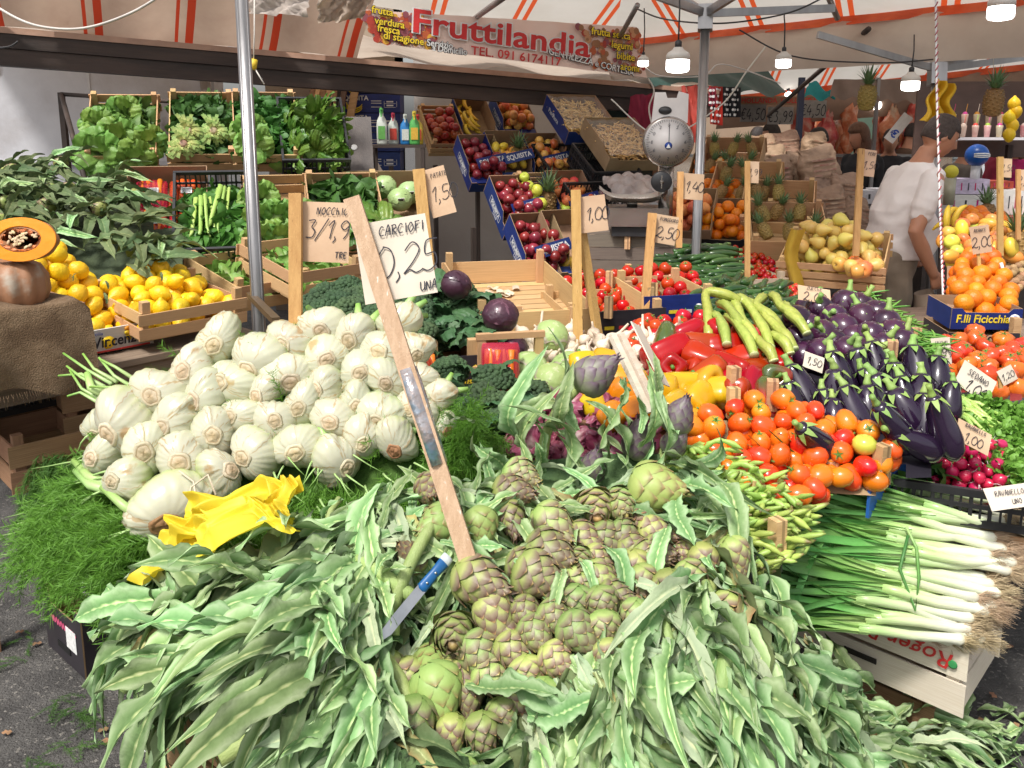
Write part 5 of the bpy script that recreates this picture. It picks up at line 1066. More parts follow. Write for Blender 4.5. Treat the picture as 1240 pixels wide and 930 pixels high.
for i in range(9): rm(M@T(-.09+.09*(i%3),-.17+.14*(i//3)+.02*(i%3),.11)@RZ(ru(0,360))@RX(ru(50,95))@SC(.62,.62,.5),'glossy long leaved lettuce laid in the black crate','long leaved lettuces in the black crate')
greens('lettuce_greens',M,.32,.46,.02,.12,160,LET,'loose green leaves under the long leaved lettuces',1.4)
# second shelf
M=shelf_crate(205,318,3.85,'cardboard box with packs of carrots on the second shelf',kind='carton',rz=RL,L=.36,tilt=40,mo=CARD)
CAR=mat('carrot_skin',(.82,.20,.015),(.75,.13,.01),8,.45,.2,40,(1,1,3),.1,.015); FILM=mat('red_film',(.62,.03,.02),rough=.15,rand=0,alpha=.55,coat=.5,bump=.5,bscale=14)
car_me=MB().tube([(0,0,-.075),(.002,0,-.03),(0,.002,.03),(.003,0,.075)],[.004,.010,.013,.012],CAR,9).mesh('carrot')
def carrot_pack(M,label,group=None,s=1.):
    t=thing('carrot_pack',M@SC(s,s,s),label,'carrots',group); brd('tray',mat('red_tray',(.45,.02,.015),rough=.3),T(0,0,.004),t,.135,.19,.008)
    for k in range(9): I('carrot',car_me,T(-.05+.025*(k%5)+(.012 if k>4 else 0),ru(-.005,.005),.018+.018*(k//5))@RX(90 if k%2 else -90),t)
    q=MB().patch(lambda u,v:((u-.5)*.145*(1 if .05<v<.95 else .9),(v-.5)*.20,.010+.040*(math.sin(PI*u)**.35)*(math.sin(PI*v)**.3)+.002*math.sin(u*30+v*9)),10,10,FILM); I('film',q.mesh('film'),None,t)
    brd('label',WHT,T(.01,-.01,.053),t,.05,.04,.001); q=MB()
    for i in range(4): q.box(.038,.0025,.0006,INK,c=(.01,-.022+.008*i,.0542))
    I('printed_text',q.mesh('print'),None,t); return t
i=0
for y in(-.16,.04):
    for z in(0,1,):
        for x in(-.075,.075): carrot_pack(M@T(x,y+z*.06,.03+.055*z)@RZ(90 if 0 else ru(-8,8)),'red wrapped pack of carrots in the cardboard box under the lettuce','carrot packs in the cardboard box'); i+=1
M=shelf_crate(266,330,3.8,'black plastic crate of celery beside the carrot box',kind='plastic',rz=RL,L=.38,H=.12,tilt=40)
greens('celery_greens',M,.34,.46,.01,.13,620,CEL,'dark green celery leaves filling the black crate',1.1,fn=lambda x,y:-.03*(y>.1))
CES=mat('celery_stalk',(.34,.52,.10),(.42,.60,.17),8,.35,.2,40,(9,9,1),.1,.015,coat=.2)
def celery(M,label,n=11,r=.03,L=.20,s=1.):
    t=thing('celery_bunch',M@SC(s,s,s),label,'celery')
    for k in range(n):
        a=k*2.4; rr=r*math.sqrt(k/n); x,y=rr*math.cos(a),rr*math.sin(a)
        if k<3: globals()['CEM%d'%k]=MB().tube([(0,0,0),(.002,0,L*.5),(.006,0,L*.85),(.02,0,L)],[.010,.009,.008,.005],CES,7,flat=.6).mesh('stalk')
        I('stalk',globals()['CEM%d'%(k%3)],T(x,y,0)@RZ(math.degrees(a))@RY(6*k/n),t)
    return t
celery(M@T(-.06,.10,.13)@RX(100)@SC(1,1,1.),'bunch of bright celery stalks cut end up in the black crate',13,.034,.20,1.2); celery(M@T(.03,.16,.14)@RX(102)@RY(-12),'longer leaning celery bunch in the black crate',9,.026,.22,1.25)
M=shelf_crate(345,322,3.9,'wooden crate of pale endive behind the tent pole',rz=RL,L=.34,tilt=38)
for i in range(7): lt(M@T(-.10+.09*(i%3),-.18+.14*(i//3),.10)@aim((0,0,0),(.1,-1,1.1))@SC(.8,.8,.8),'pale curly endive in the crate behind the tent pole','pale endives in the crate behind the tent pole')
M=shelf_crate(425,318,3.95,'wooden crate of dark greens behind the price card with three strokes',rz=RL,L=.36,tilt=38)
greens('endive_greens',M,.32,.46,.03,.14,420,END,'dark greens behind the first kraft price card',1.2)
for i in range(4): rm(M@T(-.1+.09*i,-.16,.13)@RZ(80)@RY(14)@SC(.8,.8,.8),'long green lettuce under the price cards','long lettuces under the price cards')
# cabbages in a carton
M=frame(U(462,283,4.3),8,30)@T(0,.2,0); carton(M,.42,.40,.13,'brown carton of labelled green cabbages above the white price card',CARD,CARD,.8,lip=False)
t=cabbage('savoy_cabbage',CBW,.068,8,2); brd('sticker',WHT,T(.0,-.062,.03)@RX(28),t,.035,.002,.028); brd('sticker_print',INK,T(.0,-.0635,.03)@RX(28),t,.022,.002,.012); cb=proto(t); first=True
for i,(x,y,z) in enumerate(((-.13,.08,.08),(.02,.08,.10),(.15,.05,.08),(-.05,-.06,.14),(.10,-.07,.12),(-.15,-.10,.08))):
    Mc=M@T(x,y,z)@RX(-10)@RZ(ru(-25,25)); l='round green cabbage with a sticker, '+['at the back corner of its carton','top centre of its carton','at the far end of its carton','on top of the others','in front of the topmost one','low beside the white card'][i]
    if first: t.matrix_local=Mc; t['label']=l; first=False
    else: copy_tree(cb,Mc,l)
# lower crates behind the stake
for px,py,l in((395,356,'low wooden crate of greens behind the first stake'),(330,372,'wooden crate end beside the foot of the first pole')):
    M=frame(U(px,py,3.5),RZL,12)@T(0,.2,0); crate(M,.36,.4,.11,l,2,W1); greens('loose_greens',M,.32,.36,.02,.09,90,LET,'loose pale leaves in the '+l,1.)
# shelf frame
t=thing('shelf_frame',T(*U(215,330,4.2).xy,0),'dark iron shelf frame carrying the lettuce crates','shelf')
for i,(px,py,d) in enumerate(((74,112,4.9),(300,118,5.05),(415,135,5.0))):
    a=U(px,py,d); b=V((a.x,a.y,0)); q=MB(); q.box(.03,.03,a.z,DKB,c=(0,0,a.z/2)); I('upright',q.mesh('upright',False),T(*(b-ML[t.name].translation)),t)
for (p0,p1) in (((74,114,4.9),(415,137,5.0)),((100,225,4.3),(430,232,4.25)),((100,330,3.9),(430,338,3.9)),((74,114,4.9),(104,222,4.3))):
    a,b=U(*p0),U(*p1); I('rail',MB().tube([a,b],.014,DKB,6).mesh('rail'),T(*(-ML[t.name].translation)),t)
# leaning boards, banana boxes, dark board, cleaning shelf
bc=0
for i in range(9):
    x0=350+i*7; a=U(x0+ru(-3,3),232,6.9); b=U(x0+22+ru(-8,14),82,7.3); d=b-a; m=(W2,W1,W2,mat('dark_board',(.10,.055,.03)))[i%4]
    one('leaning_board',MB().box(.035+.02*(i%3),.012,d.length,m,c=(0,0,d.length/2)),'narrow brown board leaning in the bundle by the recessed wall','board',aim(a,d,roll=ru(-20,20)),'boards leaning by the recessed wall',smooth=False)
def banana_box(M,label,L=.52,H=.165,W=.38,side=False):
    t=thing('banana_box',M,label,'box','navy banana boxes stacked by the wall'); brd('carton',NAVY,T(0,W/2,H/2),t,L,W,H-.004)
    txt(t,'SQUISITA',.058,T(-.14,-.0015,H*.76)@RX(90),WHT,bold=.001); txt(t,'bananas',.022,T(-.21,-.0015,H*.52)@RX(90),WHT)
    q=MB()
    for k in range(3): q.tube([(-.14+.07*math.cos(a),0,H*.45+.055*math.sin(a)-k*.016) for a in[PI+PI*j/8*.9 for j in range(9)]],[.004,.009,.012,.014,.014,.013,.012,.009,.004],YEL,6,flat=.15,M=T(0,-.003,.018))
    I('printed_bananas',q.mesh('bananas'),None,t)
    q=MB(); 
    for z in(.3,.5,.62): q.box(.09,.0008,.006,WHT,c=(.05,-.001,H*z))
    for z in(.28,.48): q.box(.10,.0008,.003,WHT,c=(.17,-.001,H*z)); q.box(.06,.0008,.012,WHT,c=(.17,-.001,H*(z+.1)))
    for a in range(2): q.box(.003,.0008,.05,WHT,c=(.12+.11*a,-.001,H*.45))
    I('printed_panel',q.mesh('print',False),None,t); return t
ORD=['topmost','second','third','fourth','fifth','sixth','seventh']
for i in range(7): banana_box(frame(U(449,101+i*23.5+12,7.3),2),'navy banana box with yellow bananas printed, %s of the stack by the wall'%ORD[i])
t=thing('crate_stack_board',frame(U(428,238,4.9),12,-35,),'dark grey board with two white spots leaning beside the lettuce','board'); brd('board',mat('slate_board',(.10,.09,.085),(.14,.125,.115),4,.8,.3),T(0,.03,.28),t,.26,.02,.62)
for z in(.16,.36): I('white_spot',MB().lathe([(.022,0),(.018,.003),(.001,.004)],WHT,12).mesh('spot'),T(.0+z*.05,.018,z)@RX(90),t)
q=U(485,330,5.5); t=thing('utility_shelf',T(q.x,q.y,0)@RZ(5),'dark metal shelf with cleaning sprays behind the cabbages','shelf')
hz=[1.27,1.42,1.0]
for x in(-.16,.16):
    for y in(0,.25): brd('upright',DKB,T(x,y,.78)@RY(90),t,1.56,.025,.025)
for z in(.55,1.02,1.56): brd('shelf_board',DKB,T(0,.125,z),t,.36,.28,.02)
def bottle(M,mb,mc,label,h=.2,trig=True):
    t=thing('spray_bottle',M,label,'bottle'); I('body',spin([(.03,0),(.034,.01),(.034,h*.5),(.03,h*.65),(.013,h*.78),(.013,h*.85)],mb,14,sy=.6).mesh('body'),None,t); brd('label',mc,T(0,-.022,h*.32),t,.045,.004,h*.35)
    if trig: b=MB(); b.box(.022,.03,.03,mc,c=(0,0,h*.9)); b.box(.012,.05,.012,mc,c=(0,-.03,h*.95)); b.box(.008,.008,.05,mc,c=(0,-.03,h*.84)); I('trigger',b.mesh('trigger',False),None,t)
    else: I('cap',spin([(.016,h*.84),(.016,h),(.001,h*1.01)],mc,12).mesh('cap'),None,t)
    return t
mg=mat('bottle_green',(.12,.42,.10),rough=.3); mbw=mat('bottle_white',(.62,.66,.60),rough=.3); mbb=mat('bottle_blue',(.03,.22,.60),rough=.3); mbr=mat('bottle_red',(.55,.04,.05),rough=.3); mby=mat('bottle_yellow',(.7,.5,.06),rough=.3)
Mt=ML[t.name]
for x,y,a,b,l,h in((-.10,.02,mbw,mg,'white spray bottle with a green trigger',.24),(-.03,.10,mbw,mbr,'white spray bottle with a red trigger',.21),(.05,.05,mbb,mbw,'blue and white spray bottle',.20),(.11,.03,mg,mby,'green spray bottle with a yellow label',.22),(.13,.14,mby,mbr,'yellow spray bottle with a red trigger',.2)): bottle(Mt@T(x,y,1.57),a,b,l+' on the metal shelf',h)
for x,a,b,l in((-.07,mbb,mbw,'blue detergent pouch'),(.06,mbb,mg,'blue and green detergent pouch'),(-.13,W2,W1,'small brown packet')): bottle(Mt@T(x,-.01,1.38 if 0 else 1.03),a,b,l+' on the lower shelf board',.19,False)
for x in(-.1,0,.1): bottle(Mt@T(x,-.0,1.27+.05 if 0 else 1.31-.27),[mbr,mby,mbw][int(x*10)+1],WCARD,['red','yellow','white'][int(x*10)+1]+' carton pack standing among the detergents',.15,False)
# ---------------------------------------------------------------- blue fruit rack
random.seed(12)
FH=dict(dark='dark red apple',red='red apple',two='red and yellow apple',green='green apple',peach='red and orange peach')
PIN_M=mat('pineapple_skin',(.34,.20,.05),(.22,.16,.05),12,.6,.4,60,rand=.12,attr=[(0,(.36,.24,.07)),(.6,(.28,.18,.05)),(1,(.12,.06,.02))]); PLF=mat('pineapple_leaf',(.09,.17,.06),(.15,.24,.10),8,.5,rand=.1,attr=[(0,(.16,.25,.10)),(1,(.10,.17,.07))])
def pineapple(var=0):
    o=thing('pineapple',MX(),None,'pineapple'); q=MB(); q.lathe([(.02,-.09),(.045,-.08),(.058,-.03),(.058,.03),(.045,.078),(.02,.09)],PIN_M,14)
    for i in range(88):
        h=-.078+.158*i/88; a=i*2.39996; r=float(np.interp(h,[-.08,-.03,.03,.08],[.045,.058,.058,.044])); c=V((r*math.cos(a),r*math.sin(a),h)); n=V((math.cos(a),math.sin(a),0)); s=V((-n.y,n.x,0))
        q.add([c+s*.011,c+V((0,0,.010)),c-s*.011,c-V((0,0,.010)),c+n*.008],[(0,1,4),(1,2,4),(2,3,4),(3,0,4)],PIN_M,[0,0,0,0,1])
    I('fruit',q.mesh('pineapple',False),None,o); q=MB()
    for i in range(38):
        a=i*2.4; tl=1.15*(1-i/38)+.1; L=.07+.09*(i/38); d=V((math.cos(a)*math.sin(tl),math.sin(a)*math.sin(tl),math.cos(tl))); s=V((-math.sin(a),math.cos(a),0))*.0085; b=V((math.cos(a)*.012,math.sin(a)*.012,.085)); m_=b+d*L*.5+V((0,0,.008)); e=b+d*L+V((math.cos(a),math.sin(a),0))*.012
        q.add([b-s,b+s,m_-s*.8,m_+s*.8,e],[(0,1,3,2),(2,3,4)],PLF,[0,0,.5,.5,1])
    I('leaves',q.mesh('leaf_tuft',False),None,o); return o
pinea=maker(pineapple)
BANM=mat('banana_skin',(.80,.55,.03),(.70,.52,.05),5,.45,rand=.08,spots=(9,.68,(.2,.1,.02)))
ban_me=MB().tube([(.09*math.cos(a),0,.09*math.sin(a)) for a in[PI+.4+i*.28 for i in range(8)]],[.006,.013,.017,.018,.018,.016,.010,.005],BANM,6).mesh('banana')
def fill(M,L,W,z,me,lab,cat,grp,n,r,tgt=None,s=1.,name=None,front=0.):
    P=heap(n,r,-L/2+.005,L/2-.005,-W/2+.01,W/2-front,base=lambda x,y:z,target=tgt); put_all(P,me,M,name or cat,lab,cat,grp,s)
LVL=[('four',335),]
cols={1:[((540,189),6.65,'wood','red'),((590,232),6.0,'blue','dark'),((633,290),5.4,'blue','dark'),((662,345),4.9,'blue','dark')],
      2:[((580,178),6.8,'blue','ban'),((622,226),6.1,'blue','mix'),((664,285),5.5,'wood','pine'),((700,340),4.95,'card','few')],
      3:[((628,172),6.9,'blue','two'),((668,228),6.2,'blue','two'),((700,282),5.55,'blue','peach')]}
where={1:'outer column',2:'middle column',3:'inner column'}
for c,rows in cols.items():
    for j,((px,py),d,kind,what) in enumerate(rows):
        L,W,H=.29,.44,.15; pos_=ORD[j]+' down the rack, '+where[c]
        M=frame(U(px,py,d),24,43)@T(0,W/2,0); sd='SQUISITA' if c!=2 else None
        cn={'red':'dark red apples','dark':'dark red apples','two':'red and yellow apples','peach':'peaches','ban':'bananas','mix':'yellow fruit','pine':'a pineapple and green apples','few':'two yellow apples'}[what]
        if kind=='wood': crate(M,L,W,H-.02,'slatted wooden crate of %s, %s'%(cn,pos_),3,W1)
        else: carton(M,L,W,H,'%s box of %s, %s'%('navy' if kind=='blue' else 'brown',cn,pos_),NAVY if kind=='blue' else CARD,CARD,.62,side=sd if kind=='blue' else None,lip=kind=='blue')
        lab_g='fruit in the '+pos_
        if what in FH: fill(M,L-.02,W-.04,.02,apples[what],FH[what]+' in the '+pos_,'apple' if what!='peach' else 'peach',lab_g,34,.036,lambda x,y:-.28*y,1.,'apple' if what!='peach' else 'peach')
        if what=='ban':
            for i in range(16): one('banana',ban_me,'yellow banana in the '+pos_,'banana',M@T(ru(-.05,.08),-.12+.02*i,.09)@RZ(ru(60,110))@RX(90+ru(-20,20)),lab_g)
        if what=='mix': fill(M,L-.02,.25,.02,mango_me,'yellow mango in the '+pos_,'mango',lab_g,16,.036,None,1,'mango'); pinea(M@T(.06,-.02,.10)@RX(-25)@SC(.9,.9,.9),'small pineapple leaning in the navy box of yellow fruit')
        if what=='pine': pinea(M@T(.0,-.06,.12)@RX(-30)@SC(1.1,1.1,1.1),'large pineapple leaning in the slatted crate of green apples'); fill(M@T(-.09,.0,0),.10,W-.04,.02,apples['green'],'green apple beside the pineapple, '+pos_,'apple',lab_g,16,.034,lambda x,y:-.2*y); fill(M@T(.11,-.1,0),.08,.2,.02,apples['green'],'green apple beside the pineapple, '+pos_,'apple',lab_g,5,.034)
        if what=='few': fill(M@T(0,-.12,0),L-.04,.1,.01,mango_me,'yellow fruit alone in the '+pos_,'mango',lab_g,2,.036,None,1,'mango')
        if what in('dark','two','peach','mix') and j>0:
            b=thing('printed_strip',M@T(.03,-.09,.185)@RZ(14)@RX(25),'blue printed paper strip on the fruit, '+pos_,'strip'); brd('paper',NAVY,T(0,0,0),b,.26,.075,.002); txt(b,'SQUISITA',.052,T(0,0,.0016),WHT,bold=.001)
# rack support
q=U(640,345,4.95); t=thing('rack_frame',T(q.x,q.y,0)@RZ(24),'dark rack legs under the tilted fruit boxes','rack')
for x in(-.35,.0,.35):
    for y,h in((.05,.55),(.9,1.0),(1.7,1.4)): brd('leg',DKB,T(x,y,h/2)@RY(90),t,h,.03,.03)
brd('rail',ALU,T(-.42,.85,.95)@RZ(90)@RY(-24),t,2.3,.03,.03); brd('rail',DKB,T(.4,.85,.95)@RZ(90)@RY(-24),t,2.3,.03,.03)
# pasta boxes and black crates beyond
PST=mat('dried_pasta',(.86,.60,.25),(.74,.46,.15),20,.6,.8,60,rand=0)
pas_me=MB().tube([(0,0,-.03),(.004,0,0),(0,0,.03)],.005,PST,5).mesh('noodle'); pv=np.array([v.co for v in pas_me.vertices]); pf=[list(p.vertices) for p in pas_me.polygons if len(p.vertices)==4]
for i,(px,py,d,rz,lab) in enumerate(((715,176,6.1,24,'blue box of film wrapped dried pasta, upper one'),(765,208,5.8,24,'brown box of film wrapped dried pasta, lower one'))):
    M=frame(U(px,py,d),rz,34)@T(0,.24,0); t=carton(M,.42,.46,.14,lab,NAVY if i==0 else CARD,CARD,.8,lip=False)
    n=420; P=[M@V((ru(-.19,.19),ru(-.2,.2),.03+.08*random.random()**.4)) for _ in range(n)]; D=[M.to_3x3()@V((ru(-1,1),ru(-1,1),ru(-.2,.3))) for _ in range(n)]
    scatter('dried_pasta',pv,pf,mats_np(P,D,1.),PST,'pale yellow pasta pieces under film in the '+('upper' if i==0 else 'lower')+' box','pasta')
    one('film_wrap',MB().patch(lambda u,v:((u-.5)*.41,(v-.5)*.44,.13+.02*math.sin(PI*u)*math.sin(PI*v)+.006*math.sin(math.atan2(v-.5,u-.5)*14)),20,20,PLAS),'clear wrinkled film over the '+('upper' if i==0 else 'lower')+' pasta box','film',M)
    if i==0:
        for k,(x,y) in enumerate(((-.1,.02),(.02,.0))): txt(t,'PASTA'[:0] or 'Pasta',.05,T(-.2115,y-.02+.1*k,.07)@RZ(-90)@RX(90),WHT)
for i,(px,py,d) in enumerate(((690,230,6.1),(742,232,5.8),(735,285,5.4))): plast(frame(U(px,py,d),24,30)@T(0,.2,0),.38,.38,.16,'empty black plastic crate, '+['behind the red apples','under the pasta boxes','below the other two, beside the scale'][i])
one('film_bag',MB().patch(lambda u,v:((u-.5)*.34,(v-.5)*.3,.05+.09*(math.sin(PI*u)*math.sin(PI*v))**.5+.014*math.sin(u*19+v*13)+.01*math.sin(u*7-v*23)),26,24,mat('greyish_film',(.55,.48,.44),(.40,.33,.30),14,.2,.7,24,alpha=.8)),'crumpled clear plastic bag below the pasta boxes','bag',frame(U(765,238,5.5),20,30))
# ---------------------------------------------------------------- scale
STL=mat('steel_plate',(.50,.47,.44),(.40,.37,.34),6,.25,.05,40,rand=0,metal=.85); DIA=mat('dial_face',(.74,.70,.68),(.66,.62,.60),8,.4,rand=0)
t=thing('market_scale',frame(U(800,283,4.55),-6),'steel market scale with a round dial and pan on the grey box','scale'); k_=4.55/1000
q=MB(); q.lathe([(.135,0),(.135,.07),(.128,.080),(.126,.083)],STL,40,M=T(.02,-.0,.50)@RX(90)); I('dial_housing',q.mesh('housing'),None,t)
I('dial',MB().lathe([(.122,0),(.001,.001)],DIA,40,M=T(.02,-.088,.50)@RX(90)).mesh('dial'),None,t)
q=MB()
for i in range(60): a=2*PI*i/60; r=.112 if i%5 else .106; q.box(.0016,.0006,.012 if i%5 else .02,INK,T(.02+r*math.sin(a),-.090,.50+r*math.cos(a))@RY(math.degrees(a)))
q.box(.003,.001,.10,INK,T(.022,-.093,.54)); I('dial_marks',q.mesh('marks',False),None,t)
I('emblem',MB().lathe([(.020,0),(.001,.001)],BLUI,20,M=T(.02,-.0915,.48)@RX(90)).mesh('emblem'),None,t); I('emblem_mark',MB().prism([(-.012,-.01),(.012,-.01),(0,.014)],.001,WHT,T(.02,-.0935,.478)).mesh('mark',False),None,t)
for i in range(12): a=2*PI*i/12; hand(t,str((i*2)%10),.016,T(.02+.088*math.sin(a),-.0915,.50+.088*math.cos(a))@RX(90),INK,.0018,name='dial_number')
q=MB(); q.prism([(-.09,.0),(-.075,.16),(-.02,.16),(-.01,.13),(.04,.13),(.05,.165),(.10,.15),(.10,.0)],.03,DIA,T(.02,-.05,.60)); I('top_plate',q.mesh('plate',False),None,t); I('maker_badge',MB().lathe([(.032,0),(.03,.004),(.001,.005)],BLK,20,M=T(.0,-.052,.665)@RX(90)@SC(1.1,.7,1)).mesh('badge'),None,t)
q=MB(); q.tube([(.02,-.02,.05),(.02,-.02,.38)],.04,STL,16); I('column',q.mesh('column'),None,t); q=MB(); q.lathe([(.056,0),(.056,.03),(.05,.035),(.001,.036)],BLK,24,M=T(-.01,-.06,.29)@RX(90)); I('knob',q.mesh('knob'),None,t)
I('knob_mark',MB().lathe([(.011,0),(.001,.001)],STL,12,M=T(-.01,-.098,.29)@RX(90)).mesh('mark'),None,t); brd('knob_pointer',STL,T(-.01,-.098,.29)@RY(90),t,.07,.002,.006)
I('pan',MB().patch(lambda u,v:(-.34+.36*u,-.16+.3*v,.175+.05*(abs(u-.5)*2)**4+.03*(abs(v-.5)*2)**6),16,12,STL).mesh('pan'),None,t)
q=MB(); q.box(.32,.24,.10,STL,c=(-.13,0,.10)); q.box(.30,.2,.05,BLK,c=(-.12,0,.02)); I('base',q.mesh('base',False),None,t); I('pan_support',MB().tube([(-.16,0,.15),(-.16,0,.19)],.03,STL,12).mesh('support'),None,t)
M=frame(U(765,330,4.55),-4); t=thing('grey_wooden_box',M@T(0,.2,0),'weathered grey wooden box under the scale','box'); GW=mat('grey_wood',(.24,.19,.15),(.16,.125,.10),3,.85,.4,30,(1.2,14,14),.12)
for k in range(3): brd('plank',GW,T(0,-.2,.035+.07*k),t,.50,.015,.066)
for k in range(6): brd('plank',GW,T(0,-.16+.065*k,.215),t,.50,.06,.012)
for s in(-1,1): brd('end_board',GW,T(s*.245,0,.105)@RZ(90),t,.38,.012,.2)
# ================================================================ CENTRE AND RIGHT: DISPLAY ON TABLES
random.seed(31)
def tab2(x,y,rz,L,Dp,z,label):
    t=thing('stall_table',T(x,y,0)@RZ(rz),label,'table'); n=6
    for k in range(n): brd('plank',TAB,T(L/2,(k+.5)*Dp/n,z-.012),t,L,Dp/n-.006,.022)
    for xx in(.06,L-.06):
        for yy in(.06,Dp-.06): brd('leg',W2,T(xx,yy,z/2-.012)@RY(90),t,z-.03,.05,.05)
tab2(-.62,2.25,8,1.25,2.3,.64,'wooden table under the broccoli and cabbages')
tab2(.50,2.42,-22,1.22,1.0,.64,'wooden table under the peppers and plum tomatoes')
tab2(.75,3.25,0,1.95,1.3,.68,'wooden table under the courgettes and oranges')
def dd(px,py): return DY(py)
def pile(poly,r,place,fd=dd,layers=((0,.86),(1.1,1.1)),off=0,maxn=400,tries=4000,seed=None):
    "rest pieces of radius r over the slope seen inside poly; a sparser layer below closes the gaps"
    xs=[p[0] for p in poly]; ys=[p[1] for p in poly]; out=[]
    for li,(dp,sp) in enumerate(layers):
        pts=[]
        for _ in range(tries):
            px,py=ru(min(xs),max(xs)),ru(min(ys),max(ys))
            if not inpoly(px,py,poly): continue
            p=U(px,py,fd(px,py)); 
            if any((q-p).length<2*r*sp for q in pts): continue
            pts.append(p)
            if len(pts)+len(out)>=maxn: break
        n=surf(fd,sum(xs)/len(xs),sum(ys)/len(ys))[1]
        if n.z<0: n=-n
        out+= [(p-n*(dp*r)+n*off,n) for p in pts]
    for i,(p,n) in enumerate(out): place(p,n,i)
    return len(out)
def pl_me(me,name,label,cat,group,s=1.,rot=rot_any,sv=.1):
    def f(p,n,i):
        k=s*ru(1-sv,1+sv); one(name,random.choice(me) if isinstance(me,list) else me,label,cat,MX.Translation(p)@rot()@SC(k,k,k),group)
    return f
def pl_mk(mk,label,group,s=1.,rot=rot_any,sv=.1,vars=(0,)):
    def f(p,n,i):
        k=s*ru(1-sv,1+sv); mk(MX.Translation(p)@rot()@SC(k,k,k),label,group,random.choice(vars))
    return f
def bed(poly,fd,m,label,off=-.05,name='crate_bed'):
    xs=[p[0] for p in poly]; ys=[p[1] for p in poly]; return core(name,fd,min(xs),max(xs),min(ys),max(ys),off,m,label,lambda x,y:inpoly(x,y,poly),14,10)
def FD(a,b,y0,y1,kx=0,x0=0): return lambda px,py:float(a+(b-a)*(py-y0)/(y1-y0))+kx*(px-x0)
# --- broccoli
def broc(poly,fd,lab,n=60,s=1.):
    G='broccoli heads '+lab
    pile(poly,.05*s,lambda p,nn,i:bro(MX.Translation(p)@aim((0,0,0),(ru(-.5,.5),ru(-.9,-.1),1))@SC(s,s,s),'dark green broccoli head '+lab,G,i%3),fd,((0,.8),),maxn=n)
DGL=mat('broccoli_leaf',(.04,.11,.035),(.07,.17,.06),10,.55,.3,40,rand=.15,trans=.1,attr=[(0,(.25,.36,.18)),(.15,(.06,.14,.05)),(1,(.05,.13,.05))])
BL=[ruffle(DGL,.15,.05,.9,.008,k) for k in range(3)]
def leaves_in(poly,fd,me,label,group,n,s=1.,name='leaf',cat='leaf',off=.02):
    xs=[p[0] for p in poly]; ys=[p[1] for p in poly]; k=0
    while k<n:
        px,py=ru(min(xs),max(xs)),ru(min(ys),max(ys))
        if not inpoly(px,py,poly): continue
        p=surf(fd,px,py,off)[0]; one(name,random.choice(me),label,cat,MX.Translation(p)@RZ(ru(0,360))@RX(ru(-10,50))@RY(ru(-40,40))@SC(s,s,s),group); k+=1
fb=FD(2.55,2.28,440,525); bp=[(495,455),(560,448),(640,470),(650,500),(628,520),(560,528),(515,500)]
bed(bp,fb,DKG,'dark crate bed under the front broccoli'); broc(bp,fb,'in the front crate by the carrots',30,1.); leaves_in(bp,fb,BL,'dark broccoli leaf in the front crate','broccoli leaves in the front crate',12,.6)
fb2=FD(3.1,2.7,345,405); bp2=[(372,365),(420,350),(500,352),(520,400),(505,420),(430,385),(380,388)]
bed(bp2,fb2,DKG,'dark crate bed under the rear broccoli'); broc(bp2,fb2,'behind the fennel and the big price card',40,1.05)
bp3=[(470,362),(560,355),(582,372),(575,405),(520,420),(490,400)]; fb3=FD(3.15,2.85,350,420)
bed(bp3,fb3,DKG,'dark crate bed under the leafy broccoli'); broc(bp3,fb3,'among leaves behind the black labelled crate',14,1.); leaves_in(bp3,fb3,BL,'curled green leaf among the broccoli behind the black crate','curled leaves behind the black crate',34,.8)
leaves_in([(528,400),(580,388),(582,425),(528,440)],FD(2.85,2.75,390,440),BL,'green leaf between the slats of the black labelled crate','leaves in the black labelled crate',16,.7)
def cr(px,py,d,rz,tilt,L,W,H,label,**k):
    M=frame(U(px,py,d),rz,tilt)@T(0,W/2,0); crate(M,L,W,H,label,**k); return M
M=cr(549,476,2.72,14,4,.175,.34,.12,'crate with a black and yellow printed front holding leafy greens',rows=1,front=DCARD,rise=.05)
t=thing('crate_label',M@T(0,-.1775,.052),'black printed strip with yellow script on the leafy greens crate','label'); txt(t,'Doppio Gusto',.034,T(0,-.001,-.012)@RX(90),YEL,bold=.0006,wx=.86,shear=.25); txt(t,'ORTOFRUTTA',.012,T(-.01,-.001,.022)@RX(90),WHT)
for k in range(3): brd('printed_pepper',[REDI,mat('orange_print',(.8,.25,.02)),YEL][k],T(.05+.012*k,-.001,.025+.004*k)@RY(30*k),t,.022,.001,.012)
M=cr(618,478,2.75,12,4,.24,.36,.10,'wooden crate with a raised handle around the carrots and red cabbage',rows=1,rise=.10)
brd('handle_bar',W1,M@T(0,-.17,.205),None,.23,.02,.02); bpy.data.objects['handle_bar']['label']='thin wooden bar across the carrot crate'; bpy.data.objects['handle_bar']['category']='bar'
carrot_pack(frame(U(606,447,2.66),4,78),'red filmed pack of carrots with a white label standing upright',None,.86)
carrot_pack(frame(U(509,455,2.62),50,78),'red filmed pack of carrots peeking out behind the fennel',None,.85)
red_=cabbage('red_cabbage',CBR,.066,9,3); pr=proto(red_); red_.matrix_local=frame(U(606,384,2.82),20,20); red_['label']='large red cabbage in front, resting on the crate'; copy_tree(pr,frame(U(552,346,2.95),120,30)@SC(.9,.9,.85),'red cabbage farther back beside the greens'); copy_tree(pr,frame(U(620,425,2.85),200,0)@SC(.9,.9,.9),'red cabbage low in the carrot crate'); copy_tree(pr,frame(U(522,408,2.95),60,0)@SC(.6,.6,.6),'small dark red cabbage beside the red film')
cg=cabbage('pointed_cabbage',CBG,.07,9,6); pr=proto(cg); cg.matrix_local=frame(U(667,409,2.9),30,25)@SC(.93,.93,.93); cg['label']='green cabbage with a purple rib, topmost beside the garlic'
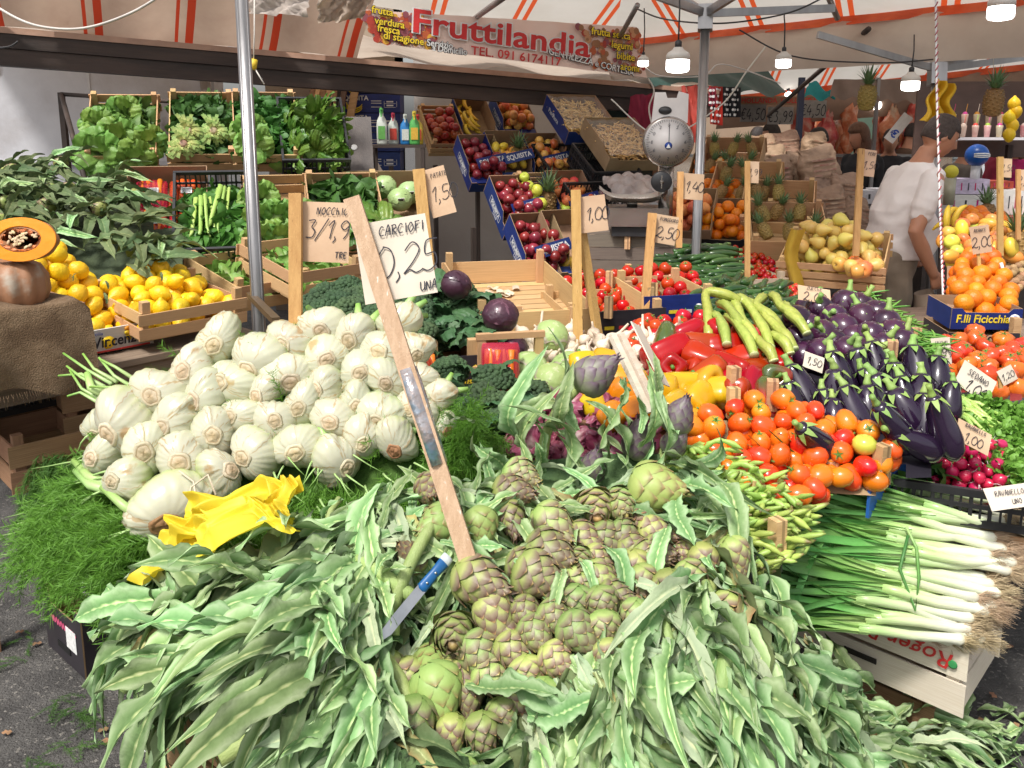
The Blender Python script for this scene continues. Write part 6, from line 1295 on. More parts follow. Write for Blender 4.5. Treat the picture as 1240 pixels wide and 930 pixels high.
for px,py,d,rz,s,l in((640,450,2.75,90,1.0,'green cabbage half behind the carrot pack'),(690,450,2.75,200,1.0,'green cabbage below the topmost one'),(650,478,2.62,300,.75,'small light green cabbage under the carrots'),(690,485,2.55,140,.8,'green cabbage next to the radicchio'),(668,462,2.7,20,.9,'green cabbage wedged between the others')): copy_tree(pr,frame(U(px,py,d),rz,30)@SC(s,s,s),l)
# --- empty crate
M=frame(U(650,410,3.05),14,6)@T(0,.36,0); crate(M,.46,.72,.10,'large empty pale wooden crate beside the red cabbages',1,W1,floor=11,rise=.05)
BITM=mat('paper_bits',(.66,.56,.42),(.5,.38,.25),8,.8)
for i in range(26): one('garlic_skin',MB().patch(lambda u,v:((u-.5)*.05,(v-.5)*.03,.006*math.sin(u*6+v*3)),3,3,BITM) if i<1 else bpy.data.meshes['garlic_skin'],'pale papery scrap lying in the empty crate','scrap',M@T(ru(-.2,.1),ru(-.3,.33),.018)@RZ(ru(0,360)),'papery scraps in the empty crate')
# --- garlic
GAR=mat('garlic_skin_white',(.70,.60,.48),(.60,.48,.37),8,.5,.2,40,rand=.08,hrand=.01,attr=[(0,(.5,.35,.22)),(.2,(.72,.63,.5)),(1,(.62,.5,.38))])
gar_me=[MB().lathe([(.001,-.018),(.012,-.019),(.026,-.010),(.029,.003),(.022,.016),(.009,.026),(.005,.04),(.004,.06+.02*k)],GAR,18,lobes=8,amp=.10).mesh('garlic') for k in range(2)]
for poly,fd,l in(([(612,408),(650,398),(725,398),(735,425),(700,440),(640,440)],FD(3.0,2.8,400,440),'in the crate behind the green cabbages'),([(720,425),(760,400),(800,410),(812,455),(770,470),(700,455),(690,440)],FD(2.85,2.55,400,470),'around the price card'),([(800,398),(850,400),(850,420),(800,425)],FD(2.9,2.8,400,420),'in front of the vine tomatoes')):
    pile(poly,.027,pl_me(gar_me,'garlic_bulb','white garlic bulb '+l,'garlic','garlic bulbs '+l,.95,lambda:rot_z(60)),fd,maxn=60)
# --- radicchio
RDM=mat('radicchio_leaf',(.50,.40,.36),(.26,.03,.07),7,.45,.3,30,rand=.15,hrand=.01,attr=[(0,(.62,.58,.50)),(.4,(.56,.44,.42)),(.62,(.30,.04,.10)),(1,(.18,.015,.05))],trans=.1)
rad_=maker(lettuce(RDM,12,.10,'radicchio',.04,70,'radicchio')); rp=[(625,520),(680,500),(765,500),(780,530),(740,572),(645,570)]; fr_=FD(2.3,2.1,495,570)
bed(rp,fr_,mat('pale_bed',(.4,.33,.3)),'pale paper bed under the radicchio'); pile(rp,.055,lambda p,n,i:rad_(MX.Translation(p)@aim((0,0,0),(ru(-.6,.6),-.8,1),roll=ru(0,360))@SC(.75,.75,.75),'frilly magenta and white radicchio head beside the upright artichokes','radicchio heads'),fr_,((0,.7),),maxn=18)
# --- red tomatoes in the middle
tmr=maker(tomato(REDT,.030)); tp=[(675,345),(720,330),(830,322),(850,335),(842,362),(775,380),(735,388),(700,370)]
ft=FD(3.75,3.35,325,390); bed(tp,ft,CARD,'brown carton bed under the red tomatoes')
pile(tp,.030,pl_mk(tmr,'shiny red tomato in the central heap behind the wooden stakes','red tomatoes in the central heap',.95,lambda:rot_z(50)),ft,maxn=110)
M=cr(745,408,3.25,14,3,.40,.34,.10,'black printed crate front under the central tomatoes',rows=1,front=DCARD,rise=.035); M2=cr(822,388,3.35,14,3,.30,.34,.10,'blue printed crate front under the central tomatoes',rows=1,front=NAVY,rise=.035)
for Mq,s_,c_ in((M,'EXTRA',REDI),(M2,'EXTRA',WHT)):
    t=thing('crate_label',Mq@T(0,-.1785,.05),('red' if c_==REDI else 'white')+' printing on the crate front below the central tomatoes','label')
    for k in range(3): brd('printed_mark',[c_,YEL,c_][k],T(-.09+.06*k,-.001,-.01),t,.04,.001,.014)
    I('printed_logo',MB().lathe([(.02,0),(.001,.0005)],c_,16,M=T(.08,-.001,.0)@RX(90)).mesh('logo'),None,t)
vp=[(755,410),(790,385),(850,382),(862,405),(840,430),(770,425)]; fv=FD(3.0,2.7,382,430)
bed(vp,fv,W2,'dark crate bed under the vine tomatoes'); pile(vp,.028,pl_mk(tmr,'red vine tomato in the heap behind the garlic and peppers','vine tomatoes behind the peppers',.95,lambda:rot_z(50)),fv,maxn=60)
# --- courgettes
for poly,fd,rot,l,n in(([(798,318),(830,300),(875,300),(893,330),(885,350),(810,352)],FD(4.4,4.0,300,352),0,'in the rear crate beside the pole',40),([(845,352),(880,338),(950,350),(958,380),(940,400),(850,385)],FD(3.7,3.1,340,395),1,'in the front crate over the pale gourds',46)):
    pile(poly,.019,lambda p,n_,i:zuc(MX.Translation(p)@RZ((20 if rot==0 else 55)+ru(-14,14))@RX(0)@RY(90)@RX(ru(-14,14)),'dark green courgette lying '+l,'courgettes '+l,i%3),fd,((-1.0,1.3),(0,1.2),(1.2,1.4),(2.4,1.4)),maxn=n+30)
bed([(790,330),(880,330),(900,358),(800,362)],FD(4.3,4.0,330,360),W2,'crate bed under the rear courgettes',-.04); bed([(835,345),(950,345),(955,395),(850,400)],FD(3.6,3.1,345,400),DKG,'crate bed under the front courgettes',-.06)
crate(frame(U(835,372,3.95),10,4)@T(0,.2,0),.42,.40,.09,'crate with a blue front holding the rear courgettes',1,W1,front=NAVY)
# --- cherry tomatoes and other small red heaps
for poly,fd,l in(([(862,310),(895,298),(942,318),(948,338),(905,345),(870,335)],FD(4.7,4.2,300,345),'in the rear crate beyond the courgettes'),([(930,352),(965,346),(970,372),(945,382),(928,372)],FD(3.8,3.4,346,382),'in the small crate beyond the purple aubergines')):
    bed(poly,fd,W2,'dark bed under cherry tomatoes '+l,-.03); pile(poly,.017,pl_mk(tmr,'small cherry tomato '+l,'cherry tomatoes '+l,.6,lambda:rot_z(60)),fd,maxn=90)
crate(frame(U(912,358,4.15),15,3)@T(0,.25,0),.40,.45,.07,'shallow wooden crate of cherry tomatoes beyond the courgettes',1,W3)
# --- peppers
fp=FD(2.65,2.22,405,500); pr_=[(795,415),(850,398),(905,405),(945,430),(952,478),(905,490),(870,470),(800,450)]
bed([(700,440),(800,420),(900,410),(950,440),(950,500),(840,512),(700,500)],fp,W2,'crate bed under the peppers',-.09)
pile(pr_,.044,lambda p,n,i:pep['mixed' if i%6==2 else 'red'](MX.Translation(p)@rot_any()@SC(1,1,1.1),('turning green and red' if i%6==2 else 'glossy red')+' bell pepper in the heap by the pale gourds','bell peppers, '+('turning' if i%6==2 else 'red'),i%4),fp,((0,.74),(1.0,1.0)),maxn=48)
py_=[(800,462),(845,456),(868,472),(868,488),(845,496),(805,495)]
pile(py_,.042,lambda p,n,i:pep['yellow'](MX.Translation(p)@rot_any(),'yellow orange bell pepper in front of the red peppers','yellow bell peppers by the artichokes',i%4),fp,((0,.74),(1.,1.)),maxn=11)
pile([(700,450),(740,435),(765,450),(770,500),(720,510)],.046,lambda p,n,i:pep['yellow'](MX.Translation(p)@rot_any(),'orange yellow pepper half hidden by the violet artichoke','orange peppers behind the violet artichoke',i%4),FD(2.5,2.2,435,510),((0,.74),),maxn=8)
# --- pale ribbed gourds
GRD=mat('pale_gourd_skin',(.42,.46,.10),(.30,.38,.06),7,.4,.25,30,(8,8,1),.12,.015,coat=.15)
for i,(x0,y0,x1,y1,x2,y2) in enumerate([(868,438,862,392,905,396),(895,388,908,430,930,462),(905,384,925,425,945,460),(880,392,896,420,912,445),(935,384,925,410,960,438),(945,382,955,410,985,430),(915,390,940,428,965,455),(930,405,950,440,975,462),(890,410,905,440,925,470),(960,395,965,420,990,440),(940,440,955,455,970,468),(918,440,935,465,950,478),(870,410,880,430,890,455)]):
    def q_(x,y,l=0): return surf(fp,x,y,.05+l)[0]+V((0,.12,0))
    P=[q_(x0,y0,0),q_(x0*.5+x1*.5,y0*.5+y1*.5,.03),q_(x1,y1,.04),q_(x1*.45+x2*.55,y1*.45+y2*.55,.04),q_(x2,y2,.02)]
    Q=[]
    for a in range(4):
        p0,p1,p2,p3=P[max(a-1,0)],P[a],P[a+1],P[min(a+2,4)]
        for k in range(4):
            u=k/4; Q.append(.5*((2*p1)+(p2-p0)*u+(2*p0-5*p1+4*p2-p3)*u*u+(3*p1-p0-3*p2+p3)*u**3))
    Q.append(P[-1]); n=len(Q); mb=MB(); b0=len(mb.v); mb.tube(Q,[.0145+.0015*math.sin(j*.7) for j in range(n)],GRD,20)
    vs=mb.v
    for j in range(n):
        c=Q[j]
        for k in range(20):
            v=V(vs[j*20+k])-c; vs[j*20+k]=tuple(c+v*(1+.13*(1 if k%2 else -1)))
    o=one('long_gourd',mb,'pale green ribbed long gourd '+('curling over the red peppers' if i in(0,1) else 'lying beside the red peppers'),'gourd',group='long gourds curling over' if i in(0,1) else 'long gourds beside the peppers')
    I('cut_end',MB().lathe([(.0145,-.002),(.014,.003),(.001,.004)],mat('gourd_end',(.60,.64,.30)),14).mesh('cut_end'),aim(Q[-1],Q[-1]-Q[-2]),o)
# --- plum tomatoes
pp=[(838,515),(865,492),(905,480),(960,484),(1040,508),(1086,545),(1080,572),(1020,580),(955,606),(905,585),(850,548)]; fpl=FD(2.22,1.98,488,600)
tpl=maker(tomato(PLUM,.026,1.22,name='plum_tomato')); bed(pp,fpl,CARD,'crate bed under the plum tomatoes',-.05)
pile(pp,.0275,pl_mk(tpl,'orange red plum tomato in the front heap by the leeks','plum tomatoes in the front heap',1.06,lambda:rot_any(),.12),fpl,((0,.84),(1.2,.95)),maxn=190,tries=9000)
one('tomato',bpy.data.meshes['tomato'],'unripe green tomato among the orange plum tomatoes','tomato',MX.Translation(surf(fpl,1043,548,.03)[0])@SC(1,1,.9)).active_material
gt=[o for o in bpy.data.objects if o.get('label')=='unripe green tomato among the orange plum tomatoes'][0]; gm=gt.data.copy(); gt.data=gm; gm.materials[0]=mat('unripe_tomato',(.45,.55,.05),(.6,.6,.08),4,.2,coat=.5)
M=frame(U(945,612,1.98),20,3)
for nm,a,b,h in(('front',(912,590,1.99),(1000,575,2.12),.05),('side',(1052,600,2.06),(1124,548,2.34),.10)):
    a,b=U(*a),U(*b); d=b-a; x=d.normalized(); z=V((0,0,1)); z=(z-x*z.dot(x)).normalized(); y=z.cross(x); Mq=MX((x,y,z)).transposed().to_4x4(); Mq.translation=a
    t=thing('crate_board' if nm=='front' else 'blue_crate_side',Mq,'pale wooden edge of the plum tomato crate' if nm=='front' else 'bright blue printed side of the plum tomato crate','crate side'); brd('board',W1 if nm=='front' else BLUE,T(d.length/2,0,-.01),t,d.length,.008,h)
    if nm=='side':
        I('printed_disc',MB().lathe([(.018,0),(.001,.001)],mat('orange_print',(.8,.25,.02)),16).mesh('disc'),T(.10,-.0045,-.005)@RX(90),t)
def post(px,py,d,label,h=.085,w_=.03,m=W1): one('corner_post',MB().box(w_,w_,h,m).box(w_*.25,w_*1.02,h*1.01,mat('post_groove',(.33,.2,.1)),c=(.004,0,0)),label,'crate post',frame(U(px,py,d),ru(-20,30),ru(-6,6)),smooth=False)
for px,py,d,l in((888,488,2.22,'between the yellow peppers and plum tomatoes'),(935,478,2.25,'between red peppers and plum tomatoes'),(1067,558,2.06,'at the blue corner of the plum tomato crate'),(941,650,1.86,'at the front corner of the bean crate'),(1004,578,2.1,'at the edge of the plum tomatoes near the leeks'),(646,480,2.5,'beside the front broccoli'),(628,490,2.4,'in front of the broccoli next to radicchio'),(476,528,2.3,'beside the lowest broccoli'),(695,385,3.05,'at the near corner of the empty crate'),(737,372,3.2,'in front of the central tomatoes'),(792,355,3.35,'between black and blue crate fronts'),(738,340,3.6,'behind the central tomatoes'),(1108,412,2.8,'among the green beans'),(1080,428,2.6,'behind the long aubergines'),(888,462,2.3,'in the middle of the peppers'),(760,292,4.5,'at the rear of the central tomato carton')): post(px,py,d,'wooden crate post '+l)
# --- broad beans
bpp=[(820,560),(865,552),(925,588),(965,622),(950,660),(905,690),(880,690),(850,620)]; fbn=FD(2.1,1.84,545,690)
bed([(828,562),(870,560),(925,595),(960,625),(945,690),(890,700),(840,620)],fbn,mat('painted_bean_shade',(.10,.15,.03),(.06,.09,.02),20,.8),'dark sheet under the bean pods, their shade put into its colour',-.045)  # green darker than the pods: shade deep in the crate put into colour
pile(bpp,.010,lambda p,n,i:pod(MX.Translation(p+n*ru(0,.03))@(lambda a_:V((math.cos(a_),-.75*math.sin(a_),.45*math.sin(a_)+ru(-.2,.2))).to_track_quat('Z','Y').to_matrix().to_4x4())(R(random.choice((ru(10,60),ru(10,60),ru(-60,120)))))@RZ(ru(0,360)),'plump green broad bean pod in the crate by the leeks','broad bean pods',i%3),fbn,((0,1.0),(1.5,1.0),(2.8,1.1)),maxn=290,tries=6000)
a,b=U(893,735,1.80),U(946,690,1.92); d=b-a; x=d.normalized(); z=(up-x*up.dot(x)).normalized(); y=z.cross(x); Mq=MX((x,y,z)).transposed().to_4x4(); Mq.translation=a
t=thing('bean_crate',Mq,'dark printed carton crate front under the broad beans','crate'); L=d.length
q=MB(); q.box(L,.006,.035,DCARD,c=(L/2,0,.075)); q.box(L,.006,.03,DCARD,c=(L/2,0,.012)); q.box(L*.3,.006,.03,DCARD,c=(L*.15,0,.043)); q.box(L*.4,.006,.03,DCARD,c=(L*.8,0,.043)); I('front_panel',q.mesh('panel',False),None,t); txt(t,'SUD',.03,T(L*.62,-.0045,.035)@RX(90),GRNI,bold=.0005)
brd('side_slat',W1,T(L+.0,.15,.05)@RZ(80),t,.3,.006,.05)
# --- aubergines
G='long black aubergines standing stem up'
LE=[(1015,450,38),(1037,438,34),(1059,428,34),(1088,447,36),(1111,440,38),(969,472,38),(1011,479,36),(1040,481,36),(1066,491,40),(1088,467,36),(1113,491,40),(1138,472,36),(1030,508,36),(1098,515,40),(1121,520,34),(990,470,34),(960,492,30),(1050,505,34),(1003,505,30),(1076,520,34),(1075,455,32),(1130,505,30),(1136,450,32),(985,495,30),(1058,468,32),(1010,520,28),(1095,490,34),(1120,465,32),(1150,490,28)]
fe=FD(2.5,2.14,430,520)
bed([(945,440),(1040,425),(1150,430),(1165,500),(1125,545),(1060,530),(960,510)],fe,mat('painted_gap_shade',(.015,.012,.02)),'dark sheet painted as the shade between the long aubergines',-.07)  # near-black sheet, its colour is the shade between the aubergines
for i,(px,py,w_) in enumerate(LE):
    if i%4==3: continue
    py=442+(py-428)*.68; d=fe(px,py)+.04; s=w_/1000*d/.080; D=V((ru(-.5,.25),ru(.15,.6),1)); D.normalize(); egg_long(aim(U(px,py-4,d)-D*.01,D,roll=ru(0,360))@SC(s,s,s*.74),'glossy black aubergine with a green cap standing behind the plum tomatoes',G,i%2)
for i,(px,py,D) in enumerate(((1083,525,(-.6,-.1,.75)),(985,540,(-.6,-.3,.5)),(1110,545,(-1,-.2,.5)),(1140,520,(-.4,.1,1)))):
    egg_long(aim(U(px,py-8,2.1),D)@SC(.85,.85,.85),'glossy black aubergine '+['leaning over the tomato edge','lying against the plum tomatoes','lowest, beside the blue crate side','beside the parsley'][i],None,i%2)
RE=[(966,386),(993,374),(1023,367),(996,404),(1021,396),(1045,384),(1062,379),(966,411),(1054,406),(1084,403),(1072,391),(993,428),(1010,384),(980,395),(1035,410),(980,372),(1040,370),(1090,415),(1068,420),(975,430),(1010,416),(1025,425),(1050,425)]
fre=FD(2.95,2.55,368,430)
bed([(955,375),(1010,360),(1090,385),(1100,430),(990,440),(955,430)],fre,mat('painted_gap_shade',(.015,.012,.02)),'dark sheet painted as the shade between the round aubergines',-.06)  # same painted gap shade, here behind the round aubergines
for i,(px,py) in enumerate(RE):
    d=fre(px,py); D=V((ru(-.7,.7),ru(-.5,.5),ru(.2,1))); egg_round(aim(U(px,py+2,d+(.05 if i>12 else 0)),D)@SC(.98,.98,1),'round violet aubergine heaped behind the long black ones','round violet aubergines',i%2)
# --- green beans
gp_=[(1025,366),(1058,360),(1092,390),(1140,422),(1135,440),(1090,424),(1045,395)]; fgb=FD(3.3,2.75,352,420)
bed(gp_,fgb,mat('painted_bean_shade',(.10,.15,.03)),'dark sheet under the green beans, their shade put into its colour',-.03)  # sheet below the heap, coloured as the shade among the beans
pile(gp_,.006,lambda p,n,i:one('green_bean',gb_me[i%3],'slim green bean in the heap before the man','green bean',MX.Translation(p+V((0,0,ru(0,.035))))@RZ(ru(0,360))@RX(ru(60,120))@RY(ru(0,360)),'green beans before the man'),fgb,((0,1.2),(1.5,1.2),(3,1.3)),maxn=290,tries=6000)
# --- salad tomatoes, oranges, mixed fruit on the right
tsl=maker(tomato(SALT,.040,.78,7,.22,name='ribbed_tomato')); sp_=[(1145,415),(1180,402),(1240,415),(1240,460),(1200,462),(1150,440)]; fs_=FD(3.15,2.75,402,462)
bed([(1140,405),(1240,400),(1240,470),(1150,450)],fs_,REDI if 0 else mat('red_bed',(.25,.05,.03)),'red paper bed under the ribbed tomatoes',-.05); pile(sp_,.038,pl_mk(tsl,'ribbed orange red salad tomato below the navy printed box','ribbed salad tomatoes',1.,lambda:rot_z(50)),fs_,((0,.8),(1.,1.)),maxn=50)
def box_front(px,py,d,rz,L,H,m,label,texts,name='printed_box',W=.22):
    M=frame(U(px,py,d),rz,3)@T(0,W/2,0); t=carton(M,L,W,H,label,m,CARD,1.0,lip=False,name=name)
    for s,sz,x,z,c,wx,sh in texts: txt(t,s,sz,T(x,-W/2-.002,z)@RX(90),c,bold=.0008,wx=wx,shear=sh)
    return t
t=box_front(1193,399,3.25,-3,.27,.085,NAVY,'navy box front lettered in yellow below the oranges',[('F.lli Ficicchia',.045,-.015,.042,YEL,.92,.1)])
I('round_emblem',MB().lathe([(.022,0),(.022,.001),(.001,.0015)],WHT,20).mesh('emblem'),T(.105,-.113,.042)@RX(90),t); I('emblem_ring',MB().lathe([(.015,0),(.001,.001)],BLUI,16).mesh('ring'),T(.105,-.115,.042)@RX(90),t)
box_front(1190,418,3.2,-3,.27,.05,DCARD,'dark box with brown script under the navy lettered box',[('Gusto',.036,.05,.026,mat('tan_print',(.55,.33,.2)),1,.2)])
one('corner_post',MB().box(.03,.03,.10,W1),'pale crate post beside the navy lettered box','crate post',frame(U(1229,400,3.2),0),smooth=False)
fo=FD(3.75,3.3,312,372); po=[(1155,330),(1175,305),(1205,310),(1228,350),(1222,368),(1165,368)]
bed([(1150,310),(1230,310),(1235,372),(1150,372)],fo,CARD,'carton bed under the oranges',-.05)
pile(po,.037,pl_me(orange_me,'orange','bright orange in the heap above the navy lettered box','orange','oranges above the navy box',1.0),fo,((0,.84),(1.1,.95)),maxn=60)
pile([(1142,282),(1165,262),(1200,265),(1240,280),(1240,300),(1150,312)],.042,pl_me([mango_me,apples['green'],mango_me,apples['two']],'mango','yellow or reddish fruit in the crate beyond the oranges','fruit','mixed fruit beyond the oranges',1.),FD(4.3,3.85,262,312),((0,.84),(1.,1.)),maxn=60)
fm=FD(4.9,4.4,265,300)
for px,py,k in((1145,285,0),(1160,272,1),(1175,268,2),(1150,268,0)): one('banana',ban_me,'yellow banana lying among the mixed fruit behind the man','banana',MX.Translation(U(px,py,4.4))@rot_any(),'bananas behind the man')
pile([(1150,262),(1180,235+18),(1215,262),(1205,285),(1165,280)],.036,pl_me(orange_me,'orange','orange in the rear heap beyond the mixed fruit','orange','oranges in the rear heap',1.0),FD(5.0,4.4,250,290),((0,.84),),maxn=24)
NUT=mat('walnut_shell',(.42,.26,.13),(.30,.17,.08),30,.7,.5,80,rand=.15); nut_me=spin(ball(.018,6),NUT,9).mesh('walnut')
pile([(1212,325),(1240,318),(1240,350),(1222,348)],.018,pl_me(nut_me,'walnut','brown walnut beside the white scoop','walnut','walnuts by the scoop',1.),FD(3.8,3.6,318,350),((0,.84),),maxn=26)
t=thing('scoop',aim(U(1222,350,3.6),(-.3,.2,1)),'white plastic scoop standing in the walnuts','scoop'); sm=mat('scoop_white',(.75,.74,.72),rough=.3); I('bowl',MB().patch(lambda u,v:(.03*math.cos(PI*u),-.02*math.sin(PI*u),-.06+.10*v),10,4,sm).mesh('bowl'),None,t); I('handle',MB().tube([(0,0,.04),(0,0,.12)],[.008,.007],sm,8).mesh('handle'),None,t)
crate(frame(U(1215,338,4.1),-4,6)@T(0,.2,0),.28,.36,.07,'wooden crate of mixed fruit beyond the oranges',2,W1)
# --- pears in the tilted crate
M=frame(U(1003,352,4.15),-28,18)@T(0,.22,0); crate(M,.50,.40,.13,'tilted slatted wooden crate of yellow pears left of the man',3,W1,rise=.02,jit=.3)
PEAR=mat('pear_skin',(.66,.56,.12),(.70,.42,.12),2,.4,rand=.1,hrand=.02); pear_me=spin([(.001,-.035),(.02,-.033),(.034,-.015),(.033,.004),(.022,.025),(.013,.042),(.006,.05)],PEAR,12).mesh('pear')
P=heap(70,.036,-.23,.23,-.18,.18,base=lambda x,y:.03,target=lambda x,y:.12*math.exp(-(x/.2)**2-(y/.15)**2)); put_all(P,pear_me,M,'pear','yellow green pear in the tilted crate before the man','pear','pears in the tilted crate')
fpp=FD(4.7,4.2,285,312); pile([(975,290),(1055,288),(1062,322),(1040,330),(985,305)],.036,pl_me([pear_me,apples['two']],'pear','yellow pear heaped behind the tilted crate','pear','pears behind the tilted crate',1.),fpp,((0,.84),),maxn=40)
one('yellow_bag',MB().patch(lambda u,v:((u-.5)*.07+.02*math.sin(v*7),.05*math.sin(PI*u)*-1,(v-.5)*.42),8,10,mat('yellow_plastic',(.70,.52,.06),(.55,.42,.05),4,.35,.5,15,trans=.2)),'yellow plastic sheet hanging at the end of the pear crate','plastic bag',frame(U(962,325,4.2),-30,6))
# --- radish crate
M=frame(U(1172,634,2.1),-22,3)@T(0,.16,0); plast(M,.36,.34,.10,'black plastic crate of radishes behind the leeks')
rds=maker(radish); P=heap(95,.0165,-.10,.16,-.12,.14,base=lambda x,y:.03+.10*max(0,y+.1),target=lambda x,y:.11*math.exp(-((x-.03)/.09)**2-((y-.03)/.09)**2)+.2*y)
for p in P: k=ru(.9,1.1); rds(M@T(*p)@rot_any()@SC(k,k,k),'small magenta radish heaped in the black crate','radishes in the black crate')
greens('radish_leaves',M@T(-.10,.02,.0),.12,.26,.02,.09,60,END,'green radish leaves at the side of the black crate',1.)
crate(frame(U(1172,634,2.1),-22,3)@T(0,.20,-.15),.38,.36,.12,'wooden crate under the black radish crate',2,W1)
# --- parsley and celery at the right edge
pz=[(1150,500),(1175,478),(1245,500),(1245,590),(1215,575),(1175,540)]; fz=FD(2.45,2.1,480,590)
PAR=mat('bright_leaves',(.12,.30,.035),(.20,.42,.07),12,.5,.2,40,rand=0,trans=.2)
Ps=[];Ds=[]
while len(Ps)<2600:
    px,py=ru(1140,1250),ru(475,595)
    if inpoly(px,py,pz): p,n,_,_=surf(fz,px,py,ru(-.05,.02)); Ps.append(p); Ds.append(V((ru(-1,1),ru(-1,.4),ru(-.1,1))))
scatter('celery_leaves',LVt[:,[0,2,1]]*np.array([1,-1,1]),LFt,mats_np(Ps,Ds,.40),PAR,'heap of bright green celery leaves at the edge beside the aubergines','greens',LTt)
for k in range(14):
    y0=ru(478,505); a=surf(fz,1146+ru(0,8),y0,.01)[0]; b=surf(fz,ru(1185,1215),y0+ru(22,44),.02)[0]; one('celery_stalk',MB().tube([a,(a+b)/2+V((0,0,.015)),b],[.008,.0065,.004],CES,7),'light green celery stalk running into its leaves','celery',group='celery stalks by the white card')
bed([(1145,480),(1245,490),(1245,600),(1160,560)],fz,DKG,'crate bed under the celery leaves',-.08)
# --- leeks
LKW=mat('leek_skin',(.66,.69,.50),(.58,.64,.40),6,.35,.15,40,(9,9,1),.06,.01,attr=[(0,(.66,.60,.46)),(.12,(.72,.72,.60)),(.5,(.62,.69,.42)),(1,(.32,.52,.15))],coat=.15,sss=.05)
LKL=mat('leek_leaf',(.07,.21,.04),(.12,.30,.07),7,.42,.2,40,(20,20,1),.18,.02,trans=.15,attr=[(0,(.50,.68,.26)),(.3,(.16,.38,.08)),(1,(.06,.20,.05))],coat=.1)
LKR=mat('leek_roots',(.55,.42,.27),(.40,.29,.17),20,.85,rand=.1)
lk_sh=[];lk_lf=[];lk_rt=[]
for s in range(3):
    b=MB(); b.tube([(0,0,-.01),(0,0,.004),(.002,0,.03),(.011*(s-1)+.002,.004,.12),(.007*(s-1),0,.20),(0,0,.25)],[.008,.0145,.0125,.0112,.0118,.0125],LKW,12,t=[0,.05,.15,.5,.85,1]); lk_sh.append(b.mesh('shank'))
    b=MB(); rd=random.Random(s)
    for k in range(150):
        a=rd.uniform(0,6.28); e=V((math.cos(a)*rd.uniform(.005,.035),math.sin(a)*rd.uniform(.005,.035),-rd.uniform(.02,.06))); st=V((math.cos(a)*.009,math.sin(a)*.009,-.004)); m_=(st+e)*.5+V((rd.uniform(-.01,.01),rd.uniform(-.01,.01),0)); b.tube([st,m_,e],[.0008,.0007,.0003],LKR,3,cap=False)
    lk_rt.append(b.mesh('roots'))
for s in range(5):
    rd=random.Random(60+s); cv=rd.uniform(.03,.14); sw=rd.uniform(-.12,.12); L=rd.uniform(.32,.44)
    lk_lf.append(MB().patch(lambda u,v:((u-.5)*.019*(1-.75*v**2.2)+sw*v*v,-.35*abs(u-.5)*.03*(1-v)*2-cv*v*v*1.3,.225+L*v),2,8,LKL).mesh('leaf'))
def leek(i,A,B,label,grp):
    A,B=V(A),V(B); M=aim(A,B-A,roll=ru(0,360)); t=thing('leek',M,label,'leek',grp); I('shank',lk_sh[i%3],None,t); r=I('roots',lk_rt[i%3],None,t); r['kind']='stuff'
    for k in range(5): I('leaf',lk_lf[(i+k)%5],RZ(k*74+ru(-20,20))@SC(ru(.9,1.2),ru(.6,1.1),1),t)
def flk(px,py): return float(np.interp(py,[560,620,700,790],[2.20,2.12,2.06,2.02]))
bed([(955,600),(1010,585),(1220,640),(1205,700),(1150,760),(990,730),(950,680)],flk,mat('leek_bed',(.13,.22,.06),(.08,.13,.04),14,.8),'dark green sheet inside the leek pile, shade put into its colour',-.085,'leek_bed')  # dull green sheet, inner shade of the leek pile put into colour
n=0
for lay in(0,1,2):
    for k in range(27):
        u=(k+.5)/27; xr=float(np.interp(u,[0,.5,1],[1228,1205,1172]))+ru(-32,16)-lay*8; yr=618+u*156+ru(-9,9); xt=float(np.interp(u,[0,.5,1],[1000,965,985]))+ru(-12,12); yt=572+u*160+ru(-26,26)+8
        A=surf(flk,xr,yr,.018-.03*lay+ru(-.01,.012))[0]; B=surf(flk,xt,yt,.02-.03*lay+ru(-.01,.02))[0]; zl=('in the top layer ' if lay==0 else 'in the middle layer ' if lay==1 else 'in the bottom layer ')+('next to the black radish crate' if u<.34 else 'in the middle of the pile' if u<.67 else 'over the printed crate side'); leek(n,A,B,'white leek with bushy roots '+zl,'leeks '+zl); n+=1
for k in range(12): # tops drooping over the crate
    px,py=ru(958,1045),ru(600,690); p=surf(flk,px,py,.03)[0]; one('leek_leaf',MB().patch(lambda u,v,c=ru(.04,.2),l=ru(.18,.3):((u-.5)*.026*(1-v*v*.8),l*v,-c*v*v),2,8,LKL),'long green leek leaf drooping over the others','leaf',MX.Translation(p)@RZ(ru(60,150))@RX(ru(-10,10)),'drooping leek leaves')
P=[surf(flk,x,y,.045)[0] for x,y in((1088,640),(1100,665),(1103,700),(1098,735),(1080,690),(1090,650))]; one('leek_leaf',MB().tube(P,[.004]*6,LKL,6),'leek leaf tied round the bundle as a band','leaf')
# --- pale crate with red lettering
cA,cB=U(985,800,2.30),U(1150,868,2.06); d=cB-cA; rz=math.degrees(math.atan2(d.y,d.x)); L=V((d.x,d.y)).length; M=T(cB.x,cB.y,cB.z)@RZ(rz)@T(-L/2-.03,.17,0)
PW=mat('white_crate_wood',(.74,.66,.55),(.64,.54,.42),3,.75,.2,30,(1.2,14,14),.05,.01)
t=crate(M,L+.10,.32,.185,'pale wooden crate with red script under the leeks',2,PW,'wooden_crate',.012,.03,.0)
txt(t,'Roger Rabbit',.062,T(.04,-.1755,.150)@RX(90)@RZ(180),REDI,wx=1.,shear=.3,bold=.0004); I('green_stamp',MB().lathe([(.012,0),(.009,.0005)],GRNI,16).mesh('stamp'),T(.20,-.1755,.145)@RX(90),t)
brd('handle_slot',mat('slot_dark',(.03,.025,.02)),T(-.02,-.1745,.065),t,.085,.004,.014)
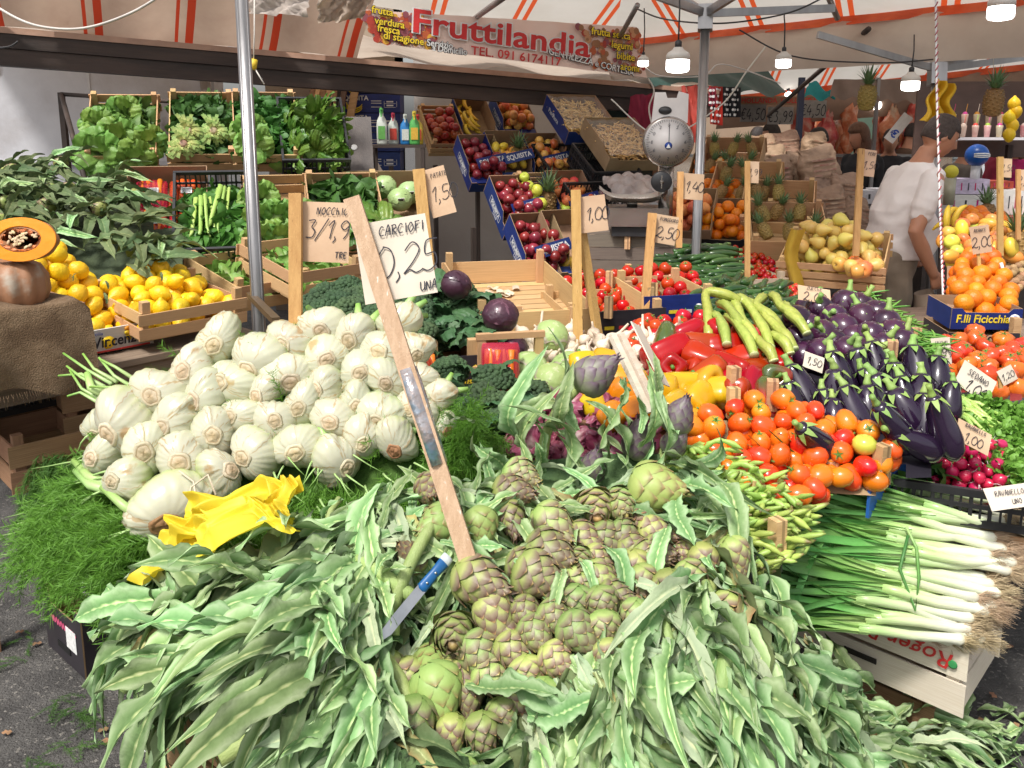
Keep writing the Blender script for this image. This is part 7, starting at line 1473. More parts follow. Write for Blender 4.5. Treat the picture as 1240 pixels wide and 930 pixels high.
crate(M@T(0,.03,-cB.z),L-.06,.26,max(.06,cB.z-.05),'lower crate hidden under the pale leek crate',2,W2)
for i in range(26): # leaves on the asphalt
    px,py=ru(1050,1245),ru(862,935); p=UZ(px,py,.02); one('artichoke_leaf',LV[i%6],'artichoke leaf fallen on the asphalt before the pale crate','leaf',MX.Translation(p)@RZ(ru(-120,-20))@RY(ru(-30,30))@SC(.62,.62,.5),'fallen artichoke leaves on the asphalt')
# --- boards hanging rope
rp_=[U(1133,-20,3.9),U(1134,100,3.85),U(1138,250,3.8),U(1141,330,3.7),U(1144,420,3.4),U(1148,470,3.0)]
q=MB(); q.tube(rp_,.0048,mat('rope_white',(.72,.70,.68)),8); 
t=thing('rope',MX(),'white and red twisted rope hanging in front of the man','rope'); I('strand',q.mesh('strand'),None,t); q=MB()
for i in range(len(rp_)-1):
    for k in range(14):
        p=rp_[i].lerp(rp_[i+1],k/14); q.tube([p+V((-.0062,-.004,-.012)),p+V((0,-.0075,0)),p+V((.0062,-.004,.012))],.0028,mat('rope_red',(.45,.10,.12)),4)
I('coloured_twist',q.mesh('twist'),None,t)['kind']='stuff'
# ================================================================ PRICE SIGNS
S=sign
S(U(574,700,1.60),U(426,240,1.70),'large white price card reading CARCIOFI 0,25 UNA on a taped stake',[('CARCIOFI',.020,.008,.060,.0024),('0,25',.064,.006,-.004,.0026),('UNA',.018,.045,-.066,.0022)],(.150,.168),KR2,.034,(.045,-.145),9,face=0,m=mat('rough_stake',(.62,.42,.28),(.50,.32,.2),4,.8,.3,30,(20,20,1.5),.1,spots=(6,.66,(.75,.66,.56))))
for o in list(bpy.data.objects):
    if o.get('label','').startswith('large white price card'): big=o
# tape on the stake
a,b=U(494,446,1.655),U(532,562,1.628); q=MB().tube([a,a.lerp(b,.3),a.lerp(b,.6),b],[.021,.0225,.021,.020],mat('silver_tape',(.55,.57,.62),(.40,.34,.32),14,.15,.8,30,rand=0,metal=.5,c3=(.25,.38,.5)),10,flat=.62); one('tape_wrap',q,'shiny plastic tape wound round the leaning stake','tape')
S(U(358,392,2.25),U(358,234,2.25),'kraft price card reading FINOCCHIO 3 for 1,99 TRE behind the fennel',[('NOCCHIO',.020,.008,.058,.0024),('3/1,99',.050,.008,.008,.003),('TRE',.017,.035,-.062,.0024)],(.140,.165),KRAFT,.034,(.073,-.105),2)
S(U(700,430,2.95),U(697,230,2.95),'kraft price card with 1,00 on a yellowish stake at the red tomatoes',[('1,00',.045,0,0,.003)],(.10,.13),KRAFT,.034,(.062,-.085),-6) 
S(U(742,405,3.0),U(700,232,3.0),'slanted bright wooden stake beside the empty crate',[],(.001,.001),WST,.034,(0,-.05)) if 0 else None
S(U(780,380,3.3),U(790,258,3.3),'kraft price card with 2,50 leaning over the red tomatoes',[('POMODORO',.014,0,.04,.0018),('2,50',.045,0,-.012,.003)],(.105,.115),KRAFT,.034,(.055,-.06),5)
S(U(822,300,4.1),U(824,208,4.1),'pale kraft price card with 1,40 beside the second pole',[('1,40',.05,0,0,.0035)],(.12,.13),KRAFT,.03,(.06,-.07),3)
S(U(520,330,4.2),U(507,205,4.2),'kraft price card reading PATATE 1,50 before the fruit rack',[('PATATE',.022,0,.085,.0025),('1,50',.075,0,-.01,.004)],(.125,.25),KRAFT,.06,(.085,-.12),-10,face=0)
S(U(905,340,3.8),U(905,195,3.8),'pinkish price card on the tall stake before the paper sacks',[('1,99',.03,0,0,.002)],(.055,.10),KRAFT,.024,(.03,-.05),2)
S(U(1036,310,4.0),U(1043,180,4.0),'kraft price card with 1,50 on the tall stake beside the man',[('1,50',.035,0,-.01,.0025),('PERE',.015,0,.045,.002)],(.07,.13),KRAFT,.03,(.045,-.065),4)
S(U(1211,310,3.9),U(1211,190,3.9),'kraft price card with 1,50 on the tall stake behind the oranges',[('1,50',.03,0,0,.0022)],(.06,.09),KRAFT,.026,(.035,-.05),3)
S(U(1233,290,3.9),U(1233,205,3.9),'stake with a cut off price card at the edge of the picture',[('2,00',.04,0,0,.003)],(.07,.10),KRAFT,.02,(.04,-.05),0)
S(U(1186,325,3.6),U(1184,300,3.6),'kraft price card with 2,00 in the oranges',[('ARANCE',.014,0,.04,.0018),('2,00',.045,.0,-.01,.003)],(.085,.12),KRAFT,.014,(.01,.035),-4)
S(U(986,372,2.9),U(985,360,2.9),'kraft price card with 2,00 tilted beyond the round aubergines',[('ZUCCHE',.014,0,.022,.0015),('2,00',.035,0,-.012,.0025)],(.115,.06),KRAFT,.014,(.0,.01),14,ctilt=-30)
S(U(985,445,2.42),U(984,438,2.42),'small white price card between gourds and black aubergines',[('1,50',.022,0,0,.002)],(.06,.05),KR2,.012,(0,.0),28,ctilt=-25)
S(U(1139,445,2.7),U(1138,425,2.7),'white price card with 0,99 beside the ribbed tomatoes',[('FAGIOLINI',.008,0,.03,.001),('0,99',.03,0,-.005,.002)],(.062,.088),KR2,.014,(0,.0),-2)
S(U(1180,480,2.45),U(1179,462,2.45),'large white price card slanting above the celery leaves',[('SEDANO',.018,0,.015,.002),('1,00',.035,.01,-.02,.0028)],(.115,.08),KR2,.014,(0,.0),38,ctilt=-15)
S(U(1178,545,2.12),U(1176,528,2.12),'kraft price card leaning on the black radish crate',[('RAVANELLO',.010,0,.02,.0014),('1,00',.025,0,-.01,.002)],(.095,.06),KRAFT,.014,(0,.0),34,ctilt=-25)
S(U(1222,605,2.0),U(1220,600,2.0),'white price card at the corner of the radish crate',[('RAVANELLO',.012,0,.01,.0014),('UNO',.012,.01,-.012,.0014)],(.11,.055),KR2,.014,(0,.0),14,ctilt=-30)
S(U(1212,150+320,2.6),U(1210,455,2.6),'pale price card tucked among ribbed tomatoes',[('1,20',.02,0,0,.0018)],(.05,.05),KR2,.012,(.02,.0),-20)
# leaning double stake with an edge-on card
t=thing('price_sign',MX.Translation(U(786,500,2.0)),'white price card seen nearly edge on beside twin pale stakes','sign'); a,b=V((0,0,0)),U(741,405,2.08)-U(786,500,2.0); d=b-a
for k in(0,1): I('stake',MB().box(.017,.014,d.length,PW,c=(0,0,d.length/2)).mesh('stake',False),aim((.022*k,.01*k,0),d),t)
Mc=aim(a.lerp(b,.55)+V((.055,.01,.035)),d)@RZ(35); I('card',MB().box(.09,.003,.17,KR2).mesh('card',False),Mc,t); hand(t,'2,50',.04,Mc@T(0,-.0025,.02)@RX(90),INK,.003); hand(t,'KILO',.02,Mc@T(0,-.0025,-.05)@RX(90),INK,.002)
# plain stakes standing in the tomatoes and elsewhere
for a,b,w_,l in(((724,405,3.0),(697,232,3.0),.032,'bright orange stained stake leaning over the central tomatoes'),):
    a,b=U(*a),U(*b); d=b-a; t=thing('stake',aim(a,d),l,'stake'); brd('stake',WST,T(0,0,d.length/2)@RY(90),t,d.length,w_*.6,w_); hand(t,'NCH',.03,T(0,-w_*.5-.001,d.length*.4)@RY(-90)@RX(90),INK,.003)
a,b=U(312,366,2.9),U(338,392,2.5); one('dark_stick',MB().box(.025,.02,(b-a).length*1.3,mat('dark_board',(.10,.055,.03))),'dark wooden stick leaning at the foot of the first pole','stick',aim(a,b-a)@T(0,0,.1),smooth=False)
# ================================================================ PEOPLE
random.seed(77)
def loft(mb,rings,m,seg=20,p=2.3,cap=True):
    "rings: (x,y,z,rx,ry[,tilt about y])"
    vs=[]
    for r in rings:
        x,y,z,rx,ry=r[:5]; tl=r[5] if len(r)>5 else 0
        for k in range(seg):
            a=2*PI*k/seg; c,s=math.cos(a),math.sin(a); u=math.copysign(abs(c)**(2/p),c)*rx; v=math.copysign(abs(s)**(2/p),s)*ry
            vs.append((x+u*math.cos(tl),y+v,z-u*math.sin(tl)))
    n=len(rings); fs=[(i*seg+k,i*seg+(k+1)%seg,(i+1)*seg+(k+1)%seg,(i+1)*seg+k) for i in range(n-1) for k in range(seg)]
    if cap: fs+=[tuple(range(seg))[::-1],tuple((n-1)*seg+k for k in range(seg))]
    return mb.add(vs,fs,m)
def limb(mb,pts,rs,m,seg=12):
    mb.tube(pts,rs,m,seg); 
    for p,r in((pts[0],rs[0]),(pts[-1],rs[-1])): mb.lathe([(r*math.sin(PI*i/6)+.0004,-r*math.cos(PI*i/6)) for i in range(7)],m,10,M=MX.Translation(V(p)))
def remesh(mb,name,m,vox,smooth=3,fn=None):
    me=mb.mesh(name); o=bpy.data.objects.new(name,me); COL.objects.link(o)
    r=o.modifiers.new('r','REMESH'); r.mode='VOXEL'; r.voxel_size=vox; r.use_smooth_shade=True
    if smooth: s=o.modifiers.new('s','SMOOTH'); s.factor=.5; s.iterations=smooth
    dg=bpy.context.evaluated_depsgraph_get(); out=bpy.data.meshes.new_from_object(o.evaluated_get(dg)); bpy.data.objects.remove(o); out.materials.clear(); out.materials.append(m)
    if fn:
        n=len(out.vertices); co=np.empty(n*3); out.vertices.foreach_get('co',co); co=co.reshape(-1,3); no=np.empty(n*3); out.vertices.foreach_get('normal',no); no=no.reshape(-1,3)
        co+=no*np.array([fn(V(c)) for c in co])[:,None]; out.vertices.foreach_set('co',co.ravel()); out.update()
    out.polygons.foreach_set('use_smooth',np.ones(len(out.polygons),bool)); return out
SKIN=mat('skin',(.50,.25,.155),(.44,.20,.12),6,.5,.15,60,rand=0,hrand=0,sss=.15); SKD=mat('skin_tanned',(.52,.25,.15),(.45,.20,.115),6,.5,.15,60,rand=0,hrand=0,sss=.1)
def head(mb,c,m,tl=.25,s=1.,yaw=0):
    "head of height .235 centred at c, facing +x, nodding by tl"
    M=MX.Translation(c)@RZ(yaw)@RY(math.degrees(tl))@SC(s,s,s); nz=28; sg=36; vs=[]
    for i in range(nz+1):
        t_=i/nz; z=-.118+.236*t_
        half=math.sin(math.acos(max(-1,min(1,(z+.0)/.120))))  
        rx=.098*half**.8; ry=.077*half**.8*(1-.20*max(0,(.0-z)/.118)); back=.012*max(0,z/.1)
        for k in range(sg):
            a=2*PI*k/sg; x=rx*math.cos(a)-back*0; y=ry*math.sin(a)
            if math.cos(a)<0 and z<-.03: x*=1-.55*min(1,(-z-.03)/.07)      # nape
            f=max(0,math.cos(a))
            g=lambda y0,z0,sy,sz:math.exp(-((y-y0)/sy)**2-((z-z0)/sz)**2)
            if f>0:
                x+=.028*g(0,-.022,.011,.016)+.014*g(0,.004,.009,.02)+.006*g(0,.034,.04,.010)-.010*(g(.032,.012,.014,.011)+g(-.032,.012,.014,.011))+.009*g(0,-.062,.022,.009)-.004*g(0,-.054,.02,.004)+.010*g(0,-.098,.022,.014)
                x+=.004*(g(.032,.010,.009,.006)+g(-.032,.010,.009,.006))
            vs.append((x,y,z))
    fs=[(i*sg+k,i*sg+(k+1)%sg,(i+1)*sg+(k+1)%sg,(i+1)*sg+k) for i in range(nz) for k in range(sg)]+[tuple(range(sg))[::-1],tuple(nz*sg+k for k in range(sg))]
    mb.add(vs,fs,m,None,M)
    for s_ in(-1,1): # ears
        mb.lathe([(.001,-.006),(.018,-.005),(.021,.001),(.017,.006),(.010,.003),(.001,.003)],m,16,M=M@T(-.008,s_*.077,-.002)@RX(-90*s_)@RY(12*s_)@SC(.85,1.45,1))
    return M
def hair(M,m,style='short'):
    q=MB(); nu,nv=40,22
    def f(u,v):
        a=2*PI*u; th=v*PI*(.60 if style=='short' else .86); z=.120*math.cos(th)*1.03; h=math.sin(th)**.8; rx,ry=.098*h,.077*h*(1-.20*max(0,-z/.118))
        c=math.cos(a); x=rx*c; y=ry*math.sin(a)
        if c<0 and z<-.03 and style=='short': x*=1-.55*min(1,(-z-.03)/.07)
        k=1.07 if style=='short' else 1.22
        if c>.35: # hairline on the forehead
            lim=.052; 
            if z<lim: z=lim+(z-lim)*.04; hh=math.sin(math.acos(min(1,z/.12)))**.8; x=.098*hh*c; y=.077*hh*math.sin(a); k=1.02
        elif style=='short' and c>-.15 and z<-.005: z=-.005+(z+.005)*.1; x*=1.0
        elif style=='short' and z<-.045: z=-.045+(z+.045)*.15
        elif style=='long' and z<-.03: z=-.03+(z+.03)*2.6; x=x*1.+(-.02); k=1.25
        nz_=.0035*MN.noise(V((x*70,y*70,z*30))); return x*k+nz_,y*k+nz_,z*k+.002
    q.patch(f,nu,nv,m); return q
def hand_mesh(mb,wr,d,palm,m,s=1.,curl=.7,side=1):
    "hand hanging from the wrist wr along d; palm = direction the palm faces"
    d=V(d).normalized(); n=(V(palm)-d*V(palm).dot(d)).normalized(); x=d.cross(n)*side; M=MX((x,n,d)).transposed().to_4x4(); M.translation=V(wr)
    B=MB(); loft(B,[(0,0,-.01,.024,.019),(0,0,.02,.032,.017),(0,0,.06,.042,.016),(0,0,.088,.041,.013)],m,14,2.6)
    for k,(o,l,r) in enumerate(((-.030,.068,.0088),(-.010,.078,.0092),(.011,.073,.0088),(.030,.056,.0078))):
        P=[V((o,0,.078))]; a=0.1
        for j,f_ in enumerate((.45,.32,.25)): a+=curl*(.55,.6,.4)[j]*(1+.12*k); P.append(P[-1]+V((o*.12/3,math.sin(a),math.cos(a)))*l*f_)
        limb(B,P,[r*1.08,r,r*.92,r*.78],m,8)
    P=[V((-.028,.004,.022)),V((-.048,.014,.045)),V((-.050,.026,.070)),V((-.044,.036,.088))]; limb(B,P,[.015,.012,.0105,.0085],m,8)
    mb.v_off=0; b=len(mb.v); S_=SC(s,s,s)
    mb.add([M@S_@V(v) for v in B.v],B.f,m)
def person(M,label,shirt,pants,skin=SKIN,hairm=None,style='short',H=1.,belly=0.,lean=.0,armR=None,armL=None,nod=.15,vox=.010,name='person',detail=False,sleeve='short',yaw=0,watch=False,group=None):
    "faces +x, feet at z=0"
    t=thing(name,M@SC(H,H,H),label,'person',group); B=MB(); b_=belly; ln=lean
    cx=lambda z:ln*max(0,z-.95)**1.15
    loft(B,[(0,0,.86,.12,.165),(0,0,.95,.115+.2*b_,.165),(.01+cx(1.05)+b_*.25,0,1.05,.115+.30*b_,.155),(.0+cx(1.2),0,1.2,.115+.12*b_,.165),(-.005+cx(1.35),0,1.35,.105,.185),(-.01+cx(1.43),0,1.43,.08,.15),(-.005+cx(1.48),0,1.475,.06,.075),(.0+cx(1.5)+.005,0,1.51,.054,.054),(.02+cx(1.56),0,1.57,.052,.052)],skin,24)
    hc=V((.045+cx(1.6)+.01,0,1.625)); Mh=head(B,hc,skin,nod,1.,yaw)
    for s in(-1,1):
        limb(B,[(0,s*.085,.90),(.005,s*.09,.70),(.01,s*.09,.50),(-.01,s*.09,.30),(-.02,s*.09,.09)],[.095,.082,.058,.055,.038],skin)
        sh=V((-.005+cx(1.40),s*.19,1.395)); arm=(armR if s<0 else armL) or (V((-.03+cx(1.2),s*.235,1.12)),V((.04+cx(1.0),s*.24,.87)))
        e,w_=V(arm[0]),V(arm[1]); limb(B,[sh,sh.lerp(e,.5),e,e.lerp(w_,.35),w_],[.055,.050,.041,.042,.028],skin)
        hand_mesh(B,w_,w_-e,(0,-s,0) if not detail else (.2,-s,0),skin,.95,.8,s)
    I('body',remesh(B,'body',skin,vox,2),None,t)
    hm=hairm or mat('dark_hair',(.018,.012,.010),(.03,.022,.018),40,.6,.5,200,rand=.1); I('hair',hair(Mh,hm,style).mesh('hair'),Mh,t)
    # shirt
    S_=MB(); e=.014
    loft(S_,[(.0+b_*.2,0,.93,.135+.22*b_,.185),(.01+b_*.28,0,1.02,.135+.30*b_,.180),(.005+b_*.2+cx(1.12),0,1.12,.13+.24*b_,.175),(.0+cx(1.2),0,1.2,.13+.12*b_,.182),(-.005+cx(1.35),0,1.35,.120,.200),(-.01+cx(1.44),0,1.44,.088,.150),(-.008+cx(1.475),0,1.478,.066,.078)],shirt,28)
    for s in(-1,1):
        sh=V((-.005+cx(1.40),s*.185,1.395)); arm=(armR if s<0 else armL) or (V((-.03+cx(1.2),s*.235,1.12)),V((.04+cx(1.0),s*.24,.87))); el,w_=V(arm[0]),V(arm[1])
        if sleeve=='short': limb(S_,[sh,sh.lerp(el,.35),sh.lerp(el,.62)],[.062,.063,.066],shirt,14)
        else: limb(S_,[sh,el,el.lerp(w_,.5),el.lerp(w_,.94)],[.070,.056,.052,.042],shirt,14)
    def wr(c): return .009*math.sin(c.z*34+c.x*16+6*MN.noise(c*5))*abs(MN.noise(c*3+V((3,1,7))))*2+.010*(.3-abs(MN.noise(c*9)))
    I('shirt',remesh(S_,'shirt',shirt,vox,2,wr),None,t)
    P_=MB()
    loft(P_,[(-.01,0,.76,.12,.17),(-.01,0,.86,.142+.1*b_,.185),(.0,0,.95,.128+.18*b_,.178),(.01+b_*.1,0,.985,.122+.2*b_,.172)],pants,24)
    for s in(-1,1): limb(P_,[(-.005,s*.088,.86),(.005,s*.095,.70),(.012,s*.095,.50),(-.005,s*.095,.30),(-.012,s*.095,.10)],[.112,.108,.088,.08,.078],pants)
    def wp(c): return .010*math.sin(c.z*26+c.x*14+4*MN.noise(c*4))*abs(MN.noise(c*3))+.006*MN.noise(c*9)
    I('trousers',remesh(P_,'trousers',pants,vox*1.2,2,wp),None,t)
    for s in(-1,1): I('shoe',MB().lathe([(.001,-.12),(.035,-.115),(.045,-.06),(.043,.0),(.046,.08),(.03,.13),(.001,.14)],BLK,14,sy=.7).mesh('shoe'),T(.03,s*.095,.035)@RY(90),t)
    if detail: # brow, eye, mouth seen from the side
        for s in(-1,1):
            I('eye',MB().lathe(ball(.0085,6),mat('eye_white',(.6,.58,.55),rough=.2),10).mesh('eye'),Mh@T(.080,s*.031,.011),t); I('eyebrow',MB().tube([(0,-.014,0),(.004,0,.004),(0,.014,0)],[.002,.0035,.002],hm,5).mesh('brow'),Mh@T(.088,s*.032,.030)@RZ(s*22),t)
    return t
WSH=mat('white_cotton',(.86,.80,.77),(.78,.71,.68),5,.85,.35,14,rand=.02,hrand=0); KHA=mat('khaki_cloth',(.27,.215,.16),(.19,.15,.11),4,.85,.4,10,rand=.03,hrand=0)
mp=U(1084,160,4.75); MM=T(mp.x,mp.y,0)@RZ(6)
man=person(MM,'man in a white t-shirt and khaki shorts looking down behind the stall',WSH,KHA,SKD,mat('short_dark_hair',(.045,.03,.024),(.075,.055,.045),60,.7,.5,220,rand=0),belly=.24,lean=.36,nod=.42,H=1.0,vox=.0075,detail=True,
   armR=(V((.02,-.245,1.10)),V((.155,-.235,.86))),armL=(V((.08,.25,1.12)),V((.22,.16,.92))),yaw=-8)
t=thing('paper_roll',MM@T(.215,-.13,.60),'brown paper sheets rolled and held at the man side','paper'); pb=mat('brown_paper',(.42,.32,.24),(.34,.25,.18),4,.8,.2,10)
I('sheet',MB().patch(lambda u,v:((.07+.05*v)*math.cos(.3+4.6*u)*.9+.03*v*0,(.05+.05*v)*math.sin(.3+4.6*u),.14-.32*v),22,8,pb).mesh('sheet'),RY(-14),t)
DK=[mat('cloth_%s'%n,c,rough=.85,bump=.2,bscale=12,rand=0) for n,c in(('black',(.02,.02,.025)),('navy',(.02,.03,.08)),('grey',(.20,.18,.16)),('magenta',(.55,.02,.16)),('brown',(.12,.07,.05)),('beige',(.34,.28,.22)),('red',(.4,.03,.04)))]
BR=mat('brown_hair',(.14,.07,.035),(.09,.045,.02),40,.6,.5,200); GRH=mat('grey_hair',(.25,.22,.2),(.16,.14,.13),40,.6,.4,200)
for px,d,rz,sh,pt,hm,st,H_,lab in ((1045,8.0,200,0,1,BR,'long',.985,'woman with long brown hair in black behind the paper sacks'),(1078,8.6,250,0,0,None,'short',.96,'person in black half hidden behind the white cartons'),(940,9.5,170,5,4,None,'short',1.0,'dark haired person in beige at the meat counter, farthest back'),(998,8.8,160,1,1,None,'short',.97,'person in navy bending by the meat counter'),
     (1168,7.6,10,2,4,GRH,'short',.93,'person in a grey beige shirt seen from behind beyond the man'),(1238,7.0,180,3,0,BR,'long',.97,'person in magenta at the right hand edge'),(1100,9.5,20,4,0,None,'short',1.0,'person in brown in the crowd beside the pole'),(912,10.5,0,6,0,None,'short',.98,'person in red beyond the hanging cloths'),(1215,9.5,0,6,1,BR,'long',.95,'person in dark red beyond the fruit drinks')):
    q=U(px,170,d); person(T(q.x,q.y,0)@RZ(rz),lab,DK[sh],DK[pt],SKIN,hm,st,H_,vox=.018,sleeve='long')
# ================================================================ FAR SIDE OF THE MARKET
SAK=mat('brown_paper_sack',(.40,.26,.17),(.22,.135,.085),5,.7,.9,22,rand=.12,hrand=.01)
def sackmesh(seed):
    rd=random.Random(seed); W_,D_,H_=.130,.085,.40; o=V((rd.uniform(0,9),)*3)
    def f(u,v):
        a=2*PI*u; c,s=math.cos(a),math.sin(a); k=1-.05*v; dp=D_*(1-.94*max(0,(v-.72)/.28)) if v>.72 else D_*(.75+.25*math.sin(v*PI/.75)); x=math.copysign(abs(c)**.55,c)*W_*k; y=math.copysign(abs(s)**.7,s)*dp; z=H_*v
        n=.024*MN.noise(V((x*9,y*9,z*9))+o)+.015*(.35-abs(MN.noise(V((x*13,y*13,z*16))+o)))+.012*(.3-abs(MN.noise(V((x*30,y*30,z*40))+o)))*1.5; return x+c*n,y+s*n*1.3,z+.015*math.sin(x*20)*(v>.9)
    q=MB().patch(f,56,36,SAK); return q.mesh('sack')
sks=[sackmesh(s) for s in range(4)]
def sack(M,label,g=None,print_=True):
    t=thing('paper_sack',M,label,'sack',g); I('bag',sks[int(abs(M.translation.x*50))%4],None,t)
    if print_:
        q=MB(); rd=random.Random(int(M.translation.x*1000)); 
        for k in range(5): q.patch(lambda u,v,k=k:(-.075+.15*u,-.098-.004*math.sin(u*8),.14+.035*k+.012*v),6,1,mat('sack_print',(.48,.33,.24),(.30,.12,.08),20,.8,rand=0))
        I('printed_lines',q.mesh('print'),None,t)
    return t
q=U(975,300,6.2); tt_=thing('stall_table',T(q.x,q.y,0),'low wooden table carrying the brown paper sacks','table')
for k in range(4): brd('plank',TAB,T(0,k*.25,.74),tt_,2.0,.24,.03)
for x in(-.9,.9):
    for y in(.0,.75): brd('leg',W2,T(x,y,.36)@RY(90),tt_,.72,.05,.05)
sk_l=['with red print, nearest the pineapples','with a pale face of printed lines','leaning on the first one','beside the tall stake','nearest the white punnets','low in the front row','crumpled in the front row','at the end of the front row','in the back row by the signs','in the back row under the hanging price cards','in the back row before the woman','small and folded over']
for i,(px,py,d,rl,s) in enumerate(((945,245,6.2,-8,1),(972,240,6.3,4,1.05),(935,222,6.6,6,.9),(1000,240,6.1,-10,1.1),(1022,262,5.9,8,.9),(985,272,5.8,14,.95),(1010,280,5.7,-6,.9),(1030,285,5.7,20,.8),(925,200,7.0,0,.8),(955,198,7.1,-5,.85),(985,200,7.0,9,.85),(900,205,6.9,-4,.7))):
    sack(frame(U(px,py+8,d),8+rl,-14+rl*.3,rl*.8)@SC(s,s,s),'brown paper sack of potatoes '+sk_l[i])
# pineapple crates along the second pole
for i,(px,py,d,rz,tl,k) in enumerate(((880,232,5.8,-24,36,6),(896,268,5.2,-24,34,5),(938,292,4.9,-20,30,5),(955,318,4.6,-12,24,4))):
    M=frame(U(px,py,d),rz,tl)@T(0,.22,0); crate(M,.42,.44,.13,'wooden crate of pineapples '+['highest, behind the second pole','second from the top beside the pole','holding one labelled pineapple','lowest, above the cherry tomatoes'][i],1,W1)
    for j in range(k): pinea(M@T(-.13+.13*(j%3),-.10+.2*(j//3),.13)@RX(-30 if j%2 else -50)@RY(ru(-30,30))@SC(.72,.72,.72)@SC(.8,.8,.8),'green brown pineapple lying in the pineapple crates','pineapples in crates')
for i,(px,py,d) in enumerate(((866,262,5.4),(877,298,4.9),(858,232,5.9))):
    M=frame(U(px,py,d),-22,34)@T(0,.16,0); carton(M,.30,.34,.10,'dark carton of oranges '+['middle one beside the pole','lowest one beside the pole','highest one beside the pole'][i],DCARD,CARD,.7,lip=False); put_all(heap(22,.036,-.14,.14,-.16,.12,base=lambda x,y:.01,target=lambda x,y:-.2*y),orange_me,M,'orange','orange in the dark cartons beside the second pole','orange','oranges beside the second pole')
M=frame(U(830,286,4.9),-20,34)@T(0,.16,0); carton(M,.30,.36,.10,'carton of peaches behind the scale pole',CARD,CARD,.7,lip=False); put_all(heap(26,.036,-.14,.14,-.16,.14,base=lambda x,y:.01,target=lambda x,y:-.2*y),apples['peach'],M,'peach','peach in the carton beside the second pole','peach','peaches beside the second pole')
for px,py,d in((1195,262,5.2),(1232,300,4.0)): pinea(frame(U(px,py,d),0,-10)@SC(.9,.9,.9),'pineapple among the fruit '+('behind the stakes' if px<1200 else 'at the edge'))
for px,py,d,top in((1050,118,5.4,60),(1203,124,5.0,20)):
    o=pinea(frame(U(px,py,d),0,6)@SC(.95,.95,.95),'pineapple hanging on a string '+('beside the blue price card' if px<1100 else 'above the fruit drinks')); a=U(px,py-16,d); b=U(px,top,d); one('string',MB().tube([a,b],.002,WCB,4),'string carrying the hanging pineapple '+('left of the pole' if px<1100 else 'above the drinks'),'string')
# white punnets
PUN=mat('white_foam',(.62,.61,.63),(.52,.5,.52),6,.6,rand=.06,hrand=0)
for i,(px,py) in enumerate(((1030,250),(1052,240),(1070,238),(1054,262),(1070,258),(1040,290),(1056,288),(1072,286),(1034,276))):
    M=frame(U(px,py+8,6.0),-6+5*(i%3)); t=thing('foam_box',M,'white foam box with a dark slot, '+['at the outer end of the upper row','in the middle of the upper row','touching the man in the upper row','below the middle one','second row beside the man','lowest row at the sacks','lowest row in the middle','lowest row beside the man','between the rows beside the stake'][i],'box'); brd('body',PUN,T(0,.08,.055),t,.12,.16,.095); brd('slot',BLK,T(.0,-.0015,.06),t,.014,.004,.035)
brd('carton',WCARD,T(0,0,0),thing('paper_stack',frame(U(1063,282,6.3),-4),'stack of white wrapping paper beside the man','paper'),.34,.25,.30)
# meat stall
MEA=mat('red_meat',(.40,.05,.03),(.56,.14,.07),9,.4,.5,20,rand=.2,hrand=.02,c3=(.62,.42,.30),lo=.3,hi=.72); RIL=mat('rail_steel',(.35,.34,.33),metal=.7,rough=.4)
def meatm(s):
    rd=random.Random(s); o=V((s*3.1,1,2)); L=rd.uniform(.5,.8)
    def f(u,v):
        a=2*PI*u; r=.10*(math.sin(PI*(v*.93+.04))**.6)*(1+.3*math.sin(v*7+s)); n=.05*MN.noise(V((math.cos(a)*2,math.sin(a)*2,v*6))+o); return (r+n)*math.cos(a),(r*.6+n)*math.sin(a),-L*v
    return MB().patch(f,14,16,MEA).mesh('meat')
mm_=[meatm(s) for s in range(5)]
rl0,rl1=U(965,122,9.6),U(1130,118,9.9); tag(one('hanging_rail',MB().tube([rl0,rl1],.02,RIL,8),'steel rail with hanging meat over the butcher counter','rail'))
for i,px in enumerate((972,982,993,1004,1014,1022,1030,1066,1074,1082,1090,1098,1108)):
    p=U(px,124,9.6+.2*(i%3)-.1); o=one('hanging_meat',mm_[i%5],'cut of red meat hanging '+('on the nearer half of the rail' if i<7 else 'behind the pineapple and pole'),'meat',MX.Translation(p)@RZ(i*60)@SC(1,1,1.1),'meat hanging '+('before the woman' if i<7 else 'beyond the pole'))
q=U(960,212,9.3); t=thing('butcher_counter',T(q.x,q.y,0),'long glass fronted butcher counter with trays of meat','counter'); brd('base',WWH,T(.3,.3,.5),t,3.6,.7,1.0); brd('glass',mat('counter_glass',(.5,.5,.48),rough=.05,alpha=.3),T(.3,-.04,1.2),t,3.6,.01,.35); brd('top',RIL,T(.3,.1,1.39),t,3.6,.35,.03)
for k in range(12): brd('tray',[MEA,PUN,MEA][k%3],T(-1.3+.29*k,.15,1.07),t,.24,.3,.07)
t2=thing('stall_backdrop',T(q.x+.2,q.y+1.4,0),'lit cream back wall of the butcher stall','wall'); brd('panel',mat('cream_tiles',(.42,.33,.22),(.34,.26,.17),3,.5),T(.2,0,1.3),t2,4.2,.08,2.6); brd('green_panel',mat('green_panel',(.10,.16,.11)),T(1.0,-.06,1.7),t2,.9,.03,.8)
for i,(px,py,s) in enumerate(((912,137,'4,50'),(945,140,'3,99'),(985,132,'4,50'))):
    d=8.6; t=thing('price_card',frame(U(px,py,d),3),['grey price card with euro 4,50 hanging farthest from the pineapple','grey price card with euro 3,99 hanging in the middle','grey price card with euro 4,50 hanging nearest the blue post'][i],'sign'); brd('card',mat('grey_card',(.30,.29,.27),(.24,.23,.21)),T(0,0,0),t,.27,.012,.18); hand(t,'€'+s,.11,T(.0,-.008,-.01)@RX(90)@SC(.72,1,1),INK,.011); 
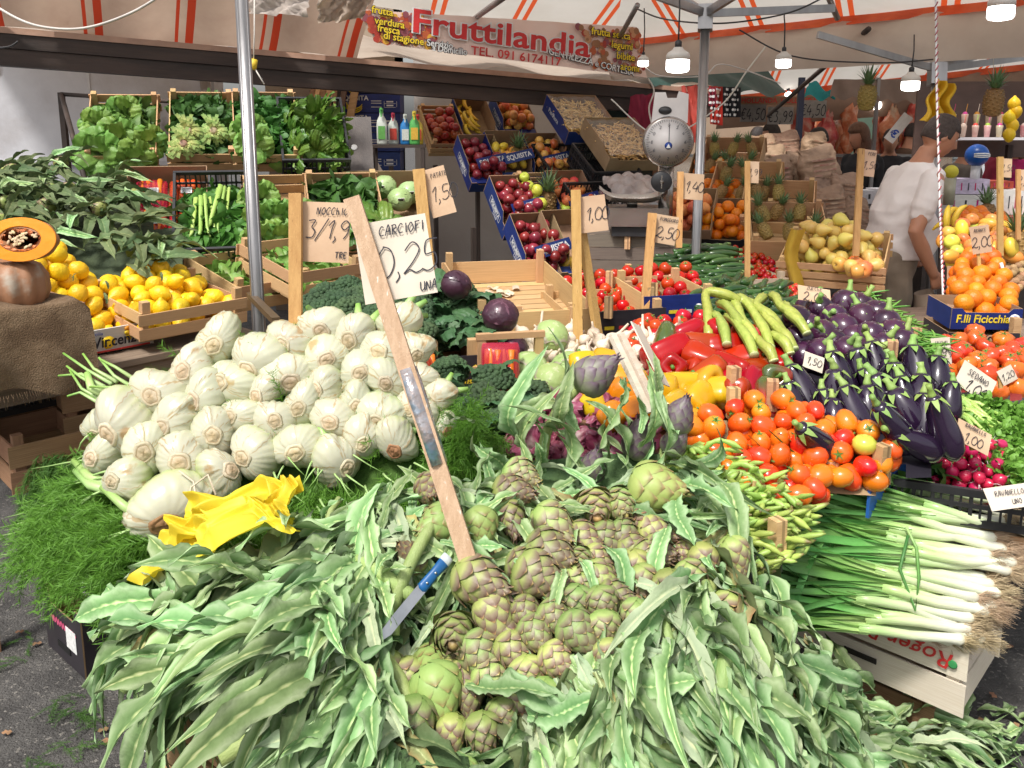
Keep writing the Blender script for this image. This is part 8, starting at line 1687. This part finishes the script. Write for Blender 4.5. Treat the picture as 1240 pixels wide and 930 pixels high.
t=thing('stall_fascia',frame(U(943,122,8.7),3),'brown board lettered HOLLANDA above the price cards','sign'); brd('board',mat('fascia_brown',(.30,.16,.09)),T(0,0,0),t,.9,.012,.09); txt(t,'HOLLANDA  HOLLANDA',.075,T(0,-.008,0)@RX(90),REDI,bold=.001,wx=.95)
t=thing('price_card',frame(U(1088,155,7.0),-8,0,35),'white card with a blue euro mark hanging by strings near the yellow cloth','sign'); brd('card',WCARD,T(0,0,0),t,.09,.004,.26); txt(t,'€',.09,T(0,-.004,-.06)@RX(90),BLUI,bold=.003)
for px,py,l in((965,200,'dark blue post of the butcher stall'),(1057,190,'slim grey post beside the woman')): 
    q=U(px,py,7.8); one('stall_post',MB().box(.05 if px<1000 else .03,.05 if px<1000 else .03,2.15,mat('post_blue',(.03,.05,.09)) if px<1000 else ALU,c=(0,0,1.075)),l,'post',T(q.x,q.y,0),smooth=False)
# hanging cloths and awnings
def dots(name,quad,label,m,dotm,n=30):
    t=thing(name,MX(),label,'cloth'); P=[V(p) for p in quad]; I('cloth',sheet(name,P,14,8,m,dz=lambda u,v:V((0,-.03*math.sin(u*14),0))).mesh('cloth'),None,t); q=MB()
    for i in range(n):
        u=(i%5+.5+.5*((i//5)%2))/5.6; v=(i//5+.5)/(n/5); p=(P[0]*(1-u)+P[1]*u)*(1-v)+(P[3]*(1-u)+P[2]*u)*v+V((0,-.03*math.sin(u*14)-.006,0)); q.add([(p.x+.012*math.cos(a),p.y,p.z+.012*math.sin(a)) for a in [k*PI/3 for k in range(6)]],[tuple(range(6))],dotm)
    I('printed_dots',q.mesh('dots',False),None,t)['kind']='stuff'; return t
dots('dotted_cloth',[U(860,150,7),U(874,152,7),U(874,105,7),U(858,104,7)],'red cloth with white dots hanging behind the second pole',mat('red_cloth',(.42,.02,.03)),WHT); dots('dotted_cloth',[U(875,142,7.2),U(896,142,7.2),U(896,106,7.2),U(875,105,7.2)],'black cloth with white dots hanging beside the red one',DK[0],WHT)
dots('dotted_cloth',[U(858,128,6.8),U(866,128,6.8),U(866,106,6.8),U(858,106,6.8)],'small dark dotted cloth next to the pole',mat('red_cloth2',(.3,.02,.03)),WHT,15)
rag('red_garment',[U(752,200,6.5),U(790,190,6.5),U(800,112,6.5),U(764,116,6.5)],'dark red garment hanging behind the scale','x' if 0 else mat('garment_red',(.30,.02,.03),rough=.8),amp=.04,seed=8)
rag('red_garment',[U(826,172,6.8),U(852,172,6.8),U(850,104,6.8),U(824,104,6.8)],'red garment hanging right behind the second pole',mat('garment_red2',(.38,.03,.04),rough=.8),amp=.04,seed=9)
GAW=mat('green_tarp',(.005,.035,.03),(.008,.055,.048),3,.55,.3,8,rand=0)
rag('green_awning',[U(790,92,6.4),U(962,113,8.2),U(905,84,8.4),U(800,70,6.9)],'dark green tarpaulin awning behind the second pole',GAW,'awning' if 0 else 'awning',amp=.03,seed=3) if 0 else one('green_awning',sheet('g',[U(790,106,6.6),U(962,116,8.2),U(925,80,8.6),U(760,66,7.0)],20,10,GAW,dz=lambda u,v:V((0,.05*math.sin(u*15),.03*math.sin(u*22+v*4)))),'dark green tarpaulin awning behind the second pole','awning')
one('teal_cloth',sheet('t',[U(974,118,8),U(1012,120,8),U(1008,112,8),U(980,97,8)],10,6,mat('teal_cloth',(.03,.36,.42),rough=.6,trans=.3),dz=lambda u,v:V((0,0,.03*math.sin(u*9+v*5)))),'teal cloth hanging from the canopy corner over the meat','cloth')
one('grey_cloth',sheet('t',[U(1005,118,7.6),U(1110,124,7.8),U(1112,96,7.8),U(1010,96,7.6)],24,8,mat('taupe_cloth',(.24,.19,.155),(.18,.14,.11),3,.8,trans=.1),dz=lambda u,v:V((0,.02*math.sin(u*19+v*3),.02*math.sin(u*31)*(1-v)))),'bunched taupe cloth under the far canopy edge','cloth')
YC=mat('yellow_cloth',(.72,.48,.02),(.62,.40,.015),4,.6,.3,9,rand=0,trans=.25)
one('yellow_cloth',sheet('y',[U(1108,146,5.0),U(1148,150,5.0),U(1150,104,5.02),U(1126,96,5.02)],18,14,YC,dz=lambda u,v:V((.02*math.sin(v*9),-.05*math.sin(u*16+v*2)-.05,0))),'yellow plastic cloth tied to the third pole above the man','cloth')
# drinks stall at the right
t=thing('drinks_counter',T(*(U(1198,264,5.6).xy),0),'red topped counter behind the oranges with boxes on it','counter'); brd('front',mat('orange_red_cloth',(.50,.08,.03),rough=.7),T(.1,0,.98),t,1.1,.03,.16); brd('top',mat('counter_red',(.42,.05,.03)),T(.1,.3,1.07),t,1.1,.6,.03); brd('base',DKB,T(.1,.3,.5),t,1.0,.5,.95)
Mc=T(*(U(1198,264,5.6).xy),0)
for i,(x,y,z,l,h,m,lb) in enumerate(((-.12,.12,1.09,.40,.14,WCARD,'white carton lying flat on the red counter'),(-.10,.14,1.235,.22,.10,mat('lilac_box',(.5,.42,.55)),'lilac and white packet on the white carton'),(.20,.2,1.09,.22,.17,WCARD,'white carton at the end of the red counter'),(-.22,.3,1.235,.14,.14,mat('cream_box',(.6,.55,.42)),'cream carton at the back of the counter'),(.16,.25,1.265,.16,.05,DK[6],'flat dark red box on the white carton'))):
    b=thing('carton_box',Mc@T(x,y,z)@RZ(ru(-9,9)),lb,'box'); brd('body',m,T(0,0,h/2),b,l,.2,h)
    for k in range(4): brd('printed_line',INK if k%2 else DK[3],T(-l*.3+l*.2*k,-.1015,h*.5),b,l*.03,.002,h*.5)
p=U(1183,188,5.6); t=thing('blue_ball',MX.Translation(p),'round blue printed ball on a white stand above the cartons','ball'); I('ball',MB().lathe(ball(.075,12),mat('royal_blue',(.01,.05,.36),rough=.3),24).mesh('ball'),None,t)
for k in range(3): I('white_swirl',MB().tube([(.077*math.cos(a),.077*math.sin(a)*-1 if 0 else -.077*math.sin(a)*math.cos(k*.6-.5),.077*math.sin(a)*math.sin(k*.6-.5)) for a in[.5+.3*j for j in range(7)]],.004,WHT,5).mesh('swirl'),RX(-20+25*k),t)
I('stand',MB().lathe([(.03,-.20),(.03,-.07)],PUN,14).mesh('stand'),None,t)
one('lemon_holder',MB().lathe(ball(.045,8),mat('yellow_plastic2',(.75,.65,.05)),14).lathe([(.035,-.22),(.035,-.04)],mat('clear_jar',(.45,.42,.3),rough=.2),14),'yellow topped jar behind the man on the counter','jar',MX.Translation(U(1152,208,5.5)))
CUP=mat('juice_cup',(.62,.30,.22),(.75,.62,.50),5,.15,rand=.2,hrand=.06,alpha=.85); FRC=[mat('cup_fruit_%d'%i,c,rough=.4) for i,c in enumerate([(.6,.04,.06),(.75,.3,.03),(.3,.5,.06),(.75,.6,.5),(.65,.05,.25)])]
sh_=thing('drinks_shelf',frame(U(1195,168,6.4),0),'shelf carrying rows of fruit cups behind the man','shelf'); brd('board',PUN,T(0,.1,0),sh_,.75,.3,.02); brd('back_board',mat('dim_back',(.10,.06,.05)),T(.05,.3,.15),sh_,.95,.02,.6); brd('leg',DKB,T(-.3,.2,-.8)@RY(90),sh_,1.5,.04,.04); brd('leg',DKB,T(.3,.2,-.8)@RY(90),sh_,1.5,.04,.04)
Ms_=frame(U(1195,168,6.4),0)
for i in range(14):
    x=-.31+.047*i; z=.012 if i%2 else .10; t=thing('fruit_cup',Ms_@T(x,.04+(.08 if not i%2 else 0),z),'clear cup of cut fruit with a straw on the shelf','cup','fruit cups on the shelf'); I('cup',MB().lathe([(.018,0),(.026,.08),(.026,.09),(.024,.09)],CUP,10).mesh('cup'),None,t); I('fruit',MB().lathe(ball(.02,5),FRC[i%5],8).mesh('fruit'),T(0,0,.09),t); I('straw',MB().tube([(0,0,.05),(.015,0,.17)],.0025,FRC[(i+2)%5],4).mesh('straw'),None,t)
for px,py in((1228,126),(1222,143),(1222,163),(1226,152),(1230,135)): one('lemon',lemon_me[0],'lemon hanging in the net beside the fruit cups','lemon',MX.Translation(U(px,py,5.2))@SC(1.1,1.1,1.1),'lemons hanging beside the cups')
t=thing('bauble_cluster',frame(U(1196,128,7.5),0),'cluster of red and white decorations over the fruit cups','decoration')  # only baubles, there is no lamp in this cluster
for k in range(16): I('bauble',bpy.data.meshes.get('bauble') or MB().lathe(ball(.02,5),mat('bauble_red',(.55,.04,.06),rand=.4,hrand=.12),8).mesh('bauble'),T(-.22+.03*k,0,.05*math.sin(k*2.3)),t)
# parked van beyond
t=thing('parked_van',T(*(U(1188,175,11.0).xy),0)@RZ(-12),'pale van with bluish glare painted on its windscreen parked beyond the drinks stall','van'); VW=mat('van_paint',(.6,.62,.66),rough=.3,coat=.5)
q=MB(); q.prism([(-1.0,.35),(-1.0,1.1),(-.95,1.25),(-.7,1.85),(.7,1.85),(.95,1.25),(1.0,1.1),(1.0,.35)],2.6,VW); I('body',q.mesh('van_body',False),None,t)
q=MB(); q.prism([(-.78,1.30),(-.60,1.74),(.60,1.74),(.78,1.30)],.02,mat('windscreen',(.35,.48,.55),(.6,.66,.68),2,.1,coat=.6)); I('windscreen',q.mesh('windscreen',False),T(0,-.03,0),t)  # pale glare on the glass is put into the windscreen colour
for s in(-1,1):
    brd('headlight',PUN,T(s*.75,-.02,.8),t,.3,.04,.16); brd('wing_mirror',BLK,T(s*1.08,.1,1.3),t,.14,.1,.22); q=MB(); q.lathe([(.32,-.1),(.33,0),(.32,.1)],BLK,20,M=RY(90)); I('wheel',q.mesh('wheel'),T(s*.85,.5,.33),t)
brd('bumper',BLK,T(0,-.04,.45),t,1.9,.1,.16); brd('wiper',BLK,T(.1,-.045,1.36)@RY(-14),t,.5,.01,.012); brd('number_plate',WHT,T(0,-.095,.5),t,.45,.01,.1)
# left and rear fill: produce van wall, crates stacked far behind
for i in range(10):
    x=2.0+.62*i; t=thing('stacked_crate',T(2.6+i*.7,12.2+.2*(i%2),0),'dark crate stack before the far wall, '+['first','second','third','fourth','fifth','sixth','seventh','eighth','ninth','tenth'][i]+' counted from the meat stall','crates')
    for k in range(3+i%4): brd('crate_body',[W2,BLK,CARD,GW][(i+k)%4],T(.02*(k%3),0,.16+.31*k),t,.55,.38,.29)
# ================================================================ lettering to plain meshes
dg=bpy.context.evaluated_depsgraph_get(); fonts=[o for o in bpy.data.objects if o.type=='FONT']; ms={o.name:bpy.data.meshes.new_from_object(o.evaluated_get(dg)) for o in fonts}
for o in fonts:
    n=o.name; o.name='was_font'; k=bpy.data.objects.new(n,ms[n]); COL.objects.link(k); k.parent=o.parent; k.matrix_parent_inverse=o.matrix_parent_inverse; k.matrix_basis=o.matrix_basis; bpy.data.objects.remove(o)
